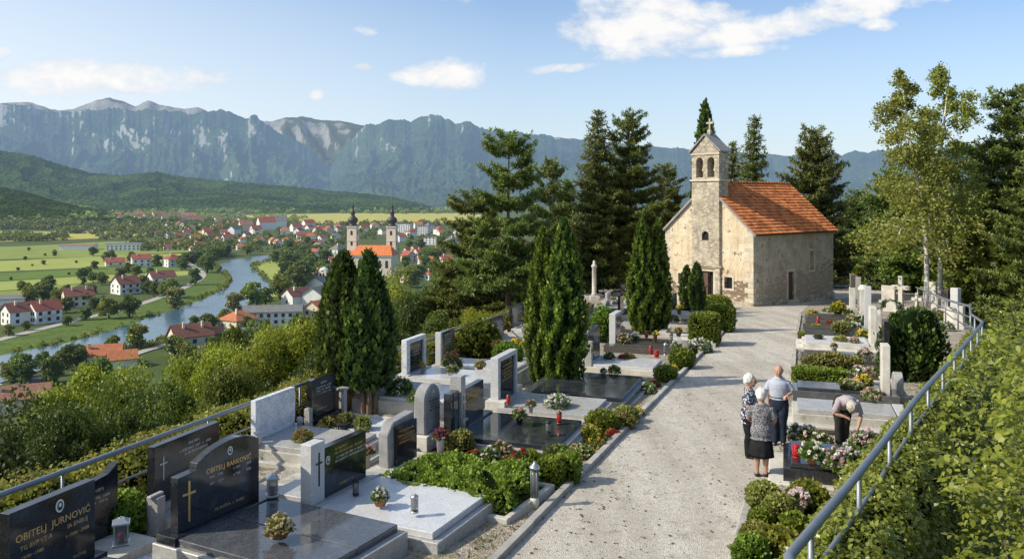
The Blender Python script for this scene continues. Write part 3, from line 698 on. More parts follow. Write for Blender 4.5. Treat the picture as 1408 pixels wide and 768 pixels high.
def box_hedge(lx,ly,lz,n,ls,seed,mat='thuja',rnd=.06):
    g=np.random.default_rng(seed); A=np.array([ly*lz,ly*lz,lx*lz,lx*lz,lx*ly]); f=g.choice(5,n,p=A/A.sum()); u=g.random(n)*2-1; v=g.random(n)*2-1
    P=np.zeros((n,3)); O=np.zeros((n,3))
    for k,(axs,sg) in enumerate([(0,-1),(0,1),(1,-1),(1,1),(2,1)]):
        s=f==k; o=[i for i in range(3) if i!=axs]; P[s,axs]=sg; O[s,axs]=sg; P[s,o[0]]=u[s]; P[s,o[1]]=v[s]
    # pull corners in a little
    q=P.copy(); ln=np.max(np.abs(q),1,keepdims=True); q=q/(1+.10*(np.sum(np.abs(q)>.86,1,keepdims=True)-1).clip(0))
    P=q*np.array([lx/2,ly/2,lz/2])+np.array([0,0,lz/2]); P+=O*(pnoise(P[:,0]*3+P[:,1]*2,P[:,2]*3+P[:,1]*2,3)*rnd-.07*g.random(n)[:]**2)[:,None]
    D=unit(O*.6+g.normal(size=(n,3))*.55+np.array([0,0,.5])); N=unit(O+g.normal(size=(n,3))*.5)
    sh=np.clip(.22+.12*O[:,2]+.5*g.random(n)+pnoise(P[:,0]*4,P[:,2]*4+P[:,1]*3,5)*.25,0,1)  # random tone, with painted top light on upward leaves
    m=MB(); m.box(-lx*.45,lx*.45,-ly*.45,ly*.45,-.1,lz*.93)  # dark box added inside, stands for the hedge's inner shade
    return [('dark_core',m.mesh('dark_core'),M['core']),('leaf_cover',quad_mesh('leaf_cover',leaf_quads(P,D,N,ls*(.6+.8*g.random(n)),.40),4,sh),M[mat])]

def on_ground(v): return Vector((v[0],v[1],T(v[0],v[1])))
def plant_at(parts,h0,name,px,Y,top,label,cat='tree',group=None,rz=None,sink=.0,wid=1.0,base=None,tilt=(0,0)):
    "stand a prototype of height h0 at column px, distance Y, so that its tip reaches row top"
    p=PD(px,top,Y); z=T(p.x,p.y) if base is None else base
    cm=[m_ for n,m_,k in parts if n=='crown'][0]; zz=np.zeros(len(cm.vertices)*3); cm.vertices.foreach_get('co',zz); h0=float(np.percentile(zz.reshape(-1,3)[:,2],99.7))
    s=(p.z-z)/h0
    return inst(parts,name,(p.x,p.y,z-sink),random.uniform(0,6.28) if rz is None else rz,(s*wid,s*wid,s),label,cat,group,tilt)

# --- conifers round the chapel
pine_a=conifer(14,3.1,.28,15,6,.30,21,-.08,'pine',.55,.20,14,.6,.26,.42)
pine_b=conifer(17,3.8,.20,20,6,.31,22,-.08,'pine',.58,.24,13,.55,.28,.32)
fir_a=conifer(17,2.9,.06,30,8,.34,23,-.22,'fir',.80,.24,8,.30,.30,.12)
spruce=conifer(15,2.9,.05,26,8,.34,24,-.25,'fir',.88,.22,8,.38,.25,.12)
cedar=conifer(14,3.6,.05,20,8,.36,25,-.02,'fir',.50,.26,9,.40,.16,.18)
plant_at(pine_a,14,'pine_tree',700,44,184,'tall pine in layered tiers with bare lower trunk, left of the middle cypress pair','tree','pines and firs around the cemetery')
plant_at(pine_a,14,'pine_tree',652,50,268,'shorter pine with wide low branches, leftmost conifer above the fence','tree','pines and firs around the cemetery',2.1,wid=1.25)
plant_at(pine_a,14,'pine_tree',757,62,222,'slim thin-crowned pine between the layered pine and the tall dark fir','tree','pines and firs around the cemetery',4.0,wid=.75)
plant_at(fir_a,17,'fir_tree',820,64,160,'tall dark fir with a pointed top, left of the taller bushy pine','tree','pines and firs around the cemetery',1.0,wid=1.15)
plant_at(pine_b,17,'pine_tree',871,66,157,'tall bushy pine with broad crown just left of the chapel','tree','pines and firs around the cemetery',.4,wid=1.05)
plant_at(pine_b,17,'pine_tree',912,76,228,'lower dark pine half hidden behind the chapel front gable','tree','pines and firs around the cemetery',3.0,wid=1.1)
plant_at(pine_b,17,'pine_tree',780,74,250,'low dark pine filling the gap behind the middle cypress pair','tree','pines and firs around the cemetery',5.0,wid=1.3)
plant_at(pine_b,17,'pine_tree',845,80,240,'dark pine deep in the wood between two taller pines','tree','pines and firs around the cemetery',2.0,wid=1.3)
plant_at(spruce,15,'spruce_tree',1035,76,166,'pointed spruce rising behind the middle of the orange chapel roof','tree','conifers behind the chapel',1.2)
plant_at(spruce,15,'spruce_tree',1012,80,200,'small spruce just right of the bell gable','tree','conifers behind the chapel',2.6)
plant_at(cedar,14,'cedar_tree',1117,74,180,'broad tiered cedar behind the right end of the chapel','tree','conifers behind the chapel',.3,wid=1.0)
plant_at(pine_b,17,'pine_tree',1392,52,126,'tall dark pine at the right edge beyond the birches','tree','dark trees right of the chapel',.9,wid=1.1)
plant_at(pine_b,17,'pine_tree',1345,64,205,'dark pine between the right birch and the tall edge pine','tree','dark trees right of the chapel',2.2,wid=1.2)
plant_at(cedar,14,'cedar_tree',1225,70,235,'dark tiered cedar behind the left birch','tree','dark trees right of the chapel',4.1,wid=1.2)
plant_at(fir_a,17,'fir_tree',1290,74,215,'dark fir seen between the two birch trunks','tree','dark trees right of the chapel',5.1,wid=1.5)
plant_at(cedar,14,'cedar_tree',1180,82,265,'low dark cedar between the chapel corner and the birches','tree','dark trees right of the chapel',1.1,wid=1.3)
plant_at(pine_b,17,'pine_tree',1440,44,150,'pine reaching in over the right edge of the view','tree','dark trees right of the chapel',3.3,wid=1.1)
tallcyp=columnar(14,1.15,.03,4200,.34,31,.35,6,1,'cypress',tipp=.75)
plant_at(tallcyp,14,'cypress_tree',970,72,140,'tall slim dark cypress rising behind the bell gable','tree')
bir=birch(15,3,.085,n=25000); bir2=birch(15,8,.05,n=24000)
plant_at(bir,15,'birch_tree',1274,50,100,'left birch with white trunk and long drooping branches','tree','birches',math.pi,wid=1.1)
plant_at(bir2,15,'birch_tree',1288,51.5,92,'right birch with white trunk leaning slightly outward','tree','birches',0,wid=1.0)

# --- dark undergrowth in the wood so that nothing shows below the crowns
ub=broad(5,2.6,.02,22,2400,.30,41,trunk_r=.09)
for px,Y,top,lb in [(770,72,345,'dark bush under the pines behind the middle cypress pair'),(815,76,340,'dark bush under the tall fir'),(850,74,345,'dark bush beside the pillar under the bushy pine'),(893,78,335,'dark bush under the low pine by the chapel front'),(1165,80,330,'dark bush behind the railing right of the chapel'),(1200,72,345,'dark bush behind the railing, middle of the three there'),(1240,66,345,'dark bush at the foot of the left birch'),(1300,68,340,'dark bush behind the two birch trunks'),(1350,60,330,'dark bush right of the birches'),(1400,50,320,'dark bush under the tall edge pine'),(730,66,350,'dark bush under the thin pine'),(690,60,360,'dark bush behind the layered pine')]:
    plant_at(ub,5,'woodland_bush',px,Y,top,lb,'bush','woodland bushes',wid=1.15)

# --- broad-leaved trees on the slope below the fence
b1=broad(9,3.6,.06,34,22000,.135,51,trunk_r=.2); b2=broad(9,3.2,.08,28,19000,.135,52,trunk_r=.18); b3=broad(9,4.2,.05,40,25000,.135,53,trunk_r=.2)
SL=[(6,22,550,b1,'broad_dark','big dark green tree at the left edge, tallest of the slope trees there',.75),
 (52,27,560,b3,'broad_dark','dark green crown right of the big left-edge tree',.62),
 (100,24,596,b2,'broad_dark','low dark crown directly above the wavy-topped headstone',.7),
 (128,30,528,b1,'broad','dark green crown above the railing left of the tall dark slope tree',.62),
 (172,28,574,b3,'broad_dark','dense dark crown above the railing between wavy headstone and silver-cross headstone',.62),
 (222,29,536,b1,'broad_dark','dark crown above the headstone with thin silver cross',.66),
 (270,30,556,b2,'broad','dark crown above the railing right of the silver-cross headstone',.66),
 (312,33,500,b3,'broad','dark green crown above the railing post near the marble headstone',.58),
 (352,36,526,b1,'broad_dark','dark crown directly behind the white marble headstone',.62),
 (404,34,512,b2,'broad_dark','dark low crown behind the black headstone on white pebbles',.62),
 (80,40,512,b2,'broad_yellow','light green crown in the second row at the far left of the slope',.62),
 (140,46,514,b3,'broad','green crown below the weathered roof at the lower left',.62),
 (195,42,504,b1,'broad_yellow','yellow-green crown below the orange-red riverside roof',.6),
 (242,40,522,b2,'broad','green pointed crown in front of the dark-roofed cream house',.58),
 (285,46,476,b3,'broad_yellow','bright green crown under the big cream river house',.58),
 (330,52,474,b1,'broad','deep green crown below the orange hipped roof',.55),
 (352,44,490,b2,'broad_yellow','yellow-green crown left of the brightest slope tree',.62),
 (392,46,446,b3,'broad_yellow','brightest yellow-green tree, left of the cypress pair by the fence',.62),
 (428,52,436,b2,'broad','green crown just left of the nearest cypress',.55),
 (440,40,480,b3,'broad_dark','dark crown behind the nearest cypress trunks',.6),
 (300,62,452,b2,'broad','dark crown beside the big cream river house',.5),
 (362,66,446,b1,'broad','dark crown below the long grey-roofed block',.5),
 (545,58,372,b1,'broad_yellow','light green tree just right of the fence cypress pair',.6),
 (575,50,400,b3,'broad_dark','dark green tree between the fence cypress pair and the pines',.6),
 (612,62,362,b2,'broad','dark green tree left of the leftmost pine',.65),
 (535,42,440,b2,'broad_dark','dark green tree low behind the right fence cypress',.7),
 (655,55,385,b1,'broad','green tree filling the gap under the leftmost pine',.7),
 (600,42,430,b2,'broad','dark green tree just beyond the fence under the pines',.8),
 (735,60,370,b2,'broad','dark green tree under the thin pine',.8),
 (660,43,425,b3,'broad_yellow','light green shrubby tree at the fence below the layered pine',.7),
 (480,64,415,b3,'broad','green tree seen between the two fence cypresses',.7),
 (560,64,392,b2,'broad_yellow','pale green crown below the town church, right of the cypress pair',.55)]
for px,Y,top,pr,mt,lb,wd in SL:
    pp=[(n,m_,M[mt] if n=='crown' else k) for n,m_,k in pr]
    plant_at(pp,9,'broadleaf_tree',px,Y,top,lb,'tree','trees on the slope below the fence',wid=wd)

# --- cypresses and junipers inside the cemetery
def ground_tree(parts,name,px,py,sc,label,group=None,rz=None):
    p=G(px,py); return inst(parts,name,p,random.uniform(0,6.28) if rz is None else rz,sc,label,'tree',group)
cyA=columnar(3.95,.74,.16,9500,.15,61,.36,6,3,'cypress',.22,.2,(4,.055,.75,.22),.7)
ground_tree(cyA,'cypress_tree',470,565,1.0,'left cypress of the pair by the fence, dark, on bare multiple stems','cypresses in the cemetery',.3)
ground_tree(columnar(4.0,.78,.16,9500,.15,62,.40,6,3,'cypress',.24,.2,(4,.055,.75,.22),.7),'cypress_tree',508,568,1.0,'right cypress of the pair by the fence, dark and slightly fuller','cypresses in the cemetery',1.3)
thA=columnar(4.75,.54,.02,11000,.12,63,.34,7,1,'thuja',lump=.32,tipp=.8)
ground_tree(thA,'cypress_tree',747,529,.97,'left column of the tall bright green pair standing beside the grey framed grave','cypresses in the cemetery')
ground_tree(columnar(4.85,.64,.02,12000,.12,64,.34,7,1,'thuja',lump=.32,tipp=.8),'cypress_tree',776,535,1.0,'right column of the tall bright green pair standing beside the grey framed grave','cypresses in the cemetery')
thC=columnar(5.3,.68,.02,9000,.14,65,.28,7,1,'thuja',lump=.30,tipp=.8)
ground_tree(thC,'cypress_tree',883,459,1.0,'left column of the bright green pair in front of the chapel','cypresses in the cemetery')
ground_tree(columnar(5.3,.60,.02,9000,.14,66,.28,7,1,'thuja',lump=.30,tipp=.8),'cypress_tree',905,458,.98,'right column of the bright green pair in front of the chapel','cypresses in the cemetery')
jn=columnar(2.7,.42,.02,2600,.15,67,.4,5,1,'cypress')
ground_tree(jn,'juniper',944,428,1.0,'left small dark juniper standing before the chapel door','small junipers by the chapel door',.4)
ground_tree(jn,'juniper',958,431,1.08,'right small dark juniper standing before the chapel door','small junipers by the chapel door',2.4)
jb=columnar(2.15,.98,.02,8000,.13,68,.55,7,5,'cypress',.55,.22,None,.5)
ground_tree(jb,'juniper_bush',1254,520,1.0,'big spreading dark juniper bush among the right-hand graves')
# ------------------------------------------------------------------ cemetery ground, path, kerbs
def lift(pts,dz): return [(p.x,p.y,zc(p.x,p.y)+dz) for p in pts]
cem=[(left_x(y)-.15,y) for y in (2,6,10.6,20.2,41,60,78)]+[(right_x(y)-.1,y) for y in (78,60,48,36,27.4,20,14.9,10.3,7.3,2)]
flat('cemetery_ground',[(x,y,zc(x,y)+.004) for x,y in cem],None,M['bed'])
pl=[(560,900),(690,768),(770,687),(850,606),(930,525),(1015,440),(1004,430),(975,424),(930,418),(900,412)]
pr=[(1000,392),(1250,392),(1235,404),(1196,407),(1150,411),(1112,419),(1099,432),(1092,470),(1088,520),(1076,600),(1066,655),(1031,690),(1018,745),(990,900)]
flat('gravel_path',lift([G(*p) for p in pl]+[G(*p) for p in pr],.009),None,M['gravel'])
def kerb_line(px,w,h,name='kerb'):
    pts=[G(*p) for p in px]; m=MB()
    for a,b in zip(pts[:-1],pts[1:]):
        d=(b-a); L=d.length; n=max(1,int(L/1.0)); d.normalize(); nr=Vector((-d.y,d.x,0)).normalized()
        for i in range(n):
            p0=a.lerp(b,i/n)+d*.006; p1=a.lerp(b,(i+1)/n)-d*.006; jz=random.uniform(-.008,.008); jx=random.uniform(-.006,.006)
            vs=[]
            for q in (p0,p1):
                for s in (-1,1):
                    for z in (-.2,h+jz): vs.append(q+nr*(s*w/2+jx)+Vector((0,0,z)))
            m.add(vs,[(0,1,3,2),(4,6,7,5),(0,4,5,1),(2,3,7,6),(0,2,6,4),(1,5,7,3)])
    o=m.build(name,M['kerb'],bevel=.008); o['kind']='structure'
kerb_line([(560,897),(684,770),(765,688),(845,607),(925,526),(1011,440)],.13,.10)
kerb_line([(985,900),(1016,748),(1030,691)],.13,.10)
kerb_line([(1090,532),(1094,472),(1101,433)],.10,.07)
flat('planting_bed',lift([G(*p) for p in [(1024,700),(1036,690),(1110,690),(1130,720),(1090,900),(1003,860)]],.03),None,M['soil'])
flat('white_gravel_bed',lift([G(*p) for p in [(150,700),(170,688),(236,706),(232,790),(140,800)]],.03),None,M['white_gravel'])

# ------------------------------------------------------------------ writing
def text_mesh(s,size,name='inscription',ext=.002):
    cu=bpy.data.curves.new('inscription','FONT'); cu.body=s; cu.size=size; cu.align_x='CENTER'; cu.extrude=ext; cu.resolution_u=2
    ob=bpy.data.objects.new('inscription',cu); COL.objects.link(ob)
    dg=bpy.context.evaluated_depsgraph_get(); me=bpy.data.meshes.new_from_object(ob.evaluated_get(dg))
    bpy.data.objects.remove(ob); bpy.data.curves.remove(cu)
    me.transform(Matrix.Rotation(R(90),4,'X')); me.name=name; return me
def put_text(s,size,parent,x,y,z,mat='gold',sx=1.0):
    o=link('inscription',text_mesh(s,size),M[mat],parent,(x,y,z)); o.scale=(sx,1,1); return o
def glyphs(parent,x0,x1,z0,h,rows,mat='gold',y=-.002,name='inscription',center=True):
    "worn carved rows whose letters can no longer be made out"
    m=MB()
    for r in range(rows):
        z=z0-r*h*1.75; ins=random.uniform(0,.18)*(x1-x0) if r else 0; x=x0+ins; xe=x1-ins*random.uniform(.4,1)
        while x<xe:
            if random.random()<.16: x+=h*.6; continue
            s=h*.16
            m.box(x,x+s,y,y+.003,z,z+h)
            if random.random()<.6: m.box(x+s,x+h*.5,y,y+.003,z+h*random.choice([0,.42,.84]),z+h*random.choice([0,.42,.84])+s*.9) if False else m.box(x+s,x+h*.46,y,y+.003,z+(q:=h*random.choice([0,.42,.84])),z+q+s*.9)
            if random.random()<.6: m.box(x+h*.46,x+h*.46+s,y,y+.003,z,z+h*random.choice([.5,1]))
            x+=h*.82
    return m.build(name,M[mat],parent)
def cross(parent,x,z,h,w,mat,y=-.012,t=.03,th=.022,name='cross'):
    m=MB(); m.box(x-t/2,x+t/2,y,y+th,z,z+h); m.box(x-w/2,x-t/2,y,y+th,z+h*.66,z+h*.66+t); m.box(x+t/2,x+w/2,y,y+th,z+h*.66,z+h*.66+t)
    return m.build(name,M[mat],parent,bevel=.002)
def portrait(parent,x,z,rx=.045,rz=.06,y=-.006):
    def ov(a,b,y0,y1):
        m=MB(); n=20; m.prism([(x+a*math.cos(2*math.pi*i/n),z+b*math.sin(2*math.pi*i/n)) for i in range(n)],y0,y1); return m
    f=ov(rx,rz,y,y+.008).build('portrait',M['porcelain'],parent)
    m=MB(); n=16
    m.prism([(x+rx*.72*math.cos(2*math.pi*i/n),z+rz*.74*math.sin(2*math.pi*i/n)) for i in range(n)],y-.002,y,0)
    m.prism([(x+rx*.30*math.cos(2*math.pi*i/n),z+rz*.14+rz*.30*math.sin(2*math.pi*i/n)) for i in range(n)],y-.004,y-.002,1)
    m.prism([(x-rx*.5,z-rz*.55),(x+rx*.5,z-rz*.55),(x+rx*.36,z-rz*.24),(x-rx*.36,z-rz*.24)],y-.004,y-.002,2)
    m.build('portrait_picture',[M['photo_grey'],M['porcelain'],M['black_granite']],f)

# ------------------------------------------------------------------ graves
def frame_rz(az,side): return R(90-az)+(math.pi if side<0 else 0)
def grave(pos,az,W,L,label,side=1,hb=.28,hs_=.10,base='concrete',slab='grey_granite',double=False,steps=False,name='grave',back=.34,group=None,plot=None,noslab=False,lip=.07):
    e=empty(name,(pos[0],pos[1],zc(pos[0],pos[1])),frame_rz(az,side),label,'grave',group)
    m=MB()
    if plot:
        k=.11
        m.box(-W/2,-W/2+k,-L,0,-.35,hb); m.box(W/2-k,W/2,-L,0,-.35,hb); m.box(-W/2+k,W/2-k,-L,-L+k,-.35,hb); m.box(-W/2,W/2,.001,back,-.35,hb+.02)
        m.build('grave_kerb',M[base],e,bevel=.012)
        f=MB(); f.box(-W/2+k,W/2-k,-L+k,0,-.3,hb-.05); f.build('grave_bed',M[plot],e)
    else:
        if steps: m.box(-W/2-.16,W/2+.16,-L-.22,back+.02,-.4,hb*.45)
        m.box(-W/2,W/2,-L,back,-.4,hb)
        m.build('grave_kerb',M[base],e,bevel=.010)
        if not noslab:
            if double:
                for s in (-1,1):
                    d=MB(); d.box(min(s*.008,s*(W/2-lip)),max(s*.008,s*(W/2-lip)),-L+lip+.05,-.03,hb+.001,hb+hs_); d.build('slab',M[slab],e,bevel=.008)
            else:
                d=MB(); d.box(-W/2+lip,W/2-lip,-L+lip+.05,-.03,hb+.001,hb+hs_); d.build('slab',M[slab],e,bevel=.008)
    return e
def arch_poly(w,h,r=1.0,x=0.0,n=12):
    pts=[(x-w/2,0),(x+w/2,0)]; hz=h-w/2*r
    for i in range(n+1):
        a=math.pi*i/n; pts.append((x+w/2*math.cos(a),hz+w/2*r*math.sin(a)))
    return pts
def stone(e,poly,t,z,mat,y=0.0,name='headstone',bevel=.006,x=0.0):
    m=MB(); m.prism([(a+x,b+z) for a,b in poly],y,y+t); return m.build(name,M[mat],e,bevel=bevel)
def plinth(e,x0,x1,z,h,mat,y0=-.05,y1=.30):
    m=MB(); m.box(x0,x1,y0,y1,z,z+h); return m.build('plinth',M[mat],e,bevel=.008)
rect=lambda w,h:[(-w/2,0),(w/2,0),(w/2,h),(-w/2,h)]

# -- the near row, left of the path
g=grave((-5.28,9.7),18,1.45,1.75,'polished black headstone with gilt family name and oval portrait, cut by the lower left corner',hb=.26,slab='dark_slab',base='grey_granite')
plinth(g,-.70,.72,.26,.13,'black_granite'); h=stone(g,rect(1.2,.92),.14,.39,'black_granite',.03)
portrait(h,.07,1.17,.058,.075,.024); put_text('OBITELJ  JURNOVIĆ',.115,h,0,.029,.955,'gold',1.04)
put_text('TG BVĐVZ-A',.075,h,-.25,.029,.845); put_text('IA BNBUJ',.075,h,.33,.029,.86); put_text('o 1930r -1988',.06,h,-.33,.029,.74); put_text('r 1936r -2008',.06,h,.33,.029,.755)
put_text('POČIVAJ',.05,h,.36,.029,.47)
g=grave((-5.72,11.3),24,1.15,.7,'low black headstone with a wavy top edge, right behind the nearest one at the fence',hb=.15,noslab=True,base='concrete')
h=stone(g,[(-.5,0),(.5,0),(.5,.98),(.44,.93),(.34,.86),(.15,.83),(-.1,.82),(-.3,.81),(-.4,.82),(-.47,.79),(-.5,.72)],.13,.15,'black_granite',.03); glyphs(h,-.15,.28,.82,.04,1,'silver_letter',.027); glyphs(h,-.3,.36,.72,.035,2,'silver_letter',.027)
g=grave((-4.0,11.7),28,1.9,2.42,'wide black double grave, stepped arched headstone with tall gilt cross and portrait',hb=.32,hs_=.10,slab='dark_slab',double=True,base='grey_granite')
plinth(g,-.92,.98,.32,.12,'black_granite',-.07)
P=[(.80*a-.03,.93*b) for a,b in [(-.95,0),(.86,0),(.86,.96)]+[(.86-1.34*i/10,.96+.13*math.sin(math.pi*(i/10)**.8)*(1 if i<9 else .7)) for i in range(1,10)]+[(-.55,.90),(-.57,.80),(-.95,.78)]]
h=stone(g,P,.15,.44,'black_granite',.03)
cross(h,-.62,.55,.54,.21,'gold',.012,.03); portrait(h,.10,1.30,.046,.06,.024); put_text('OBITELJ BARKOVIĆ',.098,h,.09,.029,1.085,'gold',.98)
for x,z,a in ((-.28,1.05,'1936'),(-.1,1.05,'1998'),(.28,1.06,'o 1930'),(.56,1.06,'2008'),(-.28,.96,'1931'),(-.08,.96,'2011'),(.28,.97,'o 1938'),(.56,.97,'2003')): put_text(a,.047,h,x*.8,.029,z-.04,'silver_letter')
put_text('TEL BOŽIĆA  o  BOBILJ',.054,h,.09,.029,.54)
g=grave((-5.0,13.0),18,1.7,.9,'black rectangular headstone with thin silver cross, at the fence behind the stepped arched one',hb=.28,noslab=True,base='concrete')
plinth(g,-.82,.82,.28,.10,'grey_granite'); h=stone(g,rect(1.5,.88),.13,.38,'black_granite',.03); cross(h,-.56,.72,.36,.16,'silver_letter',.02,.02,.012); glyphs(h,.0,.25,1.10,.04,1,'silver_letter',.027); glyphs(h,-.2,.5,1.02,.038,2,'silver_letter',.027)
m=MB(); m.box(-1.0,-.84,-.25,-.05,-.1,.62); m.box(-1.06,-.80,-.19,-.11,.62,.66); m.build('side_post',M['grey_granite'],g,bevel=.006)
g=grave((-2.62,13.1),25,1.8,2.2,'pale silver granite slab grave whose headstone joins a white cross pillar and a black panel',hb=.24,hs_=.10,slab='silver_slab',base='grey_granite')
plinth(g,-.88,.9,.24,.13,'grey_granite',-.08)
p_=stone(g,rect(.32,.90),.20,.37,'light_granite',.0,'pillar',x=-.66); cross(p_,-.64,.62,.50,.15,'iron',-.014,.022); h=stone(g,rect(1.12,.76),.14,.37,'black_granite',.035,x=.065)
portrait(h,-.38,.93,.05,.065,.029); glyphs(h,-.2,.1,1.03,.038,1,'gold',.032); glyphs(h,-.22,.5,.965,.038,1,'gold',.032); glyphs(h,-.22,.62,.895,.032,2,'silver_letter',.032); glyphs(h,-.12,.3,.46,.035,1,'gold',.032)
g=grave((-3.72,14.0),24,1.25,1.7,'flat grey stone grave without headstone, between the arched black one and the marble one',hb=.16,hs_=.08,slab='grey_granite',base='concrete',steps=True)
g=grave((-4.72,16.75),20,1.55,2.0,'white veined marble headstone slightly bright against the fence, grey stepped slab in front',hb=.30,hs_=.09,slab='grey_granite',base='concrete',steps=True)
plinth(g,-.78,.78,.30,.10,'grey_granite'); h=stone(g,rect(1.3,.78),.12,.40,'marble',.03,x=.04)
m=MB(); m.box(-.78,-.64,-.14,-.02,.39,.62); m.build('vase_post',M['light_granite'],g,bevel=.006); m=MB(); m.lathe([(.05,.40),(.07,.5),(.055,.55)],10,c=(.72,-.06)); m.build('vase',M['grey_granite'],g)
g=grave((-4.25,19.0),20,1.65,2.5,'black headstone with small flower boxes, white pebble plot with round shrublets in front',hb=.16,plot='white_gravel',base='concrete')
plinth(g,-.62,.62,.18,.12,'black_granite'); h=stone(g,rect(.98,.86),.13,.30,'black_granite',.03); glyphs(h,-.12,.12,1.02,.04,1,'silver_letter',.027); glyphs(h,-.3,.3,.93,.04,3,'silver_letter',.027); glyphs(h,-.3,.1,.45,.04,1,'silver_letter',.027)
m=MB(); m.box(.62,.76,-.12,.02,.1,.72); m.box(.58,.80,-.16,.06,.72,.77); m.build('side_post',M['grey_granite'],g,bevel=.006); m=MB(); m.box(-.80,-.67,-.12,.02,.1,.62); m.build('side_post',M['grey_granite'],g,bevel=.006)
g=grave((-1.9,14.45),27,1.75,2.5,'kerbed plot filled with low green ground cover, small black headstone with rough grey edge',hb=.18,plot='soil',base='concrete',back=.75)
stone(g,[(-.42,0),(.42,0),(.40,.86),(-.28,.80),(-.44,.62)],.22,.18,'rough_stone',.42,'headstone_back',x=.62,bevel=.02); h=stone(g,rect(.66,.72),.05,.20,'black_granite',.36,x=.68); glyphs(h,.45,.9,.78,.04,1,'gold',.357); glyphs(h,.42,.92,.70,.035,3,'gold',.357)
g=grave((-1.68,16.85),22,1.35,2.35,'flower filled kerbed plot with a round-topped rough grey stone on a block',hb=.18,plot='soil',base='concrete')
m=MB(); m.box(-.40,.40,-.18,.26,.0,.42); m.build('pedestal',M['pale_stone'],g,bevel=.015); h=stone(g,arch_poly(.66,.96,.9),.26,.42,'rough_stone',-.10,bevel=.03); portrait(h,.02,1.20,.045,.06,-.107); glyphs(h,-.18,.2,1.04,.035,4,'iron',-.103)
g=grave((-.9,17.7),20,2.15,2.3,'dark polished grave with tall grey and black pillars beside a black tablet',hb=.30,hs_=.10,slab='ink_slab',base='grey_granite',steps=False)
d=MB(); d.box(-1.13,1.13,-2.36,.3,-.4,.20); d.build('step',M['concrete'],g,bevel=.01)
plinth(g,-1.0,1.0,.30,.14,'black_granite',-.14); stone(g,rect(.40,.78),.16,.44,'ink_slab',-.02,'pillar',x=-.80); stone(g,rect(.22,1.05),.26,.44,'grey_granite',-.06,'pillar',x=-.46); h=stone(g,rect(1.2,.70),.14,.44,'black_granite',.03,x=.27); glyphs(h,-.1,.62,.98,.045,4,'gold',.027)
cross(g,-.62,.62,.55,.16,'steel',-.16,.03,.03); m=MB(); m.box(-.70,-.54,-.2,-.14,.44,.66); m.box(-.68,-.56,-.21,-.2,.47,.63,1); m.build('lamp_niche',[M['steel'],M['black_void']],g,bevel=.004)
g=grave((-.1,20.55),20,1.85,2.4,'grey slab grave, headstone a light frame around a black panel, beside the tall cypress pair',hb=.26,hs_=.09,slab='grey_granite',base='concrete')
m=MB(); m.box(-.82,-.46,-.22,.28,.26,.48); m.build('plinth',M['pale_stone'],g,bevel=.01); plinth(g,-.46,.80,.26,.12,'grey_granite')
m=MB(); m.box(-.66,-.50,0,.2,.38,1.36); m.box(.58,.70,0,.2,.38,1.36); m.box(-.66,.70,0,.2,1.361,1.47); m.build('headstone_frame',M['light_granite'],g,bevel=.006); h=stone(g,rect(1.08,.98),.09,.38,'black_granite',.06,x=.04); glyphs(h,-.2,.4,1.16,.045,1,'gold',.057); glyphs(h,-.26,.46,1.06,.045,4,'gold',.057)
g=grave((-3.35,21.6),20,1.9,2.4,'grey grave with mirror-like slab and black headstone half hidden by the fence cypresses',hb=.38,hs_=.08,slab='silver_slab',base='pale_stone')
plinth(g,-.9,.9,.38,.10,'grey_granite'); h=stone(g,rect(1.3,.85),.13,.48,'black_granite',.03); glyphs(h,-.3,.4,1.1,.045,3,'silver_letter',.027)
g=grave((-2.68,23.6),20,1.6,2.6,'raised grey slab grave with white framed headstone around a black panel, at the fence',hb=.46,hs_=.09,slab='silver_slab',base='pale_stone',steps=True)
plinth(g,-.72,.72,.46,.12,'light_granite',-.1); m=MB(); m.box(-.62,-.42,0,.17,.58,1.40); m.box(.44,.60,0,.17,.58,1.40); m.box(-.62,.60,0,.17,1.401,1.52); m.build('headstone_frame',M['marble'],g,bevel=.006); h=stone(g,rect(.86,.82),.08,.58,'black_granite',.05,x=.01); glyphs(h,-.25,.25,1.25,.045,4,'silver_letter',.047)
g=grave((-1.92,25.5),20,1.5,2.4,'raised grey slab grave with black headstone trimmed in grey on its near edge',hb=.46,hs_=.09,slab='silver_slab',base='pale_stone')
plinth(g,-.62,.62,.46,.08,'grey_granite'); stone(g,rect(.12,.98),.18,.54,'light_granite',.0,'headstone_edge',x=-.54); h=stone(g,rect(.96,.96),.12,.54,'black_granite',.03,x=.01); glyphs(h,-.3,.3,1.36,.045,4,'silver_letter',.027)
g=grave((.30,36.0),20,2.0,2.6,'grey stepped grave with dark headstone at the far end of the left fence',hb=.45,hs_=.09,slab='silver_slab',base='concrete',steps=True)
h=stone(g,rect(1.5,.95),.15,.54,'black_granite',.03); glyphs(h,-.4,.4,1.3,.06,3,'silver_letter',.027)
g=grave((-.55,33.4),20,1.4,1.2,'dark low headstone behind the big round bush by the fence',hb=.3,base='concrete',noslab=True)
h=stone(g,rect(1.2,.85),.15,.3,'black_granite',.03); glyphs(h,-.4,.4,.98,.06,2,'silver_letter',.027)
g=grave((.95,23.3),20,2.9,2.55,'wide black polished double slab right of the tall cypress pair',hb=.26,hs_=.10,slab='ink_slab',double=True,base='dark_slab'); d=MB(); d.box(-1.52,1.52,-2.62,.36,-.4,.10); d.build('step',M['concrete'],g,bevel=.01)
g=grave((2.8,27.5),20,1.7,2.1,'light grey slab grave with dark curved-top headstone, red wreath on it',hb=.24,hs_=.08,slab='silver_slab',base='pale_stone')
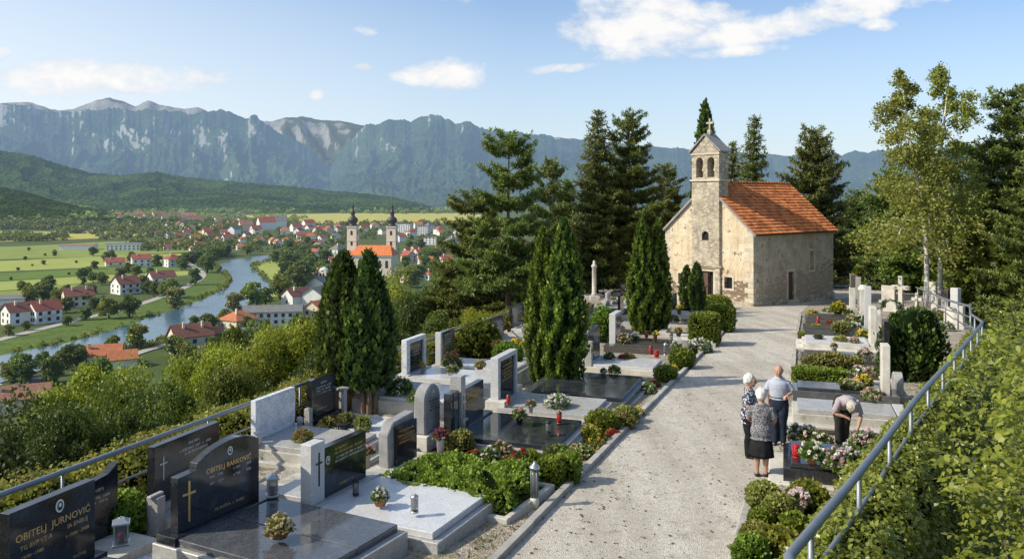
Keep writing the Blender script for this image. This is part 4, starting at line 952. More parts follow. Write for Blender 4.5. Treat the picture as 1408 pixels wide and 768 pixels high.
plinth(g,-.8,.8,.24,.12,'grey_granite'); h=stone(g,[(-.5,0),(.5,0),(.5,1.0),(.38,1.06),(.1,1.02),(-.2,.96),(-.4,.9),(-.5,.8)],.15,.36,'black_granite',.03); glyphs(h,-.3,.3,1.1,.05,3,'silver_letter',.027); stone(g,rect(.2,.8),.2,.24,'grey_granite',-.02,'pillar',x=-.72)
g=grave((4.1,32.4),20,1.9,2.9,'low dark flat grave in front of the chapel cypresses, light edged headstone',hb=.30,hs_=.06,slab='brown_slab',base='brown_slab')
m=MB(); m.box(-.60,-.44,-.04,.2,.3,1.45); m.box(-.44,.55,-.04,.2,1.33,1.45); m.build('headstone_frame',M['light_granite'],g,bevel=.006); stone(g,rect(.98,1.02),.12,.31,'black_granite',.02,x=.05)
for i,(px,py,h0,W,L,sl,lb,hs) in enumerate([
 (790,440,.3,1.9,2.4,'ink_slab','dark slab grave just right of the middle cypress pair, beside the white flowers',.8),
 (812,424,.3,1.8,2.3,'dark_slab','grey slab grave in front of the thin stone column',0),
 (838,410,.3,2.0,2.4,'light_granite','pale stone grave at the far edge, right of the thin column',0),
 (790,418,.3,1.6,2.0,'grey_granite','pale upright headstone grave left of the thin column',1.2),
 (862,418,.3,1.8,2.2,'silver_slab','pale slab grave partly behind the chapel cypress pair',.0),
 (922,440,.3,1.6,1.9,'dark_slab','dark tall headstone grave between chapel cypresses and small junipers',1.35),
 (932,462,.3,1.6,1.6,'silver_slab','grey slab grave with red and gold pots, before the small junipers',0),
 (918,452,.3,1.4,2.0,'dark_slab','dark slab grave just behind the grey one with red and gold pots',0),
 (846,400,.3,2.2,2.0,'pale_stone','low pale grave border farthest back near the framed board',0)]):
    p=G(px,py,h0); g=grave(p,20,W,L,lb,hb=.22,hs_=.08,slab=sl,base='concrete')
    if hs: h=stone(g,rect(.95,hs),.16,.22,'black_granite' if i!=3 else 'light_granite',.03); glyphs(h,-.3,.3,hs,.05,3,'silver_letter',.027)

for i,(px,py,h0,W,L,sl,hm,hs,lb) in enumerate([
 (741,468,.3,1.2,1.6,'grey_granite','black_granite',.75,'small black headstone grave tucked left behind the middle cypress pair'),
 (752,452,.3,1.3,1.8,'silver_slab','light_granite',.85,'small pale headstone grave left behind the middle cypress pair'),
 (738,446,.3,1.2,1.6,'dark_slab','black_granite',.9,'dark headstone grave at the far fence end left of the middle cypress pair'),
 (812,452,.3,1.4,1.9,'dark_slab','black_granite',.8,'small black headstone right behind the middle cypress pair'),
 (836,440,.3,1.3,1.7,'grey_granite','rough_stone',.95,'rough grey headstone grave beyond the light edged headstone'),
 (856,428,.3,1.4,1.8,'brown_slab','black_granite',.85,'brown slab grave with black headstone before the chapel cypress pair'),
 (838,420,.3,1.2,1.6,'silver_slab','light_granite',.8,'small white headstone between the thin column and the chapel cypress pair'),
 (858,407,.3,1.3,1.7,'dark_slab','black_granite',.9,'far black headstone just below the framed notice board'),
 (800,403,.3,1.2,1.5,'grey_granite','pale_stone',1.0,'far pale headstone left of the thin column'),
 (915,424,.3,1.2,1.5,'grey_granite','light_granite',.9,'pale headstone between chapel cypress pair and chapel wall'),
 (930,424,.3,1.1,1.4,'dark_slab','black_granite',.9,'black headstone close to the barred chapel window'),
 (772,428,.3,1.3,1.6,'dark_slab','black_granite',1.0,'black headstone seen between the tips of the middle cypress pair and thin column')]):
    p=G(px,py,h0); g=grave(p,20,W,L,lb,hb=.2,hs_=.07,slab=sl,base='concrete')
    plinth(g,-W*.42,W*.42,.2,.1,'grey_granite'); h=stone(g,(arch_poly(.85,hs,.6) if i%3==1 else rect(.85,hs)),.14,.3,hm,.03); glyphs(h,-.28,.28,hs+.12,.05,3,'silver_letter' if hm=='black_granite' else 'iron',.027)
# -- right of the path: headstones stand at the far right and face the path
def rgrave(px,py,h,az,W,L,label,**k):
    "px,py: the path-side middle of the slab"
    p=G(px,py,h); f=Vector((math.cos(R(az)),-math.sin(R(az)),0))
    return grave((p+f*L),az,W,L,label,side=-1,**k)
g=rgrave(1077,621,.36,18,1.55,2.15,'polished black grave with red lantern and potted white flowers, nearest on the right',hb=.27,hs_=.09,slab='ink_slab',base='black_granite',noslab=False); d=MB(); d.box(-.95,.95,-2.4,.3,-.3,.05); d.build('step',M['pale_stone'],g,bevel=.01)
g=rgrave(1082,590,.15,18,.75,2.1,'narrow kerbed bed of white chrysanthemums behind the polished black grave',hb=.16,plot='soil',base='concrete')
g=rgrave(1089,556,.42,18,1.25,2.2,'pale grey stepped granite grave right beside the man in dark trousers',hb=.34,hs_=.10,slab='grey_granite',base='concrete',steps=True)
plinth(g,-.6,.6,.34,.10,'light_granite',0,.3)
g=rgrave(1090,528,.38,18,1.0,2.25,'blue-black mirror slab grave in front of the clipped box hedge',hb=.30,hs_=.08,slab='ink_slab',base='dark_slab')
g=rgrave(1098,512,.15,18,1.3,2.3,'kerbed plot carrying the clipped box hedge',hb=.14,plot='soil',base='pale_stone'); stone(g,rect(.62,1.75),.15,.1,'black_granite',.10)
g=rgrave(1101,487,.36,18,1.75,2.45,'brown-black double slab grave with an upright vase in its middle',hb=.27,hs_=.09,slab='brown_slab',base='brown_slab',double=True)
stone(g,rect(.7,1.2),.14,.2,'concrete',.06)
g=rgrave(1103,465,.34,18,1.9,2.4,'pale stone slab grave with a small dark bowl on it',hb=.25,hs_=.08,slab='light_granite',base='pale_stone',steps=True); stone(g,rect(.85,1.45),.22,.2,'pale_stone',.06)
g=rgrave(1104,447,.40,18,1.7,2.5,'dark brown raised slab grave with a red flower bunch on it',hb=.34,hs_=.08,slab='brown_slab',base='dark_slab'); stone(g,rect(.4,2.0),.26,.2,'light_granite',.06)
g=rgrave(1107,434,.40,18,1.7,2.5,'dark slab grave with a yellow flower pot, farthest beside the path',hb=.34,hs_=.08,slab='brown_slab',base='dark_slab'); stone(g,rect(.5,1.5),.24,.2,'pale_stone',.06)
def monument(px,py,kind,h,w,t_,label,mat='pale_stone',az=18,side=-1,lean=0,group='upright monuments on the right'):
    p=G(px,py); e=empty('monument',p,frame_rz(az,side),label,'headstone',group); e.rotation_euler.x=lean
    m=MB(); m.box(-w/2-.12,w/2+.12,-t_/2-.12,t_/2+.12,-.3,.16); m.build('plinth',M['concrete'],e,bevel=.012)
    m=MB()
    if kind=='pillar': m.box(-w/2,w/2,-t_/2,t_/2,.16,h)
    elif kind=='two': m.box(-w/2,w/2,-t_/2,t_/2,.16,h*.62); m.box(-w/2+.03,w/2-.03,-t_/2+.02,t_/2-.02,h*.62+.002,h,1)
    elif kind=='cross': m.box(-t_/2,t_/2,-t_/2,t_/2,.16,h); m.box(-w/2,-t_/2,-t_/2+.01,t_/2-.01,h*.58,h*.58+t_); m.box(t_/2,w/2,-t_/2+.01,t_/2-.01,h*.58,h*.58+t_)
    elif kind=='arch': m.prism([(a,b+.16) for a,b in arch_poly(w,h-.16,.8)],-t_/2,t_/2)
    elif kind=='capped': m.lathe([(t_*.55,.16),(t_*.5,h*.85),(t_*.72,h*.87),(t_*.72,h*.92),(t_*.4,h)],10)
    m.build('shaft',[M[mat],M['brown_slab']],e,bevel=.012); return e
monument(1172,425,'two',2.15,.55,.34,'tall pillar with dark brown upper half, left of the railing posts','pale_stone')
monument(1180,417,'pillar',1.75,.5,.30,'plain grey slab pillar just right of the brown topped one','grey_granite')
monument(1187,447,'capped',2.0,.5,.36,'round capped stone pillar among white flowers','pale_stone')
monument(1200,474,'pillar',1.55,.8,.24,'pale upright slab seen edge-on left of the dark juniper','pale_stone')
monument(1206,462,'arch',1.25,.8,.24,'low grey arched slab just behind the edge-on pale slab','concrete')
monument(1217,555,'pillar',1.55,.5,.20,'tall pale pillar seen edge-on beside the ivy, right of the pale stepped grave','pale_stone')
monument(1234,548,'arch',.72,.7,.22,'low round-topped grey stone just right of the tall edge-on pillar','grey_granite')
monument(1239,424,'cross',2.0,1.1,.26,'tall pale stone cross at the far right','pale_stone',az=-40)
monument(1222,416,'pillar',1.15,.9,.26,'square pale block stone just left of the tall stone cross','pale_stone',az=-40)
monument(1261,428,'cross',1.1,.6,.18,'small pale cross right of the tall one','pale_stone',az=-40)
monument(1284,427,'pillar',1.75,.55,.16,'leaning pale board-like slab between the birch trunks','pale_stone',lean=.12,az=-30)
monument(1300,428,'two',1.3,.45,.2,'dark stump-like stone right of the birch trunks','rough_stone',az=-30)
monument(1314,440,'pillar',1.7,.42,.3,'white square pillar near the bend of the railing','light_granite',az=-30)
monument(1307,447,'arch',.95,.6,.2,'small pale arched slab left of the white square pillar','pale_stone',az=-30)
monument(1320,452,'pillar',1.1,.4,.2,'narrow grey slab at the railing bend','concrete',az=-30)
monument(1226,428,'arch',.6,.6,.2,'knee-high grey slab below the tall stone cross','concrete',az=-40)
p=G(817,412); e=empty('stone_column',p,0,'thin weathered stone column standing at the far left edge under the pines','column')
m=MB(); m.box(-.3,.3,-.3,.3,-.3,.3); m.build('plinth',M['pale_stone'],e,bevel=.02); m=MB(); m.lathe([(.20,.3),(.19,.45),(.16,.5),(.145,2.25),(.2,2.32),(.2,2.42),(.1,2.5),(.09,2.7),(.02,2.78)],12); m.build('shaft',M['pale_stone'],e)
# white framed board under the pines
p=G(870,392); p=Vector((p.x,p.y,zc(p.x,p.y))); e=empty('notice_board',p,R(-8),'white framed notice board on two posts under the pines','board')
m=MB(); m.box(-.42,-.36,-.03,.03,-.2,1.0); m.box(.36,.42,-.03,.03,-.2,1.0); m.build('post',M['wood_dark'],e)
m=MB(); m.box(-.5,.5,-.05,-.03,1.0,1.07);m.box(-.5,.5,-.05,-.03,1.80,1.87);m.box(-.5,-.43,-.05,-.03,1.071,1.799);m.box(.43,.5,-.05,-.03,1.071,1.799); m.build('board_frame',M['white_pot'],e)
m=MB(); m.box(-.43,.43,-.04,-.03,1.07,1.80); m.build('board_panel',M['photo_grey'],e)

# ------------------------------------------------------------------ railings
def railing(pts,h,low,rt,rl,posts,label,name='metal_railing',post_to=-.1,mat='galv'):
    P=[Vector((x,y,z+h)) for x,y,z in pts]; e=empty(name,(pts[0][0],pts[0][1],pts[0][2]),0,label,'railing'); o=Vector(e.location)
    m=MB(); m.tube([p-o for p in P],rt,10); m.build('top_rail',M[mat],e)
    m=MB(); m.tube([p-o-Vector((0,0,low)) for p in P],rl,8); m.build('lower_rail',M[mat],e)
    # posts at equal spacing along the line
    acc=0; nxt=posts*.5
    for a,b in zip(P[:-1],P[1:]):
        L=(b-a).length
        while nxt<=acc+L:
            q=a.lerp(b,(nxt-acc)/L)-o; m=MB(); m.tube([q-Vector((0,0,rt*.5)),q-Vector((0,0,h-post_to))],rl*1.05,8); m.build('post',M[mat],e); nxt+=posts
        acc+=L
    return e
def poly_pts(ys,f,off=0): return [(float(f(y))+off,y,zc(0,y)) for y in ys]
railing(poly_pts(np.linspace(3,44,24),left_x,-.02),1.0,.48,.040,.021,3.6,'grey metal railing along the left edge above the river valley')
rp=poly_pts(np.linspace(2.5,28,22),right_x)+[(17.0,31,zc(0,31)),(18.9,34.5,zc(0,34.5)),(19.8,38,zc(0,38)),(21.5,43,zc(0,43)),(23.2,48,zc(0,48))]
railing(rp,1.5,.44,.048,.030,2.35,'grey tubular handrail running through the ivy on the right',post_to=.35)
q=[(float(v.x),float(v.y),zc(0,v.y)) for v in (G(1146,404),G(1200,401),G(1258,404))]
railing([(a,b+2.0,c-.1) for a,b,c in q],1.15,.45,.035,.025,2.2,'thin dark railing behind the chapel corner and the birches',mat='iron')

# ------------------------------------------------------------------ ivy and hedges
def sweep_leaves(name,label,cat,line,prof,dens,ls,mat,seed,lump=.16,y0=None,y1=None,nearpow=1.0,big=False,core='core_ivy'):
    g=np.random.default_rng(seed); L=np.array(line,float); seg=np.linalg.norm(np.diff(L[:,:2],axis=0),axis=1); cum=np.concatenate([[0],np.cumsum(seg)])
    pf=np.array(prof,float); ps=np.linalg.norm(np.diff(pf,axis=0),axis=1); pc=np.concatenate([[0],np.cumsum(ps)])
    n=int(cum[-1]*pc[-1]*dens); s=(g.random(n)**nearpow)*cum[-1]; q=g.random(n)*pc[-1]
    X=np.interp(s,cum,L[:,0]);Y=np.interp(s,cum,L[:,1]);Z=np.interp(s,cum,L[:,2])
    ta=np.stack([np.interp(s+.3,cum,L[:,0])-np.interp(s-.3,cum,L[:,0]),np.interp(s+.3,cum,L[:,1])-np.interp(s-.3,cum,L[:,1]),np.zeros(n)],1); ta=unit(ta); nr=np.stack([ta[:,1],-ta[:,0],np.zeros(n)],1)   # to the right of travel
    U=np.interp(q,pc,pf[:,0]);V=np.interp(q,pc,pf[:,1])
    dU=np.interp(q+.12,pc,pf[:,0])-np.interp(q-.12,pc,pf[:,0]); dV=np.interp(q+.12,pc,pf[:,1])-np.interp(q-.12,pc,pf[:,1])
    O=unit(nr*(-dV)[:,None]+np.array([0,0,1.])*dU[:,None])
    d=lump*(pnoise(s*1.1+q*.7,q*1.3,seed%7)*.9+pnoise(s*3.1,q*3.0+s,seed%5)*.5); dep=g.random(n)**2*.16
    P=np.stack([X,Y,Z],1)+nr*U[:,None]+np.array([0,0,1.])*V[:,None]+O*(d-dep)[:,None]
    D=unit(O*.35+g.normal(size=(n,3))*.6+np.array([0,0,-.30])); N=unit(O+g.normal(size=(n,3))*.45+np.array([0,0,.35]))
    sh=np.clip(.26+d*1.3-dep*1.2+.45*g.random(n)+.12*O[:,2],0,1); S=ls*(.55+.85*g.random(n))  # deeper leaves darker, upward ones lighter: occlusion painted into the colour
    me=quad_mesh('leaf_cover',leaf6(P,D,N,S,.42) if big else leaf_quads(P,D,N,S,.46),6 if big else 4,sh)
    ctr=pf.mean(0); e=empty(name,(L[0,0],L[0,1],L[0,2]),0,label,cat)
    o=link('leaf_cover',me,M[mat]); o.parent=e; o.matrix_parent_inverse=Matrix.Translation(-Vector(e.location))
    ins=[]
    k=max(2,int(cum[-1]/.5)); ss=np.linspace(0,cum[-1],k); G2=np.zeros((k,len(pf),3))
    for i,a in enumerate(ss):
        b=np.array([np.interp(a,cum,L[:,j]) for j in range(3)]); tq=np.array([np.interp(a+.3,cum,L[:,j])-np.interp(a-.3,cum,L[:,j]) for j in range(2)]); tq/=np.linalg.norm(tq); nn=np.array([tq[1],-tq[0],0])
        for j,(u,v) in enumerate(pf):
            c=pf[j]-ctr; w=pf[j]-c/max(np.linalg.norm(c),.01)*.13; G2[i,j]=b+nn*w[0]+np.array([0,0,w[1]])
    c=link('dark_core',grid_mesh('dark_core',G2),M[core]); c.parent=e; c.matrix_parent_inverse=Matrix.Translation(-Vector(e.location))  # dark sheet added under the leaves, stands for the shade behind them
    return e
sweep_leaves('ivy_hedge','thick ivy spilling over the retaining wall under the tubular handrail','hedge',[(x,y,z) for x,y,z in poly_pts(np.linspace(3.2,30,28),right_x)],
  [(-.62,-.05),(-.66,.55),(-.45,.92),(0,1.08),(.40,1.02),(.62,.60),(.70,-.4),(.75,-1.4),(.8,-2.3)],1000,.058,'ivy',71,.19,nearpow=1.25,big=True)
sweep_leaves('creeper_hedge','yellow-green creeper growing along the outside of the left railing','hedge',[(x,y,z) for x,y,z in poly_pts(np.linspace(5,44,40),left_x,-.55)],
  [(.36,-.2),(.34,.45),(.15,.72),(-.2,.74),(-.55,.50),(-.85,-.1),(-1.1,-.8)],800,.062,'ivy_autumn',72,.26,nearpow=1.15)
# tall leafy thicket on the right
def thicket(label,ncl,n,ls,seed):
    g=np.random.default_rng(seed); yy=4.2+13.5*g.random(ncl)**1.15; off=1.75+3.4*g.random(ncl)**1.4; xx=np.interp(yy,RB[:,0],RB[:,1])+off
    zt=3.25-.05*(yy-8)+.35*g.normal(size=ncl); zz=-2.6+(zt+2.6)*g.random(ncl)**.75; r=.34+.40*g.random(ncl)
    C=np.stack([xx,yy,zz],1); k=g.integers(0,ncl,n); d=unit(g.normal(size=(n,3))*np.array([1,1,.9])); d[:,2]=np.where(d[:,2]<-.4,-d[:,2],d[:,2])
    rr=1-.35*g.random(n)**2; P=C[k]+d*(r[k]*rr)[:,None]
    keep=P[:,0]>np.interp(P[:,1],RB[:,0],RB[:,1])+1.25; P=P[keep];d=d[keep];rr=rr[keep];k=k[keep];n=len(P)
    D=unit(d*.5+g.normal(size=(n,3))*.55+np.array([-.15,-.1,-.25])); N=unit(d*.55+g.normal(size=(n,3))*.4+np.array([-.2,-.1,.75]))
    sh=np.clip(-.20+.36*rr+.42*g.random(ncl)[k]+.42*g.random(n)+.05*P[:,2],0,1)  # leaves deeper in each clump darkened, painted shade plus random tone
    ns=2300; kk=g.integers(0,ncl,ns); dd=unit(g.normal(size=(ns,3))+np.array([-.25,-.35,.25])); bs=C[kk]+dd*(r[kk]*.45)[:,None]; di=unit(dd*.7+np.array([-.12,-.1,.55])+g.normal(size=(ns,3))*.35); Ls=.30+.55*g.random(ns); nl=20; stems=[]
    sd=unit(np.cross(di,np.array([0,0,1.])+.01)); tq=np.linspace(.12,1,nl); PP=[];DD=[];NN=[];SH=[];SS=[]
    for i,t_ in enumerate(tq):
        q=bs+di*(Ls*t_)[:,None]+np.array([0,0,-1.])*(.30*Ls*t_*t_)[:,None]; s_=1 if i%2 else -1
        PP.append(q); DD.append(unit(di*.55+sd*s_*.9+g.normal(size=(ns,3))*.25+np.array([0,0,-.25]))); NN.append(unit(np.array([-.15,-.15,.95])+g.normal(size=(ns,3))*.32)); SH.append(np.clip(-.08+.30*t_+.42*g.random(ncl)[kk]*0+.30*np.abs(np.sin(kk*12.9898))+.34*g.random(ns)+.04*q[:,2],0,1)); SS.append(ls*(1.55-.85*t_)*(.55+.75*g.random(ns)))
    PP=np.concatenate(PP);DD=np.concatenate(DD);NN=np.concatenate(NN);SH=np.concatenate(SH);SS=np.concatenate(SS); kp=PP[:,0]>np.interp(PP[:,1],RB[:,0],RB[:,1])+1.15; P=np.concatenate([P,PP[kp]]);D=np.concatenate([D,DD[kp]]);N=np.concatenate([N,NN[kp]]);sh=np.concatenate([sh,SH[kp]])
    Sz=np.concatenate([ls*(.35+1.0*g.random(n)**1.5),SS[kp]])
    e=empty('leafy_bush',(float(C[:,0].mean()),float(C[:,1].mean()),-2.4),0,label,'bush'); inv=Matrix.Translation(-Vector(e.location))
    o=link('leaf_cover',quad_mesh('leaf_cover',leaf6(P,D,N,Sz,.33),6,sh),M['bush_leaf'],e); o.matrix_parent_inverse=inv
    m=MB()
    for i in range(0,ns,6):
        a_=bs[i]; b_=bs[i]+di[i]*Ls[i]*.55+np.array([0,0,-.09*Ls[i]]); c_=bs[i]+di[i]*Ls[i]+np.array([0,0,-.3*Ls[i]])
        if a_[0]>np.interp(a_[1],RB[:,0],RB[:,1])+1.2: m.tube([tuple(a_),tuple(b_),tuple(c_)],[.006,.005,.002],4)
    for i in range(0,ncl,5):
        b=(C[i,0]+.3,C[i,1]+.1,-2.6); q=C[i]; m.tube([b,tuple((np.array(b)+q)/2+np.array([.15,0,.1])),tuple(q)],[.03,.02,.008],5)
    o=m.build('stem',M['bark'],e); o.matrix_parent_inverse=inv
thicket('tall sunlit leafy thicket filling the right edge beyond the ivy wall',280,46000,.066,73)
# ------------------------------------------------------------------ shrubs, flowers, lanterns
def shrub(px,py,h,rx,ry,rz,n,ls,label,mat='box_leaf',dome=False,lump=.14,group='clipped shrubs and cushions',name='shrub',cat='shrub',rz_=None,seed=None):
    p=G(px,py,h); p=Vector((p.x,p.y,zc(p.x,p.y)+h)); s=seed or random.randint(1,900)
    return inst(ball_shrub(rx,ry,rz,n,ls,s,lump,mat=mat,dome=dome),name,p,random.uniform(0,6) if rz_ is None else rz_,1,label,cat,group)
def hedge(px,py,h,lx,ly,lz,n,ls,label,az=20,mat='thuja',rnd=.06):
    p=G(px,py,h); p=Vector((p.x,p.y,zc(p.x,p.y)+h))
    return inst(box_hedge(lx,ly,lz,n,ls,random.randint(1,900),mat,rnd),'hedge',p,R(-az),1,label,'hedge','clipped hedges')
shrub(165,738,0,.36,.36,.33,5200,.06,'dark green clipped ball shrub on white pebbles beside the nearest headstone')
shrub(660,490,0,.72,.66,.66,4200,.11,'big loose round bush at the fence beside the yellow flowers','broad',lump=.22)
shrub(698,504,0,.50,.48,.42,2600,.08,'clipped round bush behind the light framed headstone','thuja')
shrub(938,506,0,.40,.38,.34,2800,.07,'clipped ball shrub at the kerb beside the white hydrangea','thuja')
hedge(969,474,0,1.1,1.15,1.25,5200,.085,'clipped cube of hedge at the kerb near the chapel, nearer of the two')
hedge(990,455,0,1.2,1.3,1.15,4200,.095,'clipped cube of hedge at the kerb near the chapel, farther of the two')
shrub(985,424,0,.9,.8,.42,2600,.10,'low clipped dome shrub before the barred chapel window','box_leaf',lump=.1)
shrub(965,428,0,.7,.7,.38,1800,.10,'low clipped dome shrub right of the small junipers','thuja',lump=.1)
shrub(830,470,0,.55,.5,.75,2400,.09,'upright clipped bush behind the dark curved headstone','thuja',lump=.08)
hedge(758,668,0,.40,.36,.50,2600,.05,'small square box bush at the kerb behind the lantern post, left one',24,'box_leaf')
hedge(780,664,0,.38,.36,.52,2600,.05,'small square box bush at the kerb behind the lantern post, right one',24,'box_leaf')
shrub(827,594,0,.34,.32,.25,3200,.055,'dark clipped dome at the kerb beside the orange flowers','box_leaf')
shrub(862,580,0,.30,.26,.18,1600,.06,'low yellow-green cushion at the kerb beyond the dark dome','dull_leaf')
shrub(856,588,0,.30,.28,.17,1500,.055,'pale cream-green cushion at the kerb beside the dark dome','dull_leaf',lump=.25)
shrub(915,524,0,.34,.32,.24,1500,.06,'small dark dome at the kerb beyond the black double slab','box_leaf')
shrub(768,650,0,.28,.26,.26,1400,.055,'reddish-brown bush behind the square box bushes','flower_leaf',lump=.25)
shrub(1050,700,0,.26,.25,.22,2400,.05,'round bright cushion shrub in the bed at the path edge, farthest left','dull_leaf')
shrub(1072,717,0,.24,.23,.21,2200,.05,'round cushion shrub in the path-edge bed, middle one','dull_leaf')
shrub(1046,726,0,.17,.17,.15,1300,.045,'small cushion shrub below the farthest left one in the path-edge bed','box_leaf')
shrub(1040,752,0,.22,.2,.17,1700,.05,'yellow-tinged low cushion at the path-edge kerb','dull_leaf')
shrub(1032,778,0,.25,.22,.20,1900,.05,'bright green grassy cushion cut by the lower frame at the path edge','thuja')
shrub(1092,735,0,.17,.16,.16,1200,.05,'yellow-leaved little shrub beside the white flower vase','bush_leaf',lump=.3)
shrub(1070,768,0,.3,.28,.2,1800,.055,'loose low shrub with pale flower tips near the bottom of the bed','ivy',lump=.3)
shrub(1110,705,0,.3,.3,.24,1800,.06,'loose green shrub against the ivy behind the white flower vase','ivy',lump=.3)
shrub(1145,508,.1,.9,.35,.26,2600,.07,'low spreading dull green shrub between the box hedge and the brown slab','dull_leaf',lump=.25,rz_=R(-18))
hedge(1127,527,.1,1.45,.62,.42,4200,.06,'clipped rectangular box hedge on the right-hand graves',18)
for px,py,r,lb in [(1122,458,.34,'left green cushion between the pale and dark right-hand slabs'),(1156,460,.50,'right and larger green cushion between the pale and dark right-hand slabs'),(1103,514,.22,'small dry cushion at the path edge before the brown slab'),(1103,463,.2,'tiny cushion at the path edge beside the pale slab')]:
    shrub(px,py,.1,r,r*.8,r*.6,1100,.06,lb,'dull_leaf')
for i,(px,py,r) in enumerate([(450,590,.17),(456,583,.12),(476,585,.19),(499,588,.17),(441,602,.16),(463,604,.13),(497,603,.15),(482,612,.10),(475,601,.08)]):
    shrub(px,py,.12,r,r,r*.75,600,.045,'little round shrublet on the white pebble plot','dull_leaf',lump=.2,group='shrublets on the white pebble plot',name='shrublet')
# ground cover of the kerbed plot: one low mound
p=Vector((-.82,13.92,zc(-.8,13.9)+.05)); inst(box_hedge(2.15,1.5,.36,11000,.065,77,'box_leaf',.16),'ground_cover_mound',p,R(-27),1,'dense low mound of glossy green ground cover filling the kerbed plot','ground cover')

def bloom_mesh(pts,r,g):
    Ps=[];Ds=[];Ns=[];Sh=[]
    for c in pts:
        k=14; d=unit(g.normal(size=(k,3))+np.array([0,-.15,.55])); rr=r*(.75+.5*g.random())
        Ps.append(np.repeat(c[None],k,0)-d*rr*.15); Ds.append(d); Ns.append(unit(np.cross(d,g.normal(size=(k,3))))); Sh.append(np.clip(.2+.6*g.random()+.3*g.random(k),0,1)*1.0)
        Ps[-1]=Ps[-1]; 
    P=np.concatenate(Ps);n=len(P)
    return quad_mesh('bloom',leaf_quads(P,np.concatenate(Ds),np.concatenate(Ns),np.full(n,r)*(.8+.5*g.random(n)),.55,.1),4,np.concatenate(Sh))
def flowers(px,py,h,col,size,label,pot=None,nb=16,squash=.75,br=.034,stretch=1.0,group='grave flowers',name=None,leafn=420,leaf='flower_leaf',xy=None,cover=1.0):
    p=G(px,py,h) if xy is None else Vector((xy[0],xy[1],0)); p=Vector((p.x,p.y,zc(p.x,p.y)+h))
    g=np.random.default_rng(random.randint(1,9999)); r=size/2; e=empty(name or ('potted_flowers' if pot else 'flower_bunch'),p,random.uniform(0,6),label,'flowers',group); z0=0
    if pot:
        pm,pr,ph=pot; m=MB(); m.lathe([(pr*.68,0),(pr*.95,ph*.85),(pr*1.06,ph*.86),(pr*1.06,ph),(pr*.85,ph),(pr*.8,ph*.9)],14); m.build('pot',M[pm],e); z0=ph*.92
    d=unit(g.normal(size=(leafn,3))); d[:,2]=np.abs(d[:,2]); c=d*np.array([r*stretch,r,size*squash*.62])*(.55+.5*g.random((leafn,1)))+np.array([0,0,z0])
    D=unit(d+g.normal(size=(leafn,3))*.6); N=rdir(leafn)*.6+np.array([0,0,.6])
    o=link('foliage',quad_mesh('foliage',leaf_quads(c,D,N,size*.16*(.6+.7*g.random(leafn)),.4),4,.2+.6*g.random(leafn)),M[leaf],e)
    db=unit(g.normal(size=(nb,3))); db[:,2]=np.abs(db[:,2])*.9+.12; cb=db*np.array([r*stretch,r,size*squash*.68])*(.86+.22*g.random((nb,1)))*cover+np.array([0,0,z0+.01])
    link('bloom',bloom_mesh(cb,br,g),M[col],e); return e
TC=('terracotta',.10,.09)
flowers(384,738,.43,'bl_cream',.34,'cream and rust dried flowers in a shallow terracotta bowl on the wide black double grave',('terracotta',.14,.08),46,.9,.030,leaf='dull_leaf')
flowers(417,604,.40,'bl_rust',.36,'rust and cream flower dome on the slab before the white marble headstone',None,46,.8,.034,leaf='dull_leaf')
flowers(523,694,.35,'bl_white',.26,'cream-white flowers in a terracotta pot on the pale silver slab',('terracotta',.11,.09),30,.9,.030)
flowers(504,646,.10,'bl_pink',.30,'pink flowers in a tall grey vase behind the black panel of the silver grave',('grey_pot',.08,.34),34,.55,.036)
flowers(606,625,.10,'bl_wine',.30,'wine-red flowers in a white wrapped cone beside the round-topped rough stone',('white_pot',.09,.34),30,.9,.038)
flowers(714,583,.42,'bl_mixred',.30,'red and pink flowers in a dark pot on the dark polished grave with pillars',('dark_pot',.08,.16),30,.9,.036)
flowers(766,556,.37,'bl_white',.52,'wide white flower cushion on the grey slab by the tall cypress pair',None,75,.6,.045,1.25)
flowers(730,567,.37,'bl_pink',.22,'small red and white bunch in a white jar before the light framed headstone',('white_pot',.06,.16),14,.9,.034)
flowers(549,538,.48,'bl_white',.62,'white flowers over dark leaves on the mirror slab, left of two',None,46,.75,.036,leafn=700)
flowers(577,549,.48,'bl_white',.52,'low dark wreath with white flowers on the mirror slab, right of two',None,26,.5,.032,leafn=700)
flowers(581,512,.57,'bl_yellow',.16,'yellow flowers in a glass jar at the white framed headstone',('clear_glass',.08,.20),10,.8,.034)
flowers(622,515,.56,'bl_cream',.32,'cream and green plant in a pale bowl on the raised grey slab',('grey_pot',.16,.09),22,.8,.03)
flowers(621,503,.56,'bl_wine',.55,'tall wine-red and white bunch before the grey edged black headstone',None,44,1.1,.042)
flowers(660,507,.56,'bl_cream',.30,'yellowish potted plant at the end of the raised grey slab',('terracotta',.12,.10),24,.8,.032,leaf='dull_leaf')
flowers(684,476,.5,'bl_red',.40,'red flowers at the foot of the dark low headstone by the fence',None,20,.8,.04)
flowers(711,478,.5,'bl_yellow',.55,'bright yellow round flower bunch on the far stepped grave',None,48,.8,.055)
flowers(700,456,.54,'bl_rust',.28,'orange flowers in a vase left of the far dark headstone',('terracotta',.10,.2),18,1,.04)
flowers(720,458,.54,'bl_white',.22,'white flowers in a white vase on the far stepped grave',('white_pot',.10,.26),14,.7,.04)
flowers(845,513,.37,'bl_cream',.36,'cream and orange bunch between two glass jars on the wide black double slab',None,32,.9,.04)
flowers(830,518,.37,'bl_white',.20,'small white flowers in glass at the back of the wide black double slab',('clear_glass',.07,.14),12,.8,.034)
flowers(862,492,.33,'bl_red',.42,'low red wreath on the light grey slab with curved-top headstone',None,40,.4,.045,1.35)
flowers(838,498,.2,'bl_cream',.34,'orange and cream flowers at the foot of the dark curved-top headstone',('dark_pot',.10,.16),20,.8,.042)
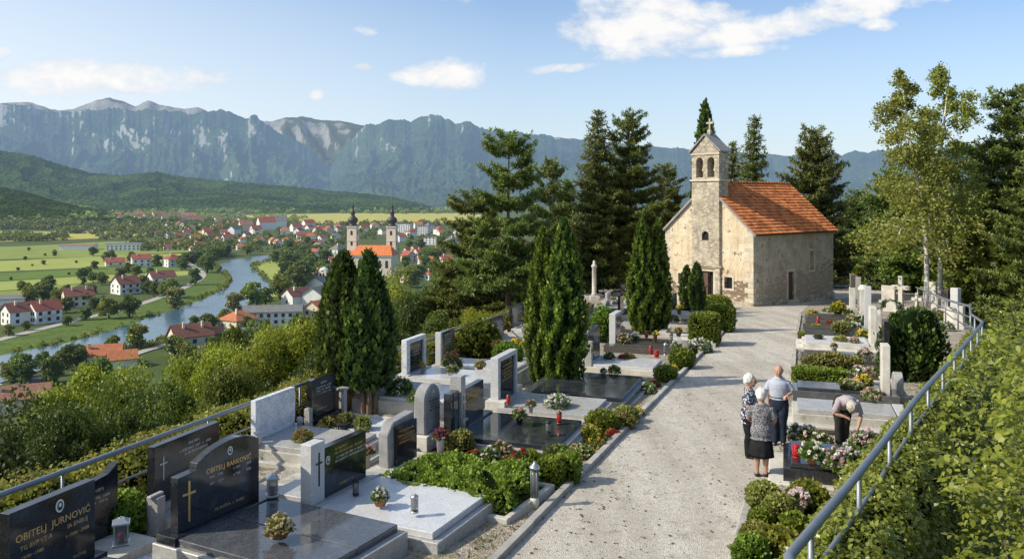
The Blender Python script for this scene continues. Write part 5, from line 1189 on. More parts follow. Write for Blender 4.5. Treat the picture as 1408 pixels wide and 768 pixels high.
flowers(858,470,.36,'bl_mixred',.55,'white and orange flower group on the low dark flat grave',None,40,.8,.05)
flowers(872,467,.36,'bl_white',.40,'white flowers right beside the white and orange group on the dark flat grave',None,24,.7,.05)
flowers(901,470,.36,'bl_yellow',.26,'gold flowers in a tall vase on the low dark flat grave',('terracotta',.08,.3),16,.7,.045)
flowers(932,505,0,'bl_red',.45,'bright red flowers at the kerb below the clipped ball shrub',('white_pot',.12,.14),40,.8,.05)
flowers(962,484,0,'bl_white',.85,'big white hydrangea at the kerb beside the clipped cube hedge',None,110,.85,.06,leafn=900)
flowers(890,540,0,'bl_white',.50,'white roses over dark leaves at the kerb beside the black double slab',None,22,.85,.055,leafn=700)
flowers(908,516,0,'bl_white',.42,'white flowers on a dark bush at the kerb corner beyond the black double slab',None,16,.85,.05,leafn=600)
flowers(798,628,0,'bl_cream',.50,'pale cream and white flowers at the kerb, right of the square box bushes',None,60,.7,.042,leafn=600)
flowers(812,609,0,'bl_yellow',.58,'yellow-green flower bush at the kerb behind the cream flowers',None,70,.85,.036,leafn=900,leaf='bush_leaf')
flowers(846,592,0,'bl_rust',.40,'orange flowers at the kerb right against the dark clipped dome',None,40,.85,.04,leafn=500)
flowers(775,640,0,'bl_rust',.34,'red-brown leafy flowers behind the cream ones at the kerb',None,26,.9,.035,leafn=500)
for px,py,c,s,lb in [(652,634,'bl_red','.34','red flowers, leftmost in the flower filled kerbed plot'),(671,634,'bl_white','.42','small white flowers in the flower filled kerbed plot'),(690,628,'bl_mixred','.46','tall red and green flowers in the middle of the flower filled kerbed plot'),(700,642,'bl_rust','.32','orange flowers in front in the flower filled kerbed plot'),(716,638,'bl_red','.42','red flowers, rightmost in the flower filled kerbed plot')]:
    flowers(px,py,.14,c,float(s),lb,None,34,.85,.038,leafn=600)
shrub(634,622,.1,.26,.24,.22,1300,.05,'olive bush at the left end of the flower filled kerbed plot','dull_leaf'); shrub(618,615,.1,.16,.16,.16,800,.05,'small olive bush beside the wine-red flowers','dull_leaf'); shrub(728,640,.1,.2,.2,.14,900,.05,'low green tuft at the path end of the flower filled kerbed plot','box_leaf')
flowers(930,476,.3,'bl_white',.36,'white flowers on the grey grave before the small junipers',None,24,.8,.05)
flowers(933,462,.3,'bl_rust',.30,'gold-brown pot plant on the grey grave before the small junipers',('dark_pot',.12,.2),18,.8,.05)
flowers(934,432,.3,'bl_yellow',.34,'gold flowers in a dark vase before the dark tall headstone',('dark_pot',.13,.3),20,.9,.05)
flowers(926,440,.3,'bl_mixred',.5,'mixed pale flowers at the foot of the dark tall headstone',None,30,.7,.055)
flowers(826,424,.3,'bl_white',.7,'white flower cushion on the slab before the thin stone column',None,50,.55,.07)
flowers(824,398,.3,'bl_red',.35,'red flower bunch right of the thin stone column',('dark_pot',.12,.5),18,.9,.06)
flowers(812,425,.2,'bl_mixred',.6,'pale flowers at the foot of the thin stone column',None,30,.9,.055)
flowers(842,412,.3,'bl_cream',.5,'cream and gold flowers on the pale grave at the far edge',None,30,.5,.06)
flowers(310,583,.42,'bl_red',.16,'small red flower behind the right end of the stepped arched headstone',None,8,.8,.035)
flowers(216,748,.03,'bl_yellow',.22,'yellow-green flower clump on white pebbles at the black double grave',None,30,.8,.026,leaf='bush_leaf'); flowers(193,750,.03,'bl_white',.34,'low white flowers spreading on the white pebbles',None,40,.4,.028,1.3); flowers(176,742,.03,'bl_rust',.18,'reddish flower clump on white pebbles beside the steel lantern',None,20,.7,.028)
# right side
PK=('terracotta',.12,.12)
flowers(1117,636,.37,'bl_white',.42,'white chrysanthemums in a terracotta pot in the middle of the polished black grave',PK,34,.8,.055,leafn=700)
flowers(1093,600,.10,'bl_white',.46,'white chrysanthemums, leftmost bush of the bed behind the polished black grave',None,34,.8,.055,leafn=700)
flowers(1110,603,.10,'bl_pinkwhite',.46,'pinkish white chrysanthemums, middle bush of the bed behind the polished black grave',None,34,.8,.055,leafn=700)
flowers(1130,608,.10,'bl_white',.40,'white chrysanthemums, rightmost bush of the bed behind the polished black grave',None,20,.7,.05,leafn=600)
flowers(1152,640,.37,'bl_pinkwhite',.50,'pink and white chrysanthemum bush on the polished black grave, beside the ivy',None,40,.8,.06,leafn=800)
flowers(1170,632,.37,'bl_white',.44,'white and wine chrysanthemums next to the pink bush on the polished black grave',None,26,.85,.06,leafn=700)
flowers(1189,618,.42,'bl_pinkwhite',.55,'largest pink and white chrysanthemum bush, nearest the bending mourner',None,46,.9,.06,leafn=800)
flowers(1199,552,.46,'bl_mixred',.44,'red and white flower bowl on the pale stepped grave',('grey_pot',.15,.08),44,.75,.045,1.2)
flowers(1187,528,.40,'bl_yellow',.44,'bright yellow chrysanthemums on the mirror slab',None,46,.8,.05)
flowers(1172,532,.40,'bl_cream',.48,'low yellow-cream flowers left of the bright yellow ones on the mirror slab',None,46,.5,.045,1.3)
flowers(1180,515,.35,'bl_pinkwhite',.46,'white and pink flowers behind the bright yellow chrysanthemums',None,34,.75,.055); flowers(1199,516,.35,'bl_mixred',.46,'peach flowers beside the edge-on pillar, right of the white and pink ones',None,34,.75,.055)
flowers(1158,534,.40,'bl_cream',.24,'small potted plant at the end of the clipped box hedge',('dark_pot',.08,.12),12,.9,.035)
flowers(1147,489,.38,'bl_rust',.22,'brown plant in an upright pale vase in the middle of the brown slab',('white_pot',.09,.32),14,.8,.04)
flowers(1188,492,.38,'bl_pinkwhite',.50,'white and pink flowers at the far end of the brown slab',None,40,.9,.06)
flowers(1125,466,.34,'dull_leaf' if False else 'bl_rust',.28,'dry plant in a low dark bowl on the pale right-hand slab',('dark_pot',.2,.12),6,.4,.03)
flowers(1156,468,.34,'bl_cream',.46,'pale cream and green plants on the pale right-hand slab',None,24,.6,.045,1.3,leaf='dull_leaf')
flowers(1175,470,.34,'bl_mixred',.34,'dark red and white flowers before the yellow bunch at the pale slab end',None,20,.8,.05); flowers(1186,463,.34,'bl_yellow',.50,'yellow and orange flowers at the far end of the pale right-hand slab',None,34,.8,.06)
flowers(1142,446,.42,'bl_red',.36,'round deep red bunch on the dark brown raised slab',None,34,.7,.05)
flowers(1116,431,.42,'bl_yellow',.50,'yellow flowers on a white dish on the farthest dark slab',None,36,.5,.055,1.3)
flowers(1152,432,.42,'bl_yellow',.75,'big yellow-green flower pot on the farthest dark slab',('dark_pot',.24,.22),50,.85,.06,leafn=600,leaf='bush_leaf')
flowers(1138,428,.42,'bl_white',.5,'white bunch left of the big yellow-green pot',None,24,.6,.06)
for i,(px,py,c,lb) in enumerate([(1166,432,'bl_white','white flowers left of the round capped pillar, upper of the row'),(1172,442,'bl_cream','cream flowers left of the round capped pillar'),(1162,450,'bl_cream','yellow-cream flowers below the cream ones at the round capped pillar'),(1175,452,'bl_white','white round flowers at the foot of the round capped pillar'),(1182,440,'bl_white','white flowers right behind the round capped pillar')]):
    flowers(px,py,.35,c,.55,lb,None,30,.8,.065)
flowers(1226,422,.1,'bl_white',1.0,'wide white flower bush below the square pale block stone',None,50,.6,.075,leafn=600)
flowers(1290,437,.1,'bl_rust',.9,'rust and peach flower cushion behind the dark juniper bush',None,60,.55,.07,1.3); flowers(1268,430,.1,'bl_rust',.8,'brown-red flowers at the birch foot',None,40,.5,.065)
flowers(1302,452,.1,'bl_white',.6,'white and yellow flowers right of the dark juniper bush',None,34,.8,.06); flowers(1292,478,.1,'bl_pink',.5,'pink flowers between the dark juniper bush and the ivy',None,34,.8,.05)
flowers(1098,712,.02,'bl_pinkwhite',.34,'pink and white flowers in a white wrapped vase at the path-edge bed',('white_pot',.10,.24),50,.9,.042,leafn=500)

for i,(px,py,c,s_,lb) in enumerate([(750,462,'bl_red',.4,'red bunch left behind the middle cypress pair'),(762,450,'bl_white',.4,'white bunch left behind the middle cypress pair'),(822,448,'bl_mixred',.45,'red and white bunch behind the dark curved-top headstone'),(848,438,'bl_yellow',.4,'yellow bunch beyond the light edged headstone'),(866,428,'bl_red',.45,'red bunch at the left foot of the chapel cypress pair'),(848,418,'bl_white',.5,'white bunch between thin column and chapel cypress pair'),(868,406,'bl_pink',.5,'pink bunch below the framed notice board'),(810,402,'bl_yellow',.5,'yellow bunch at the far left of the thin column'),(925,424,'bl_red',.5,'red bunch near the barred chapel window'),(782,428,'bl_white',.5,'white bunch between the middle cypress pair and the thin column')]):
    flowers(px,py,.3,c,s_,lb,None,26,.75,.055)
flowers(842,600,0,'bl_red',.34,'red flowers at the kerb in front of the dark clipped dome',None,40,.7,.036,leafn=500)
flowers(786,645,0,'bl_yellow',.36,'small yellow flowers at the kerb beside the right square box bush',None,44,.7,.032,leafn=500)
flowers(876,570,0,'bl_yellow',.38,'golden flowers at the kerb beyond the yellow-green cushion',None,40,.6,.036,leafn=500)
flowers(822,616,0,'bl_rust',.34,'rusty orange flowers at the kerb between yellow bush and cream flowers',None,40,.7,.036,leafn=500)
flowers(900,531,0,'bl_red',.34,'small red flowers at the kerb beside the white roses',None,30,.7,.04,leafn=450)
flowers(926,509,0,'bl_yellow',.34,'small yellow flowers at the kerb below the bright red ones',None,30,.7,.042,leafn=450)
# lanterns and candles
def lantern(p,h,label,w=.10,metal='steel',candle=True,rz=.4,group='grave lanterns'):
    e=empty('grave_lantern',p,rz,label,'lantern',group); a=w/2
    m=MB(); m.box(-a*1.15,a*1.15,-a*1.15,a*1.15,0,h*.09); m.build('base',M[metal],e,bevel=.003)
    m=MB(); t_=w*.09
    for sx in (-1,1):
        for sy in (-1,1): m.box(min(sx*a,sx*(a-t_)),max(sx*a,sx*(a-t_)),min(sy*a,sy*(a-t_)),max(sy*a,sy*(a-t_)),h*.09,h*.76)
    m.build('frame',M[metal],e)
    m=MB(); b=a-t_*1.2; m.box(-b,b,-b,b,h*.1,h*.75); m.build('glass',M['clear_glass'],e)
    if candle: m=MB(); m.lathe([(b*.55,h*.11),(b*.55,h*.42),(b*.2,h*.43)],10); m.build('candle',M['red_glass'],e)
    m=MB(); m.box(-a*1.2,a*1.2,-a*1.2,a*1.2,h*.76,h*.82); vs=[(-a*1.1,-a*1.1,h*.821),(a*1.1,-a*1.1,h*.821),(a*1.1,a*1.1,h*.821),(-a*1.1,a*1.1,h*.821),(-a*.4,-a*.4,h*.95),(a*.4,-a*.4,h*.95),(a*.4,a*.4,h*.95),(-a*.4,a*.4,h*.95)]
    m.add(vs,[(3,2,1,0),(0,1,5,4),(1,2,6,5),(2,3,7,6),(3,0,4,7),(4,5,6,7)]); m.box(-a*.12,a*.12,-a*.12,a*.12,h*.95,h); m.build('cap',M[metal],e); return e
def votive(p,h,label,r=.04,glass='red_glass',metal='bronze',group='votive candles'):
    e=empty('votive_candle',p,0,label,'candle',group)
    m=MB(); m.lathe([(r*1.1,0),(r*1.1,h*.08),(r*.8,h*.1)],12); m.build('base',M[metal],e)
    m=MB(); m.lathe([(r*.85,h*.1),(r,h*.25),(r,h*.7),(r*.8,h*.76)],12); m.build('glass',M[glass],e)
    m=MB(); m.lathe([(r*1.12,h*.76),(r*1.05,h*.84),(r*.5,h*.93),(r*.12,h*.95),(r*.12,h)],12); m.build('cap',M[metal],e); return e
def GS(px,py,h): p=G(px,py,h); return Vector((p.x,p.y,zc(p.x,p.y)+h))
ga=(-5.28+.309*.93,9.7+.951*.93); lantern((ga[0]+.06,ga[1]-.03,zc(0,9.7)+.39),.36,'big silver square lantern on the dark plinth of the nearest headstone',.17)
gb=(-4.0+.469*.84,11.7+.883*.84); lantern((gb[0]+.05,gb[1]-.03,zc(0,11.7)+.44),.34,'silver square lantern with red candle on the plinth of the stepped arched headstone',.15)
lantern(GS(146,690,.1),.22,'small black lantern on the white kerb beside the wavy headstone',.11,'iron')
lantern(GS(489,680,.35),.26,'small dark lantern at the foot of the black panel on the silver slab',.075,'iron')
votive(GS(570,704,.35),.28,'bronze lantern with glass window in the middle of the pale silver slab',.055,'clear_glass','steel')
votive(GS(769,582,.41),.28,'red votive candle with dark cap on the dark polished grave',.055); votive(GS(754,595,.41),.27,'dark bronze lantern at the path end of the dark polished grave',.055,'clear_glass','iron')
votive(GS(699,556,.38),.26,'red lantern standing left at the light framed headstone',.05); votive(GS(895,487,.32),.34,'left red votive on the light slab beside the kerb',.07); votive(GS(903,491,.32),.26,'right and shorter red votive on the light slab beside the kerb',.08,'red_glass','red_glass')
votive(GS(915,488,.25),.46,'grey glass lantern at the path end of the light slab',.07,'clear_glass','steel'); votive(GS(923,470,.36),.36,'bronze lantern at the path end of the low dark flat grave',.07,'clear_glass'); votive(GS(889,464,.36),.3,'small gold votive in front of the chapel cypress pair',.07,'red_glass','bronze')
votive(GS(1095,628,.37),.25,'big red votive candle on the polished black grave beside the woman in the skirt',.075,'red_glass','red_glass'); votive(GS(1125,446,.42),.42,'small red votive on the dark brown raised slab',.07)
lantern(GS(470,592,.18),.18,'black lantern box right of the black headstone on white pebbles',.2,'iron',False)
# tall lantern post at the kerb
p=G(735,697); e=empty('lantern_post',p,0,'waist-high glass lantern post on a stone foot beside the kerb','lantern')
m=MB(); m.lathe([(.075,-.1),(.075,.14),(.065,.16)],14); m.build('foot',M['pale_stone'],e)
m=MB()
for a in range(4): m.tube([(.062*math.cos(a*1.5708+.5),.062*math.sin(a*1.5708+.5),.16),(.062*math.cos(a*1.5708+.5),.062*math.sin(a*1.5708+.5),.62)],.010,6)
m.build('frame',M['galv'],e); m=MB(); m.lathe([(.055,.165),(.055,.61)],14); m.build('glass',M['clear_glass'],e)
m=MB(); m.lathe([(.085,.62),(.09,.65),(.06,.675),(.03,.70),(.018,.74)],14); m.build('cap',M['steel'],e)
# weeds and fallen leaves that nobody could count
g=np.random.default_rng(91); n=5200; u=g.random(n)
xs=[];ys=[]
for i in range(n):
    y=8+36*g.random()**1.6; k=-4.05-.35*0; v=(-4.1-1.6*g.random()**1.7) if g.random()<.72 else (-.95+.45*g.random())
    uu=(y+.3454*v)/.9385; x=.3454*uu+.9385*v; y2=.9385*uu-.3454*v; xs.append(x);ys.append(y2)
xs=np.array(xs);ys=np.array(ys); gate=(pnoise(xs*1.3,ys*1.3,2)+.25*g.random(n))>-.02; xs=xs[gate];ys=ys[gate];n=len(xs)
P=np.stack([xs,ys,zc(xs,ys)+.01],1); D=unit(g.normal(size=(n,3))*.8+np.array([0,0,.7])); o=link('weeds',quad_mesh('weeds',leaf_quads(P,D,rdir(n),.05*(.6+g.random(n)),.22),4,g.random(n)),M['dull_leaf']); o['kind']='stuff'
M['litter']=plain('litter',(.13,.07,.03),.9,var=.5,scale=3)
n=1300; v=-4.6+4.0*g.random(n)**1.3; uu=8+40*g.random(n)**1.5; xs=.3454*uu+.9385*v; ys=.9385*uu-.3454*v
P=np.stack([xs,ys,zc(xs,ys)+.016],1); o=link('fallen_leaves',quad_mesh('fallen_leaves',leaf_quads(P,unit(g.normal(size=(n,3))*np.array([1,1,.12])),np.array([[0,0,1.]])+.25*rdir(n),.055*(.4+g.random(n)),.35),4,g.random(n)),M['litter']); o['kind']='stuff'
# ------------------------------------------------------------------ the chapel
t=NT('plaster'); c=t.coord(); sx=t.n('ShaderNodeSeparateXYZ'); t.set(sx,'Vector',c)
big=t.noise(c,.8,7,.66); mid=t.noise(c,2.6,7,.7); st=t.noise(t.mapping(c,(3.2,3.2,.32)),1.1,6,.7)
col=t.ramp(big,[(.30,(.44,.335,.21)),(.5,(.64,.525,.365)),(.7,(.74,.645,.49))])
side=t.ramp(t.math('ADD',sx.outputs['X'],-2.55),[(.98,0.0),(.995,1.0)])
col=t.mix(side,col,t.ramp(big,[(.30,(.30,.255,.18)),(.5,(.47,.41,.31)),(.7,(.58,.52,.41))]))  # long wall greyer and darker: its shaded look painted into the plaster
col=t.mix(t.ramp(st,[(.50,0.0),(.70,.45)]),col,(.25,.195,.13))
col=t.mix(t.ramp(t.noise(c,1.4,8,.75),[(.58,0.0),(.68,.6)]),col,(.45,.26,.10))
# render lost low down: bare rubble
vo=t.n('ShaderNodeTexVoronoi'); vo.feature='F1'; t.set(vo,'Vector',t.mapping(c,(1,1,1.7))); vo.inputs['Scale'].default_value=3.2
bw=t.n('ShaderNodeRGBToBW'); t.set(bw,'Color',vo.outputs['Color']); rub=t.ramp(bw.outputs[0],[(.1,(.22,.155,.10)),(.5,(.38,.28,.19)),(.9,(.52,.43,.32))])
rub=t.mix(t.ramp(vo.outputs['Distance'],[(.32,0.0),(.5,.8)]),rub,(.14,.10,.07))
low=t.math('ADD',t.math('MULTIPLY',sx.outputs['Z'],-.34),t.math('ADD',t.math('MULTIPLY',mid,1.0),t.math('MULTIPLY',t.noise(c,.33,4,.6),2.0))); lf=t.ramp(low,[(.98,0.0),(1.07,.95)])
lf2=t.ramp(t.math('ADD',mid,t.math('MULTIPLY',big,.5)),[(.86,0.0),(.91,.8)]); lf=t.math('MAXIMUM',lf,lf2)
col=t.mix(t.ramp(t.noise(c,1.7,8,.75),[(.54,0.0),(.68,.45)]),col,(.42,.345,.24)); col=t.mix(t.ramp(t.noise(c,4.2,8,.8),[(.57,0.0),(.68,.5)]),col,(.24,.185,.12))
ck=t.n('ShaderNodeTexVoronoi'); ck.feature='DISTANCE_TO_EDGE'; t.set(ck,'Vector',t.mapping(c,(1,1,.6))); ck.inputs['Scale'].default_value=.9; nzc=t.noise(c,3.5,6,.7)
col=t.mix(t.math('MULTIPLY',t.ramp(t.math('ADD',ck.outputs['Distance'],t.math('MULTIPLY',t.math('SUBTRACT',nzc,.5),.12)),[(.0,.8),(.012,0.0)]),t.ramp(mid,[(.45,0.0),(.55,1.0)])),col,(.16,.12,.08))
col=t.mix(t.ramp(t.noise(c,7,7,.8),[(.5,0.0),(.72,.5)]),col,(.70,.60,.44))
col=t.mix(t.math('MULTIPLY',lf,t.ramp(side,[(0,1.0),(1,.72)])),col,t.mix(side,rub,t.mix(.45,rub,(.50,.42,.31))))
h=t.math('ADD',t.math('MULTIPLY',lf,-1.6),t.math('ADD',t.math('MULTIPLY',t.math('MULTIPLY',vo.outputs['Distance'],lf),-1.6),t.math('MULTIPLY',t.noise(c,14,6,.7),.5)))
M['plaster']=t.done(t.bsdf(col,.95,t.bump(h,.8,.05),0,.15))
t=NT('ashlar'); c=t.coord()
vo=t.n('ShaderNodeTexVoronoi'); vo.feature='F1'; t.set(vo,'Vector',t.mapping(c,(1,1,1.6))); vo.inputs['Scale'].default_value=3.0
bw=t.n('ShaderNodeRGBToBW'); t.set(bw,'Color',vo.outputs['Color'])
col=t.ramp(bw.outputs[0],[(.1,(.30,.24,.17)),(.5,(.48,.41,.31)),(.9,(.66,.61,.52))]); col=t.mix(t.ramp(vo.outputs['Distance'],[(.34,0.0),(.5,.6)]),col,(.20,.16,.12))
col=t.mix(t.ramp(t.noise(c,1.1,7,.7),[(.42,0.0),(.66,.72)]),col,(.60,.52,.39)); col=t.mix(t.ramp(t.noise(t.mapping(c,(2,2,.4)),1.6,6,.7),[(.52,0.0),(.72,.7)]),col,(.15,.13,.11))
M['ashlar']=t.done(t.bsdf(col,.95,t.bump(t.math('ADD',t.math('MULTIPLY',vo.outputs['Distance'],-1.2),t.math('MULTIPLY',t.noise(c,12,6,.7),.6)),.7,.04),0,.15))
M['dressed']=weathered('dressed',(.62,.55,.43),(.36,.30,.22),.9,2.0,None,30)
t=NT('clay_tile'); c=t.coord(); vo=t.voro(t.mapping(c,(4.0,3.3,3.3)),1.0,out='Color'); bw=t.n('ShaderNodeRGBToBW'); t.set(bw,'Color',vo)
col=t.ramp(bw.outputs[0],[(.1,(.34,.095,.033)),(.5,(.60,.185,.052)),(.9,(.74,.30,.11))]); col=t.mix(t.ramp(t.noise(c,.7,7,.7),[(.44,0.0),(.66,.65)]),col,(.21,.10,.055)); col=t.mix(t.ramp(t.noise(c,5,6,.75),[(.6,0.0),(.75,.5)]),col,(.16,.12,.08))
M['clay_tile']=t.done(t.bsdf(col,.85,t.bump(t.noise(c,16,4),.3,.01),0,.25))
W,L,EV,RH=7.1,9.7,4.75,7.85
P0=G(1036,421.5); fd=Vector((.643,-.766,0)); org=P0-fd*(W/2); zf=zc(P0.x,P0.y)
CH=empty('chapel',(org.x,org.y,zf),R(-50),'small old stone chapel with orange tiled roof, bell gable and peeling ochre plaster','chapel')
def boolean(me_name,mb,cuts,mats,parent):
    o=mb.build(me_name,mats,None); cm=cuts.build('cutter',mats[0],None)
    md=o.modifiers.new('b','BOOLEAN'); md.object=cm; md.operation='DIFFERENCE'; md.solver='EXACT'
    dg=bpy.context.evaluated_depsgraph_get(); me=bpy.data.meshes.new_from_object(o.evaluated_get(dg)); me.name=me_name
    bpy.data.objects.remove(o); bpy.data.objects.remove(cm); r=bpy.data.objects.new(me_name,me); COL.objects.link(r); r.parent=parent
    return r
m=MB(); m.prism([(-W/2,-1.2),(W/2,-1.2),(W/2,EV),(0,RH-.16),(-W/2,EV)],0,L)
cut=MB(); D=.32
cut.box(-.5,.5,-.3,D,.10,2.0); cut.box(1.38,1.98,-.3,D,1.0,1.72); cut.box(-2.4,-1.8,-.3,D,1.0,1.72)
cut.box(W/2-D,W/2+.3,3.95,4.68,.12,1.95); cut.box(W/2-D,W/2+.3,6.65,7.15,1.95,3.25)
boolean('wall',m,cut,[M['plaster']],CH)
# doors
m=MB(); m.box(-.48,-.02,.10,.15,.12,1.98); d=m.build('door',M['wood_dark'],CH,bevel=.004)
m=MB(); m.box(-.14,-.10,.06,.10,.95,1.05); m.build('handle',M['iron'],d)
m=MB(); m.box(-.01,.49,D-.03,D-.01,.11,1.99); m.build('dark_opening_panel',M['black_void'],CH)  # black panel painted in for the unlit inside beside the door leaf
m=MB(); m.box(-.72,-.50,-.05,.10,-.1,2.0); m.box(.50,.72,-.05,.10,-.1,2.0); m.box(-.72,.72,-.05,.10,2.001,2.2); m.box(-.62,.62,-.32,.06,-.2,.10); m.build('door_surround',M['dressed'],CH,bevel=.015)
m=MB(); m.box(-1.25,1.25,-.24,.0,2.32,2.42); m.box(-1.12,1.12,-.16,.0,2.21,2.32); m.prism([(-1.2,2.421),(1.2,2.421),(.0,3.05)],-.06,.0); m.build('door_hood',M['ashlar'],CH,bevel=.01)
def barred(x,z0,z1,w):
    m=MB(); m.box(x-w/2-.14,x+w/2+.14,-.04,.06,z0-.14,z0); m.box(x-w/2-.14,x+w/2+.14,-.04,.06,z1,z1+.14); m.box(x-w/2-.14,x-w/2,-.04,.06,z0,z1); m.box(x+w/2,x+w/2+.14,-.04,.06,z0,z1)
    f=m.build('window_surround',M['dressed'],CH,bevel=.012)
    m=MB(); m.box(x-w/2,x+w/2,D-.04,D-.02,z0,z1); m.build('window_pane',M['window_glass'],f)
    m=MB()
    for i in range(1,4): q=x-w/2+w*i/4; m.box(q-.012,q+.012,.05,.075,z0,z1)
    for i in range(1,4): q=z0+(z1-z0)*i/4; m.box(x-w/2,x+w/2,.076,.10,q-.012,q+.012)
    m.build('window_bars',M['iron'],f)
barred(1.68,1.0,1.72,.60); barred(-2.1,1.0,1.72,.60)
# side door and side window (on the long wall, x = W/2)
S=Matrix.Translation((W/2,0,0))@Matrix.Rotation(R(90),4,'Z')      # local x runs along the long wall, -y points out of it
m=MB(); m.box(3.96,4.67,.16,.21,.12,1.94,0,S); d=m.build('side_door',M['wood_dark'],CH,bevel=.004)
m=MB(); m.box(3.78,3.95,-.04,.08,-.1,1.96,0,S); m.box(4.68,4.85,-.04,.08,-.1,1.96,0,S); m.box(3.78,4.85,-.04,.08,1.961,2.14,0,S); m.box(3.8,4.83,-.3,.05,-.3,.10,0,S); m.build('door_surround',M['dressed'],CH,bevel=.012)
m=MB(); m.box(6.5,6.65,-.03,.06,1.8,3.4,0,S); m.box(7.15,7.3,-.03,.06,1.8,3.4,0,S); m.box(6.65,7.15,-.03,.06,3.25,3.4,0,S); m.box(6.65,7.15,-.03,.06,1.8,1.95,0,S); f=m.build('window_surround',M['dressed'],CH,bevel=.012)
m=MB(); m.box(6.65,7.15,.27,.29,1.95,3.25,0,S); m.build('window_pane',M['window_glass'],f)
# corner stones and plinth course
m=MB(); z=-.2; k=0
g=np.random.default_rng(3)
for sx_ in (-1,1):
    z=-.2;k=0
    while z<EV-.25:
        hh=.26+.12*g.random(); a=(.62 if k%2 else .34)+.1*g.random(); b=(.34 if k%2 else .62)
        x0=sx_*(W/2+.018); x1=sx_*(W/2-a); 
        if g.random()<.82: m.box(min(x0,x1),max(x0,x1),-.018,b*.9,z+.008,z+hh-.008)
        z+=hh;k+=1
m.build('corner_stonework',M['dressed'],CH,bevel=.02)
for bb in [(-W/2-.06,-.73,-.07,-.001,-.6,.24),(.73,W/2+.06,-.07,-.001,-.6,.24),(W/2+.001,W/2+.09,-.002,3.77,-.6,.26),(W/2+.001,W/2+.09,4.86,L+.05,-.9,.26)]:
    m=MB(); m.box(*bb); m.build('wall_foot',M['ashlar'],CH,bevel=.03)
# roof: two tiled slopes
def slope(sgn):
    nx=int(L/.22)*5; rows=17; ov=.28; y0,y1=-.16,L+.18
    sl=math.hypot(W/2,RH-EV); run=W/2+ov; nv=rows*2
    ys=np.linspace(y0,y1,nx); A=[]
    for r in range(rows):
        for e_,lift in ((0.0,.045),(.96,.0)):
            s=1-(r+e_)/rows if False else (r+e_)/rows
            A.append((s,.045-.045*e_ if False else .05*e_))
    out=np.zeros((len(A),nx,3))
    for i,(s,lf) in enumerate(A):
        x=run*s; z=RH+.02-(RH-EV)/(W/2)*x
        cor=.045*np.abs(np.sin(np.pi*(ys-y0)/.22))
        n_=np.array([(RH-EV),W/2]); n_=n_/np.linalg.norm(n_)
        out[i,:,0]=sgn*(x+n_[0]*(cor+lf)); out[i,:,1]=ys; out[i,:,2]=z+n_[1]*(cor+lf)
    if sgn<0: out=out[::-1]
    return out
RO=empty('roof',(0,0,0)); RO.parent=CH
for s in (-1,1):
    o=link('tile_slope',grid_mesh('tile_slope',slope(s),False),M['clay_tile'],RO)
m=MB()
for s in (-1,1):
    x1=W/2+.26; k=(RH-EV)/(W/2); z1=RH-k*x1
    for ya,yb in ((-.19,-.02),(L+.02,L+.2)):
        m.add([(0,ya,RH-.14),(0,yb,RH-.14),(s*x1,yb,z1-.14),(s*x1,ya,z1-.14),(0,ya,RH+.03),(0,yb,RH+.03),(s*x1,yb,z1+.03),(s*x1,ya,z1+.03)],[(0,1,2,3),(7,6,5,4),(0,4,5,1),(1,5,6,2),(2,6,7,3),(3,7,4,0)])
m.build('verge',M['rough_stone'],RO)
m=MB()
for i in range(30):
    y=-.18+(L+.34)*i/30; m.tube([(0,y,RH+.05),(0,y+(L+.34)/30+.03,RH+.065)],[.12,.105],8)
m.build('ridge_tile',M['clay_tile'],RO)
m=MB(); m.box(W/2+.02,W/2+.24,-.1,L+.1,EV-.30,EV-.22); m.build('eave_board',M['wood_dark'],RO)
# bell gable
BW,B0,B1=1.1,-.22,.78
m=MB(); m.box(-BW,BW,B0,-.001,-.6,2.2); m.box(-BW,BW,B0,-.001,2.43,4.4) if False else None
m2=MB(); m2.prism([(-BW,2.43),(BW,2.43),(BW,9.85),(0,10.95),(-BW,9.85)],B0,B1)
cut=MB()
for x in (-.46,.46): cut.prism([(a+x,b+8.22) for a,b in arch_poly(.56,1.32,1.0,0,10)],B0-.5,B1+.5)
cut.prism([(a,b+4.05) for a,b in arch_poly(.56,.62,1.0,0,10)],B0-.5,B0+.3)
bg_=boolean('bell_gable',m2,cut,[M['ashlar']],CH)
m=MB(); m.box(-BW-.02,-.73,B0+.05,-.001,-.6,2.2); m.box(.73,BW+.02,B0+.05,-.001,-.6,2.2); m.build('gable_foot',M['ashlar'],CH,bevel=.02)
m=MB(); m.prism([(-.28+0,4.06),(.28,4.06),(.28,4.4),(.2,4.58),(0,4.66),(-.2,4.58),(-.28,4.4)],B0+.16,B0+.19); m.build('lunette_pane',M['black_void'],bg_)
m=MB(); m.box(-BW-.10,BW+.10,B0-.10,B1+.10,7.95,8.08); m.build('cornice',M['dressed'],bg_,bevel=.02); m=MB(); m.box(-BW-.06,BW+.06,B0-.06,B1+.06,9.70,9.80); m.build('cornice',M['dressed'],bg_,bevel=.02)
m=MB()
for s in (-1,1):
    m.add([(0,B0-.12,11.0),(0,B1+.12,11.0),(s*(BW+.18),B1+.12,9.84),(s*(BW+.18),B0-.12,9.84),(0,B0-.12,11.12),(0,B1+.12,11.12),(s*(BW+.18),B1+.12,9.95),(s*(BW+.18),B0-.12,9.95)],[(0,1,2,3),(7,6,5,4),(0,4,5,1),(1,5,6,2),(2,6,7,3),(3,7,4,0)])
m.build('gable_coping',M['rough_stone'],bg_)
cy_=(B0+B1)/2
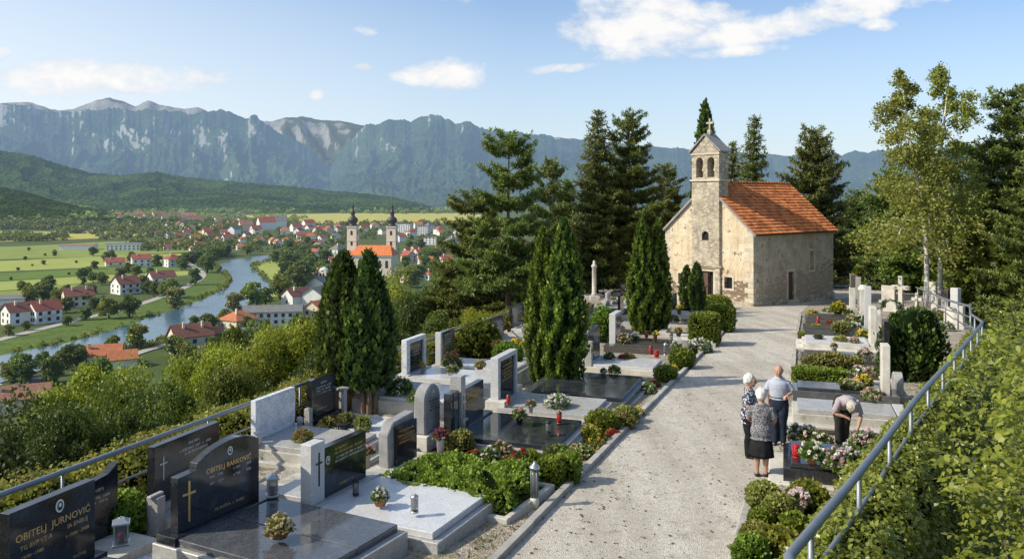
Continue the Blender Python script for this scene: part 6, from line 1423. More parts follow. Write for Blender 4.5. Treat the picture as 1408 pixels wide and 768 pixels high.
m=MB(); m.box(-.13,.13,cy_-.13,cy_+.13,11.05,11.38); m.box(-.055,.055,cy_-.05,cy_+.05,11.38,12.15); m.box(-.26,-.055,cy_-.05,cy_+.05,11.78,11.90); m.box(.055,.26,cy_-.05,cy_+.05,11.78,11.90); m.build('gable_cross',M['ashlar'],bg_,bevel=.01)
for x in (-.46,.46):
    m=MB(); m.lathe([(.23,8.62),(.20,8.68),(.15,8.85),(.13,9.02),(.06,9.10)],14,c=(x,cy_)); m.box(x-.27,x+.27,cy_-.04,cy_+.04,9.12,9.20); m.build('bell',M['bronze'],bg_)
m=MB()
for x in (-.46,.46): m.box(x-.27,x+.27,B1-.12,B1-.10,8.25,8.5)
# ------------------------------------------------------------------ the valley: houses, church, trees
WALLS={}
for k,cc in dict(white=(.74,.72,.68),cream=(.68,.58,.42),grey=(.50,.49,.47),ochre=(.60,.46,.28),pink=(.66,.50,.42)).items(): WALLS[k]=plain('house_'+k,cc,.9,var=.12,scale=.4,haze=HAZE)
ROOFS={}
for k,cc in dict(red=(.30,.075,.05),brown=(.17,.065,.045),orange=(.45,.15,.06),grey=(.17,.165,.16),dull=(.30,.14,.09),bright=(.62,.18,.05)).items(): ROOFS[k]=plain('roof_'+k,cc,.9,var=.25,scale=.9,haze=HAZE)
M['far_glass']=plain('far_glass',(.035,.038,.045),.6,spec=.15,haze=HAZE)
M['far_trim']=plain('far_trim',(.6,.58,.54),.8,haze=HAZE)
def gable_roof(w,d,h,rh,ov=.6,th=.22):
    m=MB(); k=rh/(w/2)
    for s in (-1,1):
        x=s*(w/2+ov); z=h-k*ov
        m.add([(0,-d/2-ov,h+rh),(0,d/2+ov,h+rh),(x,d/2+ov,z),(x,-d/2-ov,z),(0,-d/2-ov,h+rh+th),(0,d/2+ov,h+rh+th),(x,d/2+ov,z+th),(x,-d/2-ov,z+th)],[(0,1,2,3),(7,6,5,4),(0,4,5,1),(1,5,6,2),(2,6,7,3),(3,7,4,0)])
    return m
def hip_roof(w,d,h,rh,ov=.6):
    a,b=w/2+ov,d/2+ov; r=max(.2,b-a*.9) if d>w else .2; z=h-.15
    m=MB(); vs=[(-a,-b,z),(a,-b,z),(a,b,z),(-a,b,z),(0,-r,h+rh),(0,r,h+rh)]; m.add(vs,[(0,1,4),(1,2,5,4),(2,3,5),(3,0,4,5),(3,2,1,0)]); return m
def house(px,py,w,d,h,rh,rz,wall,roof,label,win=(0,0,1),hip=False,chim=1,group=None,balc=False,name='house',cat='house',loc=None):
    p=VP(px,py) if loc is None else loc
    e=empty(name,p,R(rz),label,cat,group); m=MB()
    if hip: m.box(-w/2,w/2,-d/2,d/2,-1,h)
    else: m.prism([(-w/2,-1),(w/2,-1),(w/2,h),(0,h+rh),(-w/2,h)],-d/2,d/2)
    m.build('wall',WALLS[wall],e); r=(hip_roof if hip else gable_roof)(w,d,h,rh).build('roof',ROOFS[roof],e)
    for i in range(chim):
        m=MB(); y=(-.25+.5*i)*d; m.box(.12*w,.12*w+.8,y,y+.7,h+rh*.4,h+rh+1.0); m.build('chimney',WALLS['cream'],r)
    ng,nl,st=win
    for s in range(st):
        z=1.1+s*2.75
        if z+1.3>h+.6: break
        for i in range(ng):
            x=-w/2+w*(i+.5)/ng; m=MB(); m.box(x-.85,x+.85,-d/2-.05,-d/2-.01,z-.15,z+1.65,0); m.box(x-.68,x+.68,-d/2-.07,-d/2-.051,z,z+1.5,1); m.build('window',[M['far_trim'],M['far_glass']],e)
        for i in range(nl):
            y=-d/2+d*(i+.5)/nl; m=MB(); m.box(w/2+.01,w/2+.05,y-.85,y+.85,z-.15,z+1.65,0); m.box(w/2+.051,w/2+.07,y-.68,y+.68,z,z+1.5,1); m.build('window',[M['far_trim'],M['far_glass']],e)
        if balc and s==1: m=MB(); m.box(w/2+.02,w/2+1.4,-d*.25,d*.25,z-.9,z-.7); m.box(w/2+1.3,w/2+1.4,-d*.25,d*.25,z-.7,z+.2); m.build('balcony',WALLS['grey'],e)
    return e
house(28,445,9.5,12,6.2,3.2,-38,'white','brown','large white house with brown roof on the river road, left of the joined pair',(2,2,2))
house(61,443,9,11,6.2,3.4,-36,'white','red','large white house with red roof and balcony, right of the joined pair',(2,3,2),balc=True)
house(107,421,11,13,6.0,3.6,-52,'cream','brown','cream house with brown roof and pale long side behind the riverside trees',(2,4,2),chim=2)
house(173,403,12,12,6.0,4.0,-40,'white','brown','white chalet house with wide brown roof and balcony by the fields',(2,3,2),balc=True)
house(222,394,11,14,6.5,3.4,-50,'white','brown','white house with red-brown roof beside the bend of the river road',(2,3,2))
house(15,418,9,15,3.2,1.6,-75,'white','grey','low white barn with grey roof behind the pair of large houses',(0,0,0),chim=0)
house(158,365,12,14,3.6,3.0,-60,'cream','red','low red roofed house on the field, leftmost of three in a row',(0,2,1))
house(194,366,13,14,6.5,3.4,-60,'white','red','two-storey house with red roof on the field, middle of three in a row',(2,3,2))
house(238,366,13,13,6.5,3.6,-45,'white','red','white house with red roof on the field, rightmost of three in a row',(2,2,2),hip=True)
house(108,343,16,34,5.0,.9,-82,'white','dull','long low white hall on the fields, left of two',(0,0,0),chim=0,name='warehouse',cat='hall')
house(172,344,17,34,7.0,.8,-80,'white','grey','taller white hall with window band on the fields, right of two',(0,8,2),chim=0,name='warehouse',cat='hall')
house(137,500,8.5,13,3.6,2.7,-68,'white','orange','low white house with orange-red roof on the near river bank',(1,0,1),chim=1)
house(168,504,7,8,3.2,2.2,-60,'white','orange','small annex with orange-red roof right of the low riverside house',(0,0,1),chim=0)
house(262,484,9.5,13,6.5,3.6,-52,'cream','brown','big cream house with dark red roof beside the river, nearest town house',(2,3,2),chim=2)
house(292,478,6,8,5,2.4,-30,'cream','brown','small brown roofed annex right of the big cream house',(1,0,1),chim=0)
house(328,452,11,12,4.5,3.4,-30,'cream','orange','house with orange hipped roof left of the long grey-roofed block',(2,2,1),hip=True)
house(330,468,8,12,3,1.8,-70,'grey','grey','dark-roofed low shed in front of the orange hipped roof',(0,0,0),chim=0)
house(376,446,9,24,6.2,2.2,-80,'white','grey','long white two-storey block with grey roof beyond the yellow-green tree',(0,8,2),chim=0)
house(408,418,10,12,5,3.4,-40,'white','brown','white gabled house with brown roof behind the long grey-roofed block',(1,0,1))
house(436,418,11,12,5.5,3.6,-15,'white','grey','white gable with grey roof just left of the fence cypresses',(1,0,1),chim=0)
house(438,442,9,10,6.5,3,-25,'cream','orange','cream house with orange roof hard against the left fence cypress',(2,0,2),chim=0)
house(20,560,8,15,4.2,2.6,-62,'cream','dull','house with weathered roof at the lower left below the slope trees',(1,2,1),loc=VP(22,566))
# the far village and the town
FV=[(127,297,9),(149,297,8),(162,298,9),(176,300,10),(190,299,12),(203,302,12),(216,300,13),(228,303,11),(240,301,12),(252,303,11),(263,301,12),(275,304,10),(110,302,7),(94,298,6),(300,306,10),(318,309,10),(331,306,9),(52,300,6),(66,303,6),(285,299,8),(232,297,8),(206,296,7)]
for i,(px,py,wp) in enumerate(FV):
    y=FPX*(CZ-VZ)/(py-HY); w=wp/FPX*y; house(px,py,w*.75,w*.95,w*.42,w*.32,random.choice([-70,-60,-45,-30,40]),random.choice(['white','white','cream']),random.choice(['red','orange','dull']),'tiny pale house with reddish roof in the far village below the wooded hill',(0,0,0),chim=0,group='houses of the far village')
TV=[(248,330,13,'white','red'),(268,333,15,'white','orange'),(288,328,14,'cream','red'),(300,335,13,'white','dull'),(312,332,14,'white','red'),(322,322,16,'white','grey'),(338,317,20,'cream','dull'),(352,321,16,'white','red'),(366,316,26,'white','red'),(384,312,22,'white','grey'),(392,322,14,'white','orange'),(407,318,16,'white','red'),(424,314,17,'white','red'),(438,320,14,'cream','orange'),(452,322,16,'pink','red'),(467,316,15,'white','red'),(428,330,14,'white','orange'),(443,333,14,'white','dull'),(462,330,14,'white','grey'),(394,335,13,'white','orange'),(375,335,12,'white','orange'),(355,335,13,'cream','red'),(333,334,12,'white','red'),(233,328,11,'white','grey'),(218,324,11,'white','red'),(340,345,10,'white','orange'),(300,348,10,'white','red'),(434,360,26,'white','red'),(456,364,16,'white','bright'),(437,348,20,'white','grey'),(466,352,24,'white','grey'),(440,377,20,'cream','grey'),(437,386,26,'white','dull'),(550,332,16,'white','orange'),(566,325,14,'white','red'),(562,360,22,'pink','red'),(578,355,20,'pink','red'),(585,368,22,'white','bright'),(590,384,20,'white','orange'),(600,352,18,'white','red'),(612,364,20,'pink','orange'),(622,340,22,'white','grey'),(632,325,18,'white','red'),(604,322,16,'white','red'),(590,316,14,'white','grey'),(575,314,13,'white','orange'),(640,350,20,'cream','red'),(628,378,18,'white','grey'),(650,332,18,'white','red'),(668,345,18,'white','orange'),(560,388,18,'cream','grey'),(500,318,12,'white','red'),(515,314,12,'white','orange'),(526,322,12,'white','dull'),(548,314,12,'white','grey'),(700,330,18,'white','red'),(720,340,18,'cream','orange')]
EX=[(225,470,312,345,46),(552,690,312,350,26),(60,330,296,304,26)]
ge_=np.random.default_rng(77)
for x0,x1,y0,y1,n in EX:
    for i in range(n):
        px=ge_.uniform(x0,x1); py=ge_.uniform(y0,y1)
        TV.append((px,py,ge_.uniform(8,13)*(1 if py>306 else .75),random.choice(['white','white','cream','white']),random.choice(['red','orange','dull','red'])))
zone=lambda px,py:'in the far village' if py<307 and px<335 else 'left of the church' if px<470 else ('between and behind the church towers' if px<548 else 'right of the church')
RN=dict(red='red',orange='orange',dull='weathered reddish',grey='grey',bright='bright orange',brown='brown')
for px,py,wp,wl,rf in TV:
    y=FPX*(CZ-VZ)/(py-HY); w=wp/FPX*y; big=wp>17
    house(px,py,w*.70,w*.85,w*(.42 if big else .44),w*.28,random.choice([-70,-60,-50,-35,-20,35]),wl,rf,f'{"larger" if big else "small"} {wl} town house with {RN[rf]} roof, {zone(px,py)}',(2,2,2) if py>340 else (0,0,0),chim=1 if big else 0,hip=random.random()<.3,group=f'{"larger" if big else "small"} {wl} {RN[rf]} roofed houses {zone(px,py)}')
for px,py,w,d,h,lb in [(556,322,22,14,15,'white slab apartment block behind the right church tower, left one'),(583,323,16,14,13,'white and grey apartment block, right of the slab block'),(596,336,26,14,8,'long flat white block right of the church')]:
    house(px,py,w,d,h,1.2,-12,'white','grey',lb,(6,3,5),chim=0,name='apartment_block',cat='apartment block')
# church with two towers
pc=VP(513,377); CHU=empty('town_church',pc,R(-6),'cream twin-towered town church with bright orange nave roof and dark onion spires','church'); CHU.scale=(1.5,1.5,1.5)
WALLS['church']=plain('church_wall',(.74,.62,.48),.9,var=.12,scale=.3,haze=HAZE); M['spire']=plain('spire',(.06,.05,.045),.5,.3,haze=HAZE)
m=MB(); m.box(-10.5,10.5,-6.5,6.5,-1,9.6); m.build('nave',WALLS['church'],CHU)
m=MB(); a,b=11.1,7.1; m.add([(-a,-b,9.5),(a,-b,9.5),(a,b,9.5),(-a,b,9.5),(-a+4.5,0,14),(a-2.5,0,14)],[(0,1,5,4),(1,2,5),(2,3,4,5),(3,0,4),(3,2,1,0)]); m.build('nave_roof',ROOFS['bright'],CHU)
m=MB(); m.box(-11,11,-6.9,-6.501,8.9,9.45); m.build('cornice',M['far_trim'],CHU)
for x in (-8.2,-4.9,-1.6,1.7,5.0,8.3):
    m=MB(); m.prism([(q+x,z+3.6) for q,z in arch_poly(1.3,3.6,1,0,6)],-6.56,-6.505); m.build('window',M['far_glass'],CHU)
m=MB(); m.box(-17.5,-10.51,-5,6,-1,7.5); m.build('apse',WALLS['church'],CHU); m=MB(); m.lathe([(6.2,7.5),(5.6,9.0),(3.6,10.6),(1.0,11.4)],12,c=(-13.6,.5)); m.build('apse_roof',ROOFS['grey'],CHU)
def tower(x,y):
    tw=empty('tower',(x,y,0)); tw.parent=CHU
    m=MB(); m.box(-2.3,2.3,-2.3,2.3,-1,22.3); m.build('shaft',WALLS['church'],tw)
    m=MB(); m.box(-2.6,2.6,-2.6,2.6,22.3,22.9); m.build('cornice',M['far_trim'],tw); m=MB(); m.box(-2.42,2.42,-2.42,2.42,15.6,15.9); m.build('string_course',M['far_trim'],tw)
    for z,hh in ((18.6,2.2),(13.6,2.2),(8.6,1.8)):
        m=MB(); m.prism([(a,b+z) for a,b in arch_poly(1.0,hh,1,0,6)],-2.36,-2.305); m.build('window',M['far_glass'],tw)
        m=MB(); m.prism([(a,b+z) for a,b in arch_poly(1.0,hh,1,0,6)],-.03,.03,0,Matrix.Translation((2.335,0,0))@Matrix.Rotation(R(90),4,'Z')); m.build('window',M['far_glass'],tw)
    m=MB(); m.lathe([(2.3,22.9),(2.0,23.6),(1.7,24.0),(2.4,25.0),(2.7,25.8),(2.2,26.8),(1.1,27.6),(.9,28.6),(1.25,29.2),(1.0,30.2),(.5,31.0),(.42,32.0),(.62,32.4),(.3,33.2),(.12,34.2),(.08,36.2)],12); m.build('spire',M['spire'],tw)
tower(-11.9,6.5); tower(8.6,-3.6) if False else tower(7.6,6.9)
# small bell-shaped chapel roof tower left of the cypresses
p=VP(446,398); e=empty('small_church',p,R(-20),'small cream church with low open belfry just left of the fence cypresses','church'); e.scale=(1.4,1.4,1.4)
m=MB(); m.box(-1.9,1.9,-1.9,1.9,-1,8.2); m.build('belfry',WALLS['church'],e)
for x in (-.8,.8): m=MB(); m.prism([(a+x,b+5.6) for a,b in arch_poly(.8,1.7,1,0,6)],-1.95,-1.905); m.build('opening',M['far_glass'],e)
m=MB(); m.lathe([(2.6,8.2),(2.3,8.8),(.3,9.8)],4); m.build('belfry_roof',M['far_trim'],e)
m=MB(); m.prism([(-4.5,-1),(4.5,-1),(4.5,3.2),(0,5.8),(-4.5,3.2)],-6.8,-2.0); m.build('nave',WALLS['white'],e); gr=gable_roof(9,5.2,3.2,2.6,.4); q=gr.build('nave_roof',ROOFS['grey'],e); q.location=(0,-4.4,0)

# trees down in the valley
for k,a,b in (('vale',(.014,.032,.007),(.140,.195,.030)),('vale_dark',(.010,.024,.007),(.090,.140,.026)),('vale_grey',(.03,.05,.018),(.16,.19,.07))): M[k]=leafmat(k,a,b,.25,haze=HAZE,varscale=.25)
vt=[broad(8,3.0,-.10,20,2600,.50,200+i,trunk_r=.2) for i in range(3)]
VT=0
def vtree(px,py,hp,kind,label,group,wid=1.0):
    global VT
    p=VP(px,py); h=hp/FPX*p.y; pr=vt[VT%3]; VT+=1; s=h/7.4
    inst([(n,m_,M[kind] if n=='crown' else k) for n,m_,k in pr],'valley_tree',p,random.uniform(0,6.28),(s*(.35+.6*wid),s*(.35+.6*wid),s),label,'tree',group)
NEARV=[(188,478,40,'vale','round dark tree standing alone on the near river bank',1.2),(155,482,26,'vale','lighter bush-like tree behind the orange-red riverside roof',1.2),(92,508,40,'vale_dark','dark tree left of the orange-red riverside roof',.9),(15,525,34,'vale','rounded tree on the near bank at the left edge',1.6),(150,438,36,'vale','big round tree on the far bank, left of two by the river road',1.2),(178,436,36,'vale_dark','big round tree on the far bank, right of two by the river road',1.2),(240,424,36,'vale_grey','grey-green willow at the river bend, nearer one',1.3),(232,410,34,'vale','green willow at the river bend, farther one',1.4),(212,408,24,'vale_dark','dark tree beside the white house at the river bend',1.1),(268,392,28,'vale_dark','dark tree at the bend of the river road',.9),(60,415,34,'vale_dark','big dark tree between barn and cream house',1.3),(40,418,30,'vale','green tree behind the roof of the pair of large houses',1.2),(118,440,22,'vale_dark','dark garden tree before the cream house',1.2),(92,448,18,'vale_dark','garden tree left of the cream house foot',1.3),(35,455,16,'vale_dark','dark garden tree before the pair of large houses',1.2),(12,462,20,'vale_grey','grey-green garden bush at the left edge above the road',1.4),(285,375,34,'vale_dark','tall dark tree on the inside of the river bend',1.2),(345,425,42,'vale','big grey-green tree on the town bank left of the grey-roofed block',1.3),(322,430,34,'vale_grey','willow leaning to the river on the town bank',1.2),(410,400,50,'vale_dark','dense dark tree above the white gables',1.2),(385,412,40,'vale','green tree on the town bank above the long block',1.2),(365,420,30,'vale_dark','dark tree behind the long grey-roofed block',1.3),(425,372,36,'vale_dark','slim dark tree on the river meadow',.7),(395,372,36,'vale_dark','round dark tree at the head of the river meadow',1.3),(462,402,30,'vale','tree before the small cream church',1.2),(362,470,34,'vale_dark','dark narrow tree between orange hipped roof and long block',.7),(380,362,20,'vale_dark','dark tree on the far bank where the river narrows',1.4),(310,352,20,'vale_dark','dark tree on the outer bank of the river curve',1.6),(340,350,18,'vale','green tree on the outer bank of the river curve',1.6)]
for px,py,hp,k,lb,wd in NEARV: vtree(px,py,hp,k,lb,'valley trees near the river',wd)
FT=[(35,358,7),(60,364,8),(25,372,6),(105,362,5),(130,370,14),(128,352,16),(40,345,6),(75,352,9),(62,352,5),(75,349,7),(15,385,6),(95,378,5),(44,366,4),(148,356,5)]
for px,py,hp in FT: vtree(px,py,hp,'vale_dark','small dark tree standing alone among the open fields','lone trees in the fields',1.3)
ROWT=[(x,y) for x,y in [(150,362),(182,364),(216,366),(128,388),(140,392),(196,395),(202,404),(250,372),(262,360),(272,356),(92,405),(128,404)]]
for px,py in ROWT: vtree(px,py,15+random.random()*8,'vale_dark','rounded garden tree among the field houses by the river road','garden trees of the river road',1.3)
for i in range(64):
    px=random.uniform(385,690); py=random.uniform(335,396); 
    if 470<px<552 and py>360: continue
    vtree(px,py,(14+random.random()*12)*(py-272)/85,random.choice(['vale','vale_dark','vale_dark']),'rounded dark green tree among the town roofs','trees between the town houses',1.25)
gv_=np.random.default_rng(58)
for x0,x1,y0,y1,n,lb,gp in [(0,245,372,432,34,'rounded garden tree between the field houses left of the river','garden trees left of the river'),(215,440,440,500,26,'rounded tree between the town houses on the near river bank','trees on the near river bank'),(20,150,505,530,10,'bushy tree on the near river bank at the lower left','bushy trees at the lower left bank')]:
    for i in range(n):
        px=gv_.uniform(x0,x1); py=gv_.uniform(y0,y1)
        if x0==0 and (py>452-.18*px or py<372+ (0 if px>90 else 20)): continue
        vtree(px,py,gv_.uniform(15,26)*(py-272)/140,random.choice(['vale','vale_dark','vale_dark']),lb,gp,gv_.uniform(.9,1.3))
for i in range(34):
    u=random.random(); px=250+60*u; py=365-14*u+random.uniform(-4,3)
    vtree(px,py,13+random.random()*8,random.choice(['vale','vale_dark']),'rounded tree in the belt along the outer river curve','tree belt along the river curve',1.4)
# belts and woods too far off to count
def mass(name,areas,mat,seed):
    g=np.random.default_rng(seed); Vs=[];Sh=[]
    for poly_x0,poly_x1,ya,yb,n,hp0,hp1 in areas:
        for i in range(n):
            px=g.uniform(poly_x0,poly_x1); py=g.uniform(ya,yb); p=VP(px,py); hgt=g.uniform(min(hp0,hp1),max(hp0,hp1))/FPX*p.y; r=hgt*g.uniform(.5,.85); k=46
            d=unit(g.normal(size=(k,3))); d[:,2]=np.abs(d[:,2])*.95+.02
            P=np.array(p)+d*np.array([r,r,hgt])*(.75+.3*g.random((k,1))); D=unit(d*.5+g.normal(size=(k,3))*.7); N=unit(d+g.normal(size=(k,3))*.5)
            Vs.append(leaf_quads(P,D,N,np.full(k,hgt*.42)*(.6+.7*g.random(k)),.5)); Sh.append(np.clip(.1+.5*d[:,2]+.3*g.random(k)+.2*(g.random()-.5),0,1))  # upper leaves lighter, lower darker: light and shade painted per leaf
    o=link(name,quad_mesh(name,np.concatenate(Vs),4,np.concatenate(Sh)),M[mat]); o['kind']='stuff'
mass('valley_woods',[(-60,330,307,311,120,4,7),(-60,100,309,316,100,6,11),(-60,90,325,332,90,5,9),(80,330,314,322,130,6,10),(130,250,322,330,40,5,9),(225,480,324,346,110,5,9),(380,700,308,330,130,4,8),(250,700,307,312,110,3,6),(180,300,332,345,60,6,10),(400,480,342,362,26,7,11),(200,340,309,315,60,5,8)],'vale_dark',300)
def bank_pts(line,n,dy0,dy1,g):
    out=[]
    L=np.array(smooth_px(line),float)
    for i in range(n):
        k=g.integers(0,len(L)-1); u=g.random(); q=L[k]*(1-u)+L[k+1]*u; out.append((q[0],q[0]+1,q[1]+dy0,q[1]+dy1,1,1.5+g.random()*2.2*(q[1]-272)/90,3+g.random()*4.5*(q[1]-272)/110))
    return out
gb_=np.random.default_rng(44)
mass('bank_shrubbery',bank_pts(RIV_L[:14],120,-5,0,gb_)+bank_pts(RIV_R[2:],150,-1,4,gb_),'vale',302)
mass('foothill_woods',[(-60,130,292,306,150,6,11),(100,640,289,294,240,3,6),(-60,250,296,304,170,4,8),(250,420,299,306,70,4,7)],'vale',301)
# ------------------------------------------------------------------ people
M['skin']=plain('skin',(.44,.25,.17),.55,var=.08,scale=20,spec=.35)
M['lip']=plain('lip',(.36,.17,.13),.5); M['eye_dark']=plain('eye_dark',(.03,.025,.02),.2)
M['hair_white']=plain('hair_white',(.66,.64,.60),.8,var=.2,scale=60,bump=.5); M['hair_grey']=plain('hair_grey',(.46,.42,.35),.8,var=.25,scale=60,bump=.5)
def cloth(name,kind,a,b,scale=60):
    t=NT(name); c=t.coord()
    if kind=='dots':
        v=t.voro(c,scale); col=t.mix(t.ramp(v,[(.36,1.0),(.44,0.0)]),a,b); col=t.mix(t.ramp(t.noise(c,scale*.7,3),[(.55,0.0),(.62,.7)]),col,tuple(x*.7 for x in b))
    elif kind=='check':
        w1=t.n('ShaderNodeTexWave',wave_type='BANDS',bands_direction='X'); t.set(w1,'Vector',c); w1.inputs['Scale'].default_value=scale
        w2=t.n('ShaderNodeTexWave',wave_type='BANDS',bands_direction='Z'); t.set(w2,'Vector',c); w2.inputs['Scale'].default_value=scale
        f=t.math('MULTIPLY',t.math('ADD',w1.outputs['Fac'],w2.outputs['Fac']),.5); col=t.ramp(f,[(.3,a),(.75,b)])
    else: col=t.ramp(t.noise(c,scale*.2,4),[(.3,a),(.7,b)])
    return t.done(t.bsdf(col,.9,t.bump(t.noise(c,9,4,.6),.5,.03),0,.15))
M['blouse_grey']=cloth('blouse_grey','dots',(.24,.235,.25),(.06,.055,.065),62); M['blouse_navy']=cloth('blouse_navy','dots',(.035,.04,.075),(.62,.62,.64),42)
M['shirt_check']=cloth('shirt_check','check',(.30,.33,.42),(.52,.53,.58),26); M['shirt_mauve']=cloth('shirt_mauve','check',(.33,.28,.30),(.44,.39,.40),30)
M['black_cloth']=cloth('black_cloth','plain',(.010,.010,.011),(.022,.022,.024)); M['navy_cloth']=cloth('navy_cloth','plain',(.014,.019,.036),(.028,.036,.06)); M['dark_cloth']=cloth('dark_cloth','plain',(.02,.02,.02),(.04,.038,.036))
M['shoe']=plain('shoe',(.015,.013,.012),.4)
def remesh(mb,name,voxel,smooth=3):
    o=mb.build(name,M['skin'],None)
    r=o.modifiers.new('r','REMESH'); r.mode='VOXEL'; r.voxel_size=voxel; r.use_smooth_shade=True
    s=o.modifiers.new('s','SMOOTH'); s.factor=.5; s.iterations=smooth
    me=bpy.data.meshes.new_from_object(o.evaluated_get(bpy.context.evaluated_depsgraph_get())); bpy.data.objects.remove(o)
    me.polygons.foreach_set('use_smooth',[True]*len(me.polygons)); me.name=name; return me
def person(pos,rz,H,label,arms,top='shirt',topmat='shirt_check',bottom='trousers',botmat='navy_cloth',hair='short',hairmat='hair_white',bend=0.0,head_turn=0.0,head_nod=0.0,plump=1.0,step=.0,stoop=.0,neck_nod=0.0):
    e=empty('person',pos,rz,label,'person'); e.scale=(H,H,H); V=Vector
    hip=V((0,.0,.515)); RB_=Matrix.Translation(hip)@Matrix.Rotation(bend,4,'X')@Matrix.Translation(-hip)
    def up(p):
        p=V(p); q=V(p); 
        if stoop and p.z>.6: a=stoop*(p.z-.6)/.25; m_=Matrix.Translation((0,0,.6))@Matrix.Rotation(min(a,stoop*1.3),4,'X')@Matrix.Translation((0,0,-.6)); q=m_@p
        return RB_@q
    hc=V((0,-.012,.938)); nk=V((0,.0,.86))
    HM=Matrix.Translation(nk)@Matrix.Rotation(head_turn,4,'Z')@Matrix.Rotation(head_nod,4,'X')@Matrix.Scale(1.17,4)@Matrix.Translation(-nk-V((0,0,.008)))
    def hd(p): return up(HM@V(p))
    def loft(m,rings,off=0.0,n=20,fn=up):
        pts=[fn((0,y,z)) for z,rx,ry,y in rings]; m.tube(pts,[r[1]*plump+off for r in rings],n,0,None,True,[r[2]*plump+off for r in rings],side=(1,0,0))
    TR=[(.455,.088,.070,.004),(.50,.102,.080,.006),(.545,.100,.078,.004),(.60,.088,.070,-.002),(.66,.090,.070,-.006),(.72,.098,.072,-.006),(.765,.102,.066,-.002),(.795,.090,.054,.004),(.820,.060,.044,.006),(.842,.040,.038,.004)]
    b=MB(); loft(b,TR); b.tube([up((0,.006,.83)),up((0,.0,.875)),hd((0,-.004,.905))],[.036,.033,.034],12)
    # head
    def ball(c,r,m=b,fn=hd,nu=16,nv=10):
        k=MB(); k.ball(c,r,0,nu,nv); m.add([fn(v) for v in k.v],k.f,0,True)
    ball(hc,(.0435,.053,.060)); ball((0,-.026,.908),(.032,.034,.034)); ball((0,-.045,.892),(.016,.014,.013))
    k=MB(); k.tube([(0,-.060,.950),(0,-.070,.932),(0,-.066,.922)],[.005,.0085,.009],8); b.add([hd(v) for v in k.v],k.f,0,True)
    for s in (-1,1):
        ball((s*.0445,.0,.932),(.006,.011,.017)); ball((s*.017,-.053,.9505),(.012,.008,.004)); ball((s*.022,-.046,.920),(.014,.012,.012))
    # legs
    hx=.047
    for s in (-1,1):
        fy=s*step
        b.tube([V((s*hx,.0,.50)),V((s*hx*1.05,-.004,.38)),V((s*hx,-.008+fy*.5,.285)),V((s*hx,.012+fy*.75,.215)),V((s*hx,.010+fy,.12)),V((s*hx,.012+fy,.045)),V((s*hx,.012+fy,.022))],[.062*plump,.052*plump,.037,.038,.027,.022,.023],14)
        b.tube([V((s*hx,.022+fy,.020)),V((s*(hx+.003),-.03+fy,.024)),V((s*(hx+.008),-.085+fy,.013))],[.020,.024,.015],10)
    # arms and hands
    wr=[]
    for s,(el,wrp,curl) in zip((-1,1),arms):
        sh=up((s*.100*plump**.5,.004,.778)); el=V(el); wrp=V(wrp)
        b.tube([sh+ (up((0,0,.79))-sh)*.35, sh, sh.lerp(el,.5), el, el.lerp(wrp,.3), el.lerp(wrp,.7), wrp],[.030,.034,.030*plump**.5,.024,.0255,.020,.0155],14)
        f=(wrp-el).normalized(); side=f.cross(V((0,0,1))); side=V((1,0,0)) if side.length<.2 else side.normalized(); pn=side.cross(f).normalized()
        if pn.z>0: pn=-pn
        b.tube([wrp,wrp+f*.022,wrp+f*.052],[.0135,.022,.021],12,ry=[.012,.0105,.009],side=tuple(side))
        for i in range(4):
            o=wrp+f*.049+side*((i-1.5)*.0105); ln=(.040,.046,.043,.034)[i]; a=curl*.7; q=o+(f*math.cos(a)+pn*math.sin(a))*ln*.5; a2=curl*1.6; r_=q+(f*math.cos(a2)+pn*math.sin(a2))*ln*.5
            b.tube([o-f*.012,o,q,r_],[.0055,.0052,.0048,.0038],8)
        o=wrp+f*.018-side*s*.018; b.tube([o,o+(f*.7-side*s*.75)*.022,o+(f*.95-side*s*.55+pn*.3)*.042],[.0075,.0062,.0045],8)
        wr.append((sh,el))
    link('body',remesh(b,'body',.0042),M['skin'],e)
    # clothes
    c=MB(); TT=[r for r in TR if r[0]>=(.455 if top=='blouse' else .56)]
    if top!='blouse': TT=[(.575,.094,.076,.0)]+TT
    if top=='blouse': TT=[(.43,.108,.088,.006)]+TT
    TT=[(z,rx,ry,y) for z,rx,ry,y in TT[:-1]]+[(.842,.046,.043,.005)]
    loft(c,TT,.011,24)
    for s,(sh,el) in zip((-1,1),wr):
        c.tube([sh+(up((0,0,.79))-sh)*.4,sh+V((0,0,.001)),sh.lerp(el,.45),sh.lerp(el,.80)],[.030,.038,.041*plump**.4,.044*plump**.4],14)
    if top!='blouse':
        for i in range(10):
            a0=2*math.pi*i/10; a1=2*math.pi*(i+1)/10; c.tube([up((.040*math.sin(a0),.004-.036*math.cos(a0),.852+.006*math.cos(a0*1)*-1)),up((.040*math.sin(a1),.004-.036*math.cos(a1),.852-.006*math.cos(a1)))],.009,6)
    me=remesh(c,'shirt' if top!='blouse' else 'blouse',.006,2)
    n=len(me.vertices); co=np.zeros(n*3); me.vertices.foreach_get('co',co); co=co.reshape(-1,3); nn=np.zeros(n*3); me.vertices.foreach_get('normal',nn); nn=nn.reshape(-1,3)
    wv=pnoise(co[:,0]*22+co[:,2]*9,co[:,2]*12+co[:,1]*16,4)*.0035; co+=nn*wv[:,None]; me.vertices.foreach_set('co',co.reshape(-1)); me.update()
    link(me.name,me,M[topmat],e)
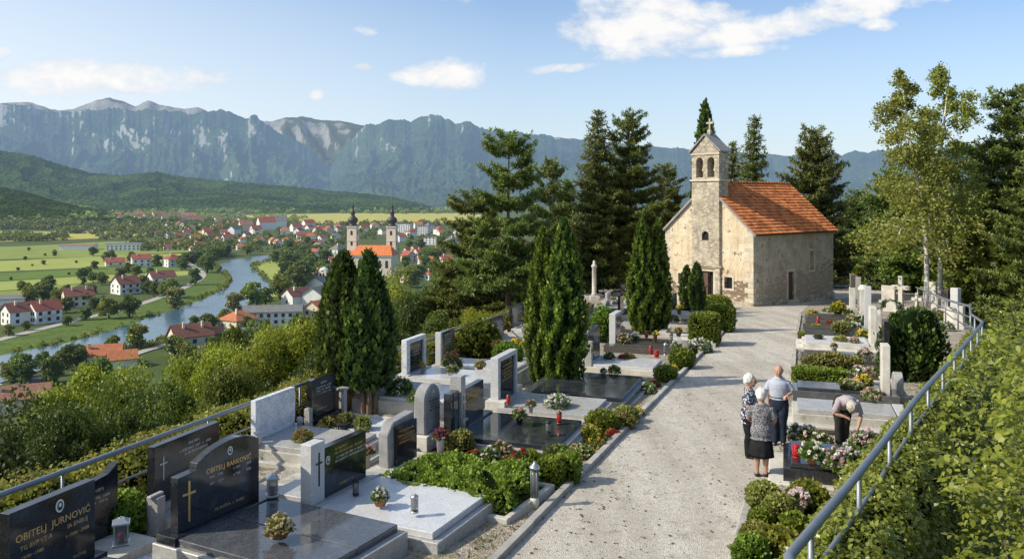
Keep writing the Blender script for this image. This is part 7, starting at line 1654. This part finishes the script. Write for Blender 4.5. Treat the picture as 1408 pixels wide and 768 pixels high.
    if bottom=='skirt':
        n=40; rows=[(.60,.082,.066,.0),(.55,.090,.072,.0),(.50,.096,.078,.0),(.44,.104,.086,.1),(.40,.116,.096,.3),(.34,.124,.102,.6),(.27,.130,.106,.9),(.235,.133,.108,1.0),(.24,.126,.102,1.0),(.34,.116,.094,.6)]
        A=np.zeros((len(rows),n+1,3))
        for i,(z,rx,ry,w_) in enumerate(rows):
            for j in range(n+1):
                a=2*math.pi*j/n; k=1+.045*w_*math.sin(a*7+1)+.03*w_*math.sin(a*11); A[i,j]=(rx*k*plump**.6*math.cos(a),ry*k*plump**.6*math.sin(a)+.004,z+.004*math.sin(a*3)*w_)
        link('skirt',grid_mesh('skirt',A[:, ::-1]),M[botmat],e)
    else:
        c=MB(); loft(c,[(.44,.085,.068,.004),(.50,.104,.082,.006),(.56,.100,.080,.004),(.605,.090,.072,.0)],.006,20,fn=lambda p:V(p) if bend<.5 else RB_.to_3x3().lerp(Matrix.Identity(3),.6)@(V(p)-hip)+hip)
        for s in (-1,1):
            fy=s*step; c.tube([V((s*hx,.0,.51)),V((s*hx*1.05,-.004,.38)),V((s*hx,-.006+fy*.5,.285)),V((s*hx,.010+fy*.75,.20)),V((s*hx,.010+fy,.10)),V((s*hx,.004+fy,.032))],[.070*plump,.061*plump,.050,.047,.044,.044],16)
        link('trousers',remesh(c,'trousers',.007,3),M[botmat],e)
        if top=='shirt' and bend<.5:
            m=MB(); m.tube([V((.0985*plump*math.cos(a)*1.05,.002+.079*plump*math.sin(a)*1.05,.597)) for a in np.linspace(0,2*math.pi,25)],.0065,6); m.build('belt',M['shoe'],e)
    for s in (-1,1):
        fy=s*step; m=MB(); m.tube([V((s*hx,.036+fy,.018)),V((s*hx,.012+fy,.024)),V((s*(hx+.003),-.03+fy,.023)),V((s*(hx+.008),-.09+fy,.012))],[.020,.029,.030,.017],12,ry=[.018,.028,.027,.012],side=(1,0,0)); m.build('shoe',M['shoe'],e)
    # hair and face
    m=MB(); k=MB()
    if hair=='short': k.ball((0,.011,.950),(.057,.059,.060),0,28,18); k.ball((0,.024,.925),(.047,.044,.046),0,24,14)
    else: k.ball((0,.020,.926),(.0475,.046,.030),0,24,12)
    vs=[]
    for v in k.v:
        v=V(v); d=(v-V((0,.012,.945))); q=v+d.normalized()*(.0045*math.sin(v.x*210+v.z*60)*math.sin(v.z*190+v.y*80)+.003*math.sin(v.y*330+v.x*120)); 
        if q.y<-.034 and q.z<.972: q.y=-.030
        vs.append(hd(q))
    m.add(vs,k.f,0,True); m.build('hair',M[hairmat],e)
    for s in (-1,1):
        m=MB(); k=MB(); k.ball((s*.017,-.0585,.9425),(.0055,.003,.0032),0,8,6); m.add([hd(v) for v in k.v],k.f,0,True); m.build('eye',M['eye_dark'],e)
    m=MB(); k=MB(); k.ball((0,-.0585,.9065),(.013,.004,.0028),0,10,6); m.add([hd(v) for v in k.v],k.f,0,True); m.build('mouth',M['lip'],e)
    return e
def stand(px,py): p=G(px,py); return Vector((p.x,p.y,zc(p.x,p.y)+.012))
person(stand(1047,655),R(158),1.56,'elderly white-haired woman in grey patterned blouse and black skirt, back turned',[((-.150,-.010,.655),(-.115,-.10,.60),.5),((.152,-.012,.655),(.115,-.105,.60),.5)],'blouse','blouse_grey','skirt','black_cloth',plump=1.12,head_turn=-.1,head_nod=.12,step=.012)
person(stand(1030,629),R(62),1.60,'elderly white-haired woman in navy and white floral blouse and black trousers, arms folded',[((-.150,-.02,.655),(-.02,-.115,.640),.5),((.150,-.02,.650),(.03,-.125,.665),.5)],'blouse','blouse_navy','trousers','black_cloth',plump=1.08,head_turn=-.1,head_nod=.15,step=.008)
person(stand(1071,611),R(-22),1.66,'bald elderly man in pale checked shirt and dark blue trousers with one arm bent',[((-.150,.01,.655),(-.125,-.03,.52),.4),((.165,.02,.660),(.105,-.095,.640),.8)],'shirt','shirt_check','trousers','navy_cloth',hair='fringe',hairmat='hair_grey',plump=1.08,head_turn=.1,head_nod=.18,step=.014,stoop=.06)
q=PD(1158,600,17.35); person(Vector((q.x,q.y,zc(q.x,q.y)+.012)),R(-6),1.64,'grey-haired mourner in mauve shirt and dark trousers bending low over the flowers',[((-.155,-.215,.455),(-.035,-.265,.425),.9),((.150,-.255,.42),(.085,-.335,.285),.5)],'shirt','shirt_mauve','trousers','dark_cloth',hair='short',hairmat='hair_grey',bend=R(62),plump=1.05,head_nod=.35,stoop=.25,step=.02)
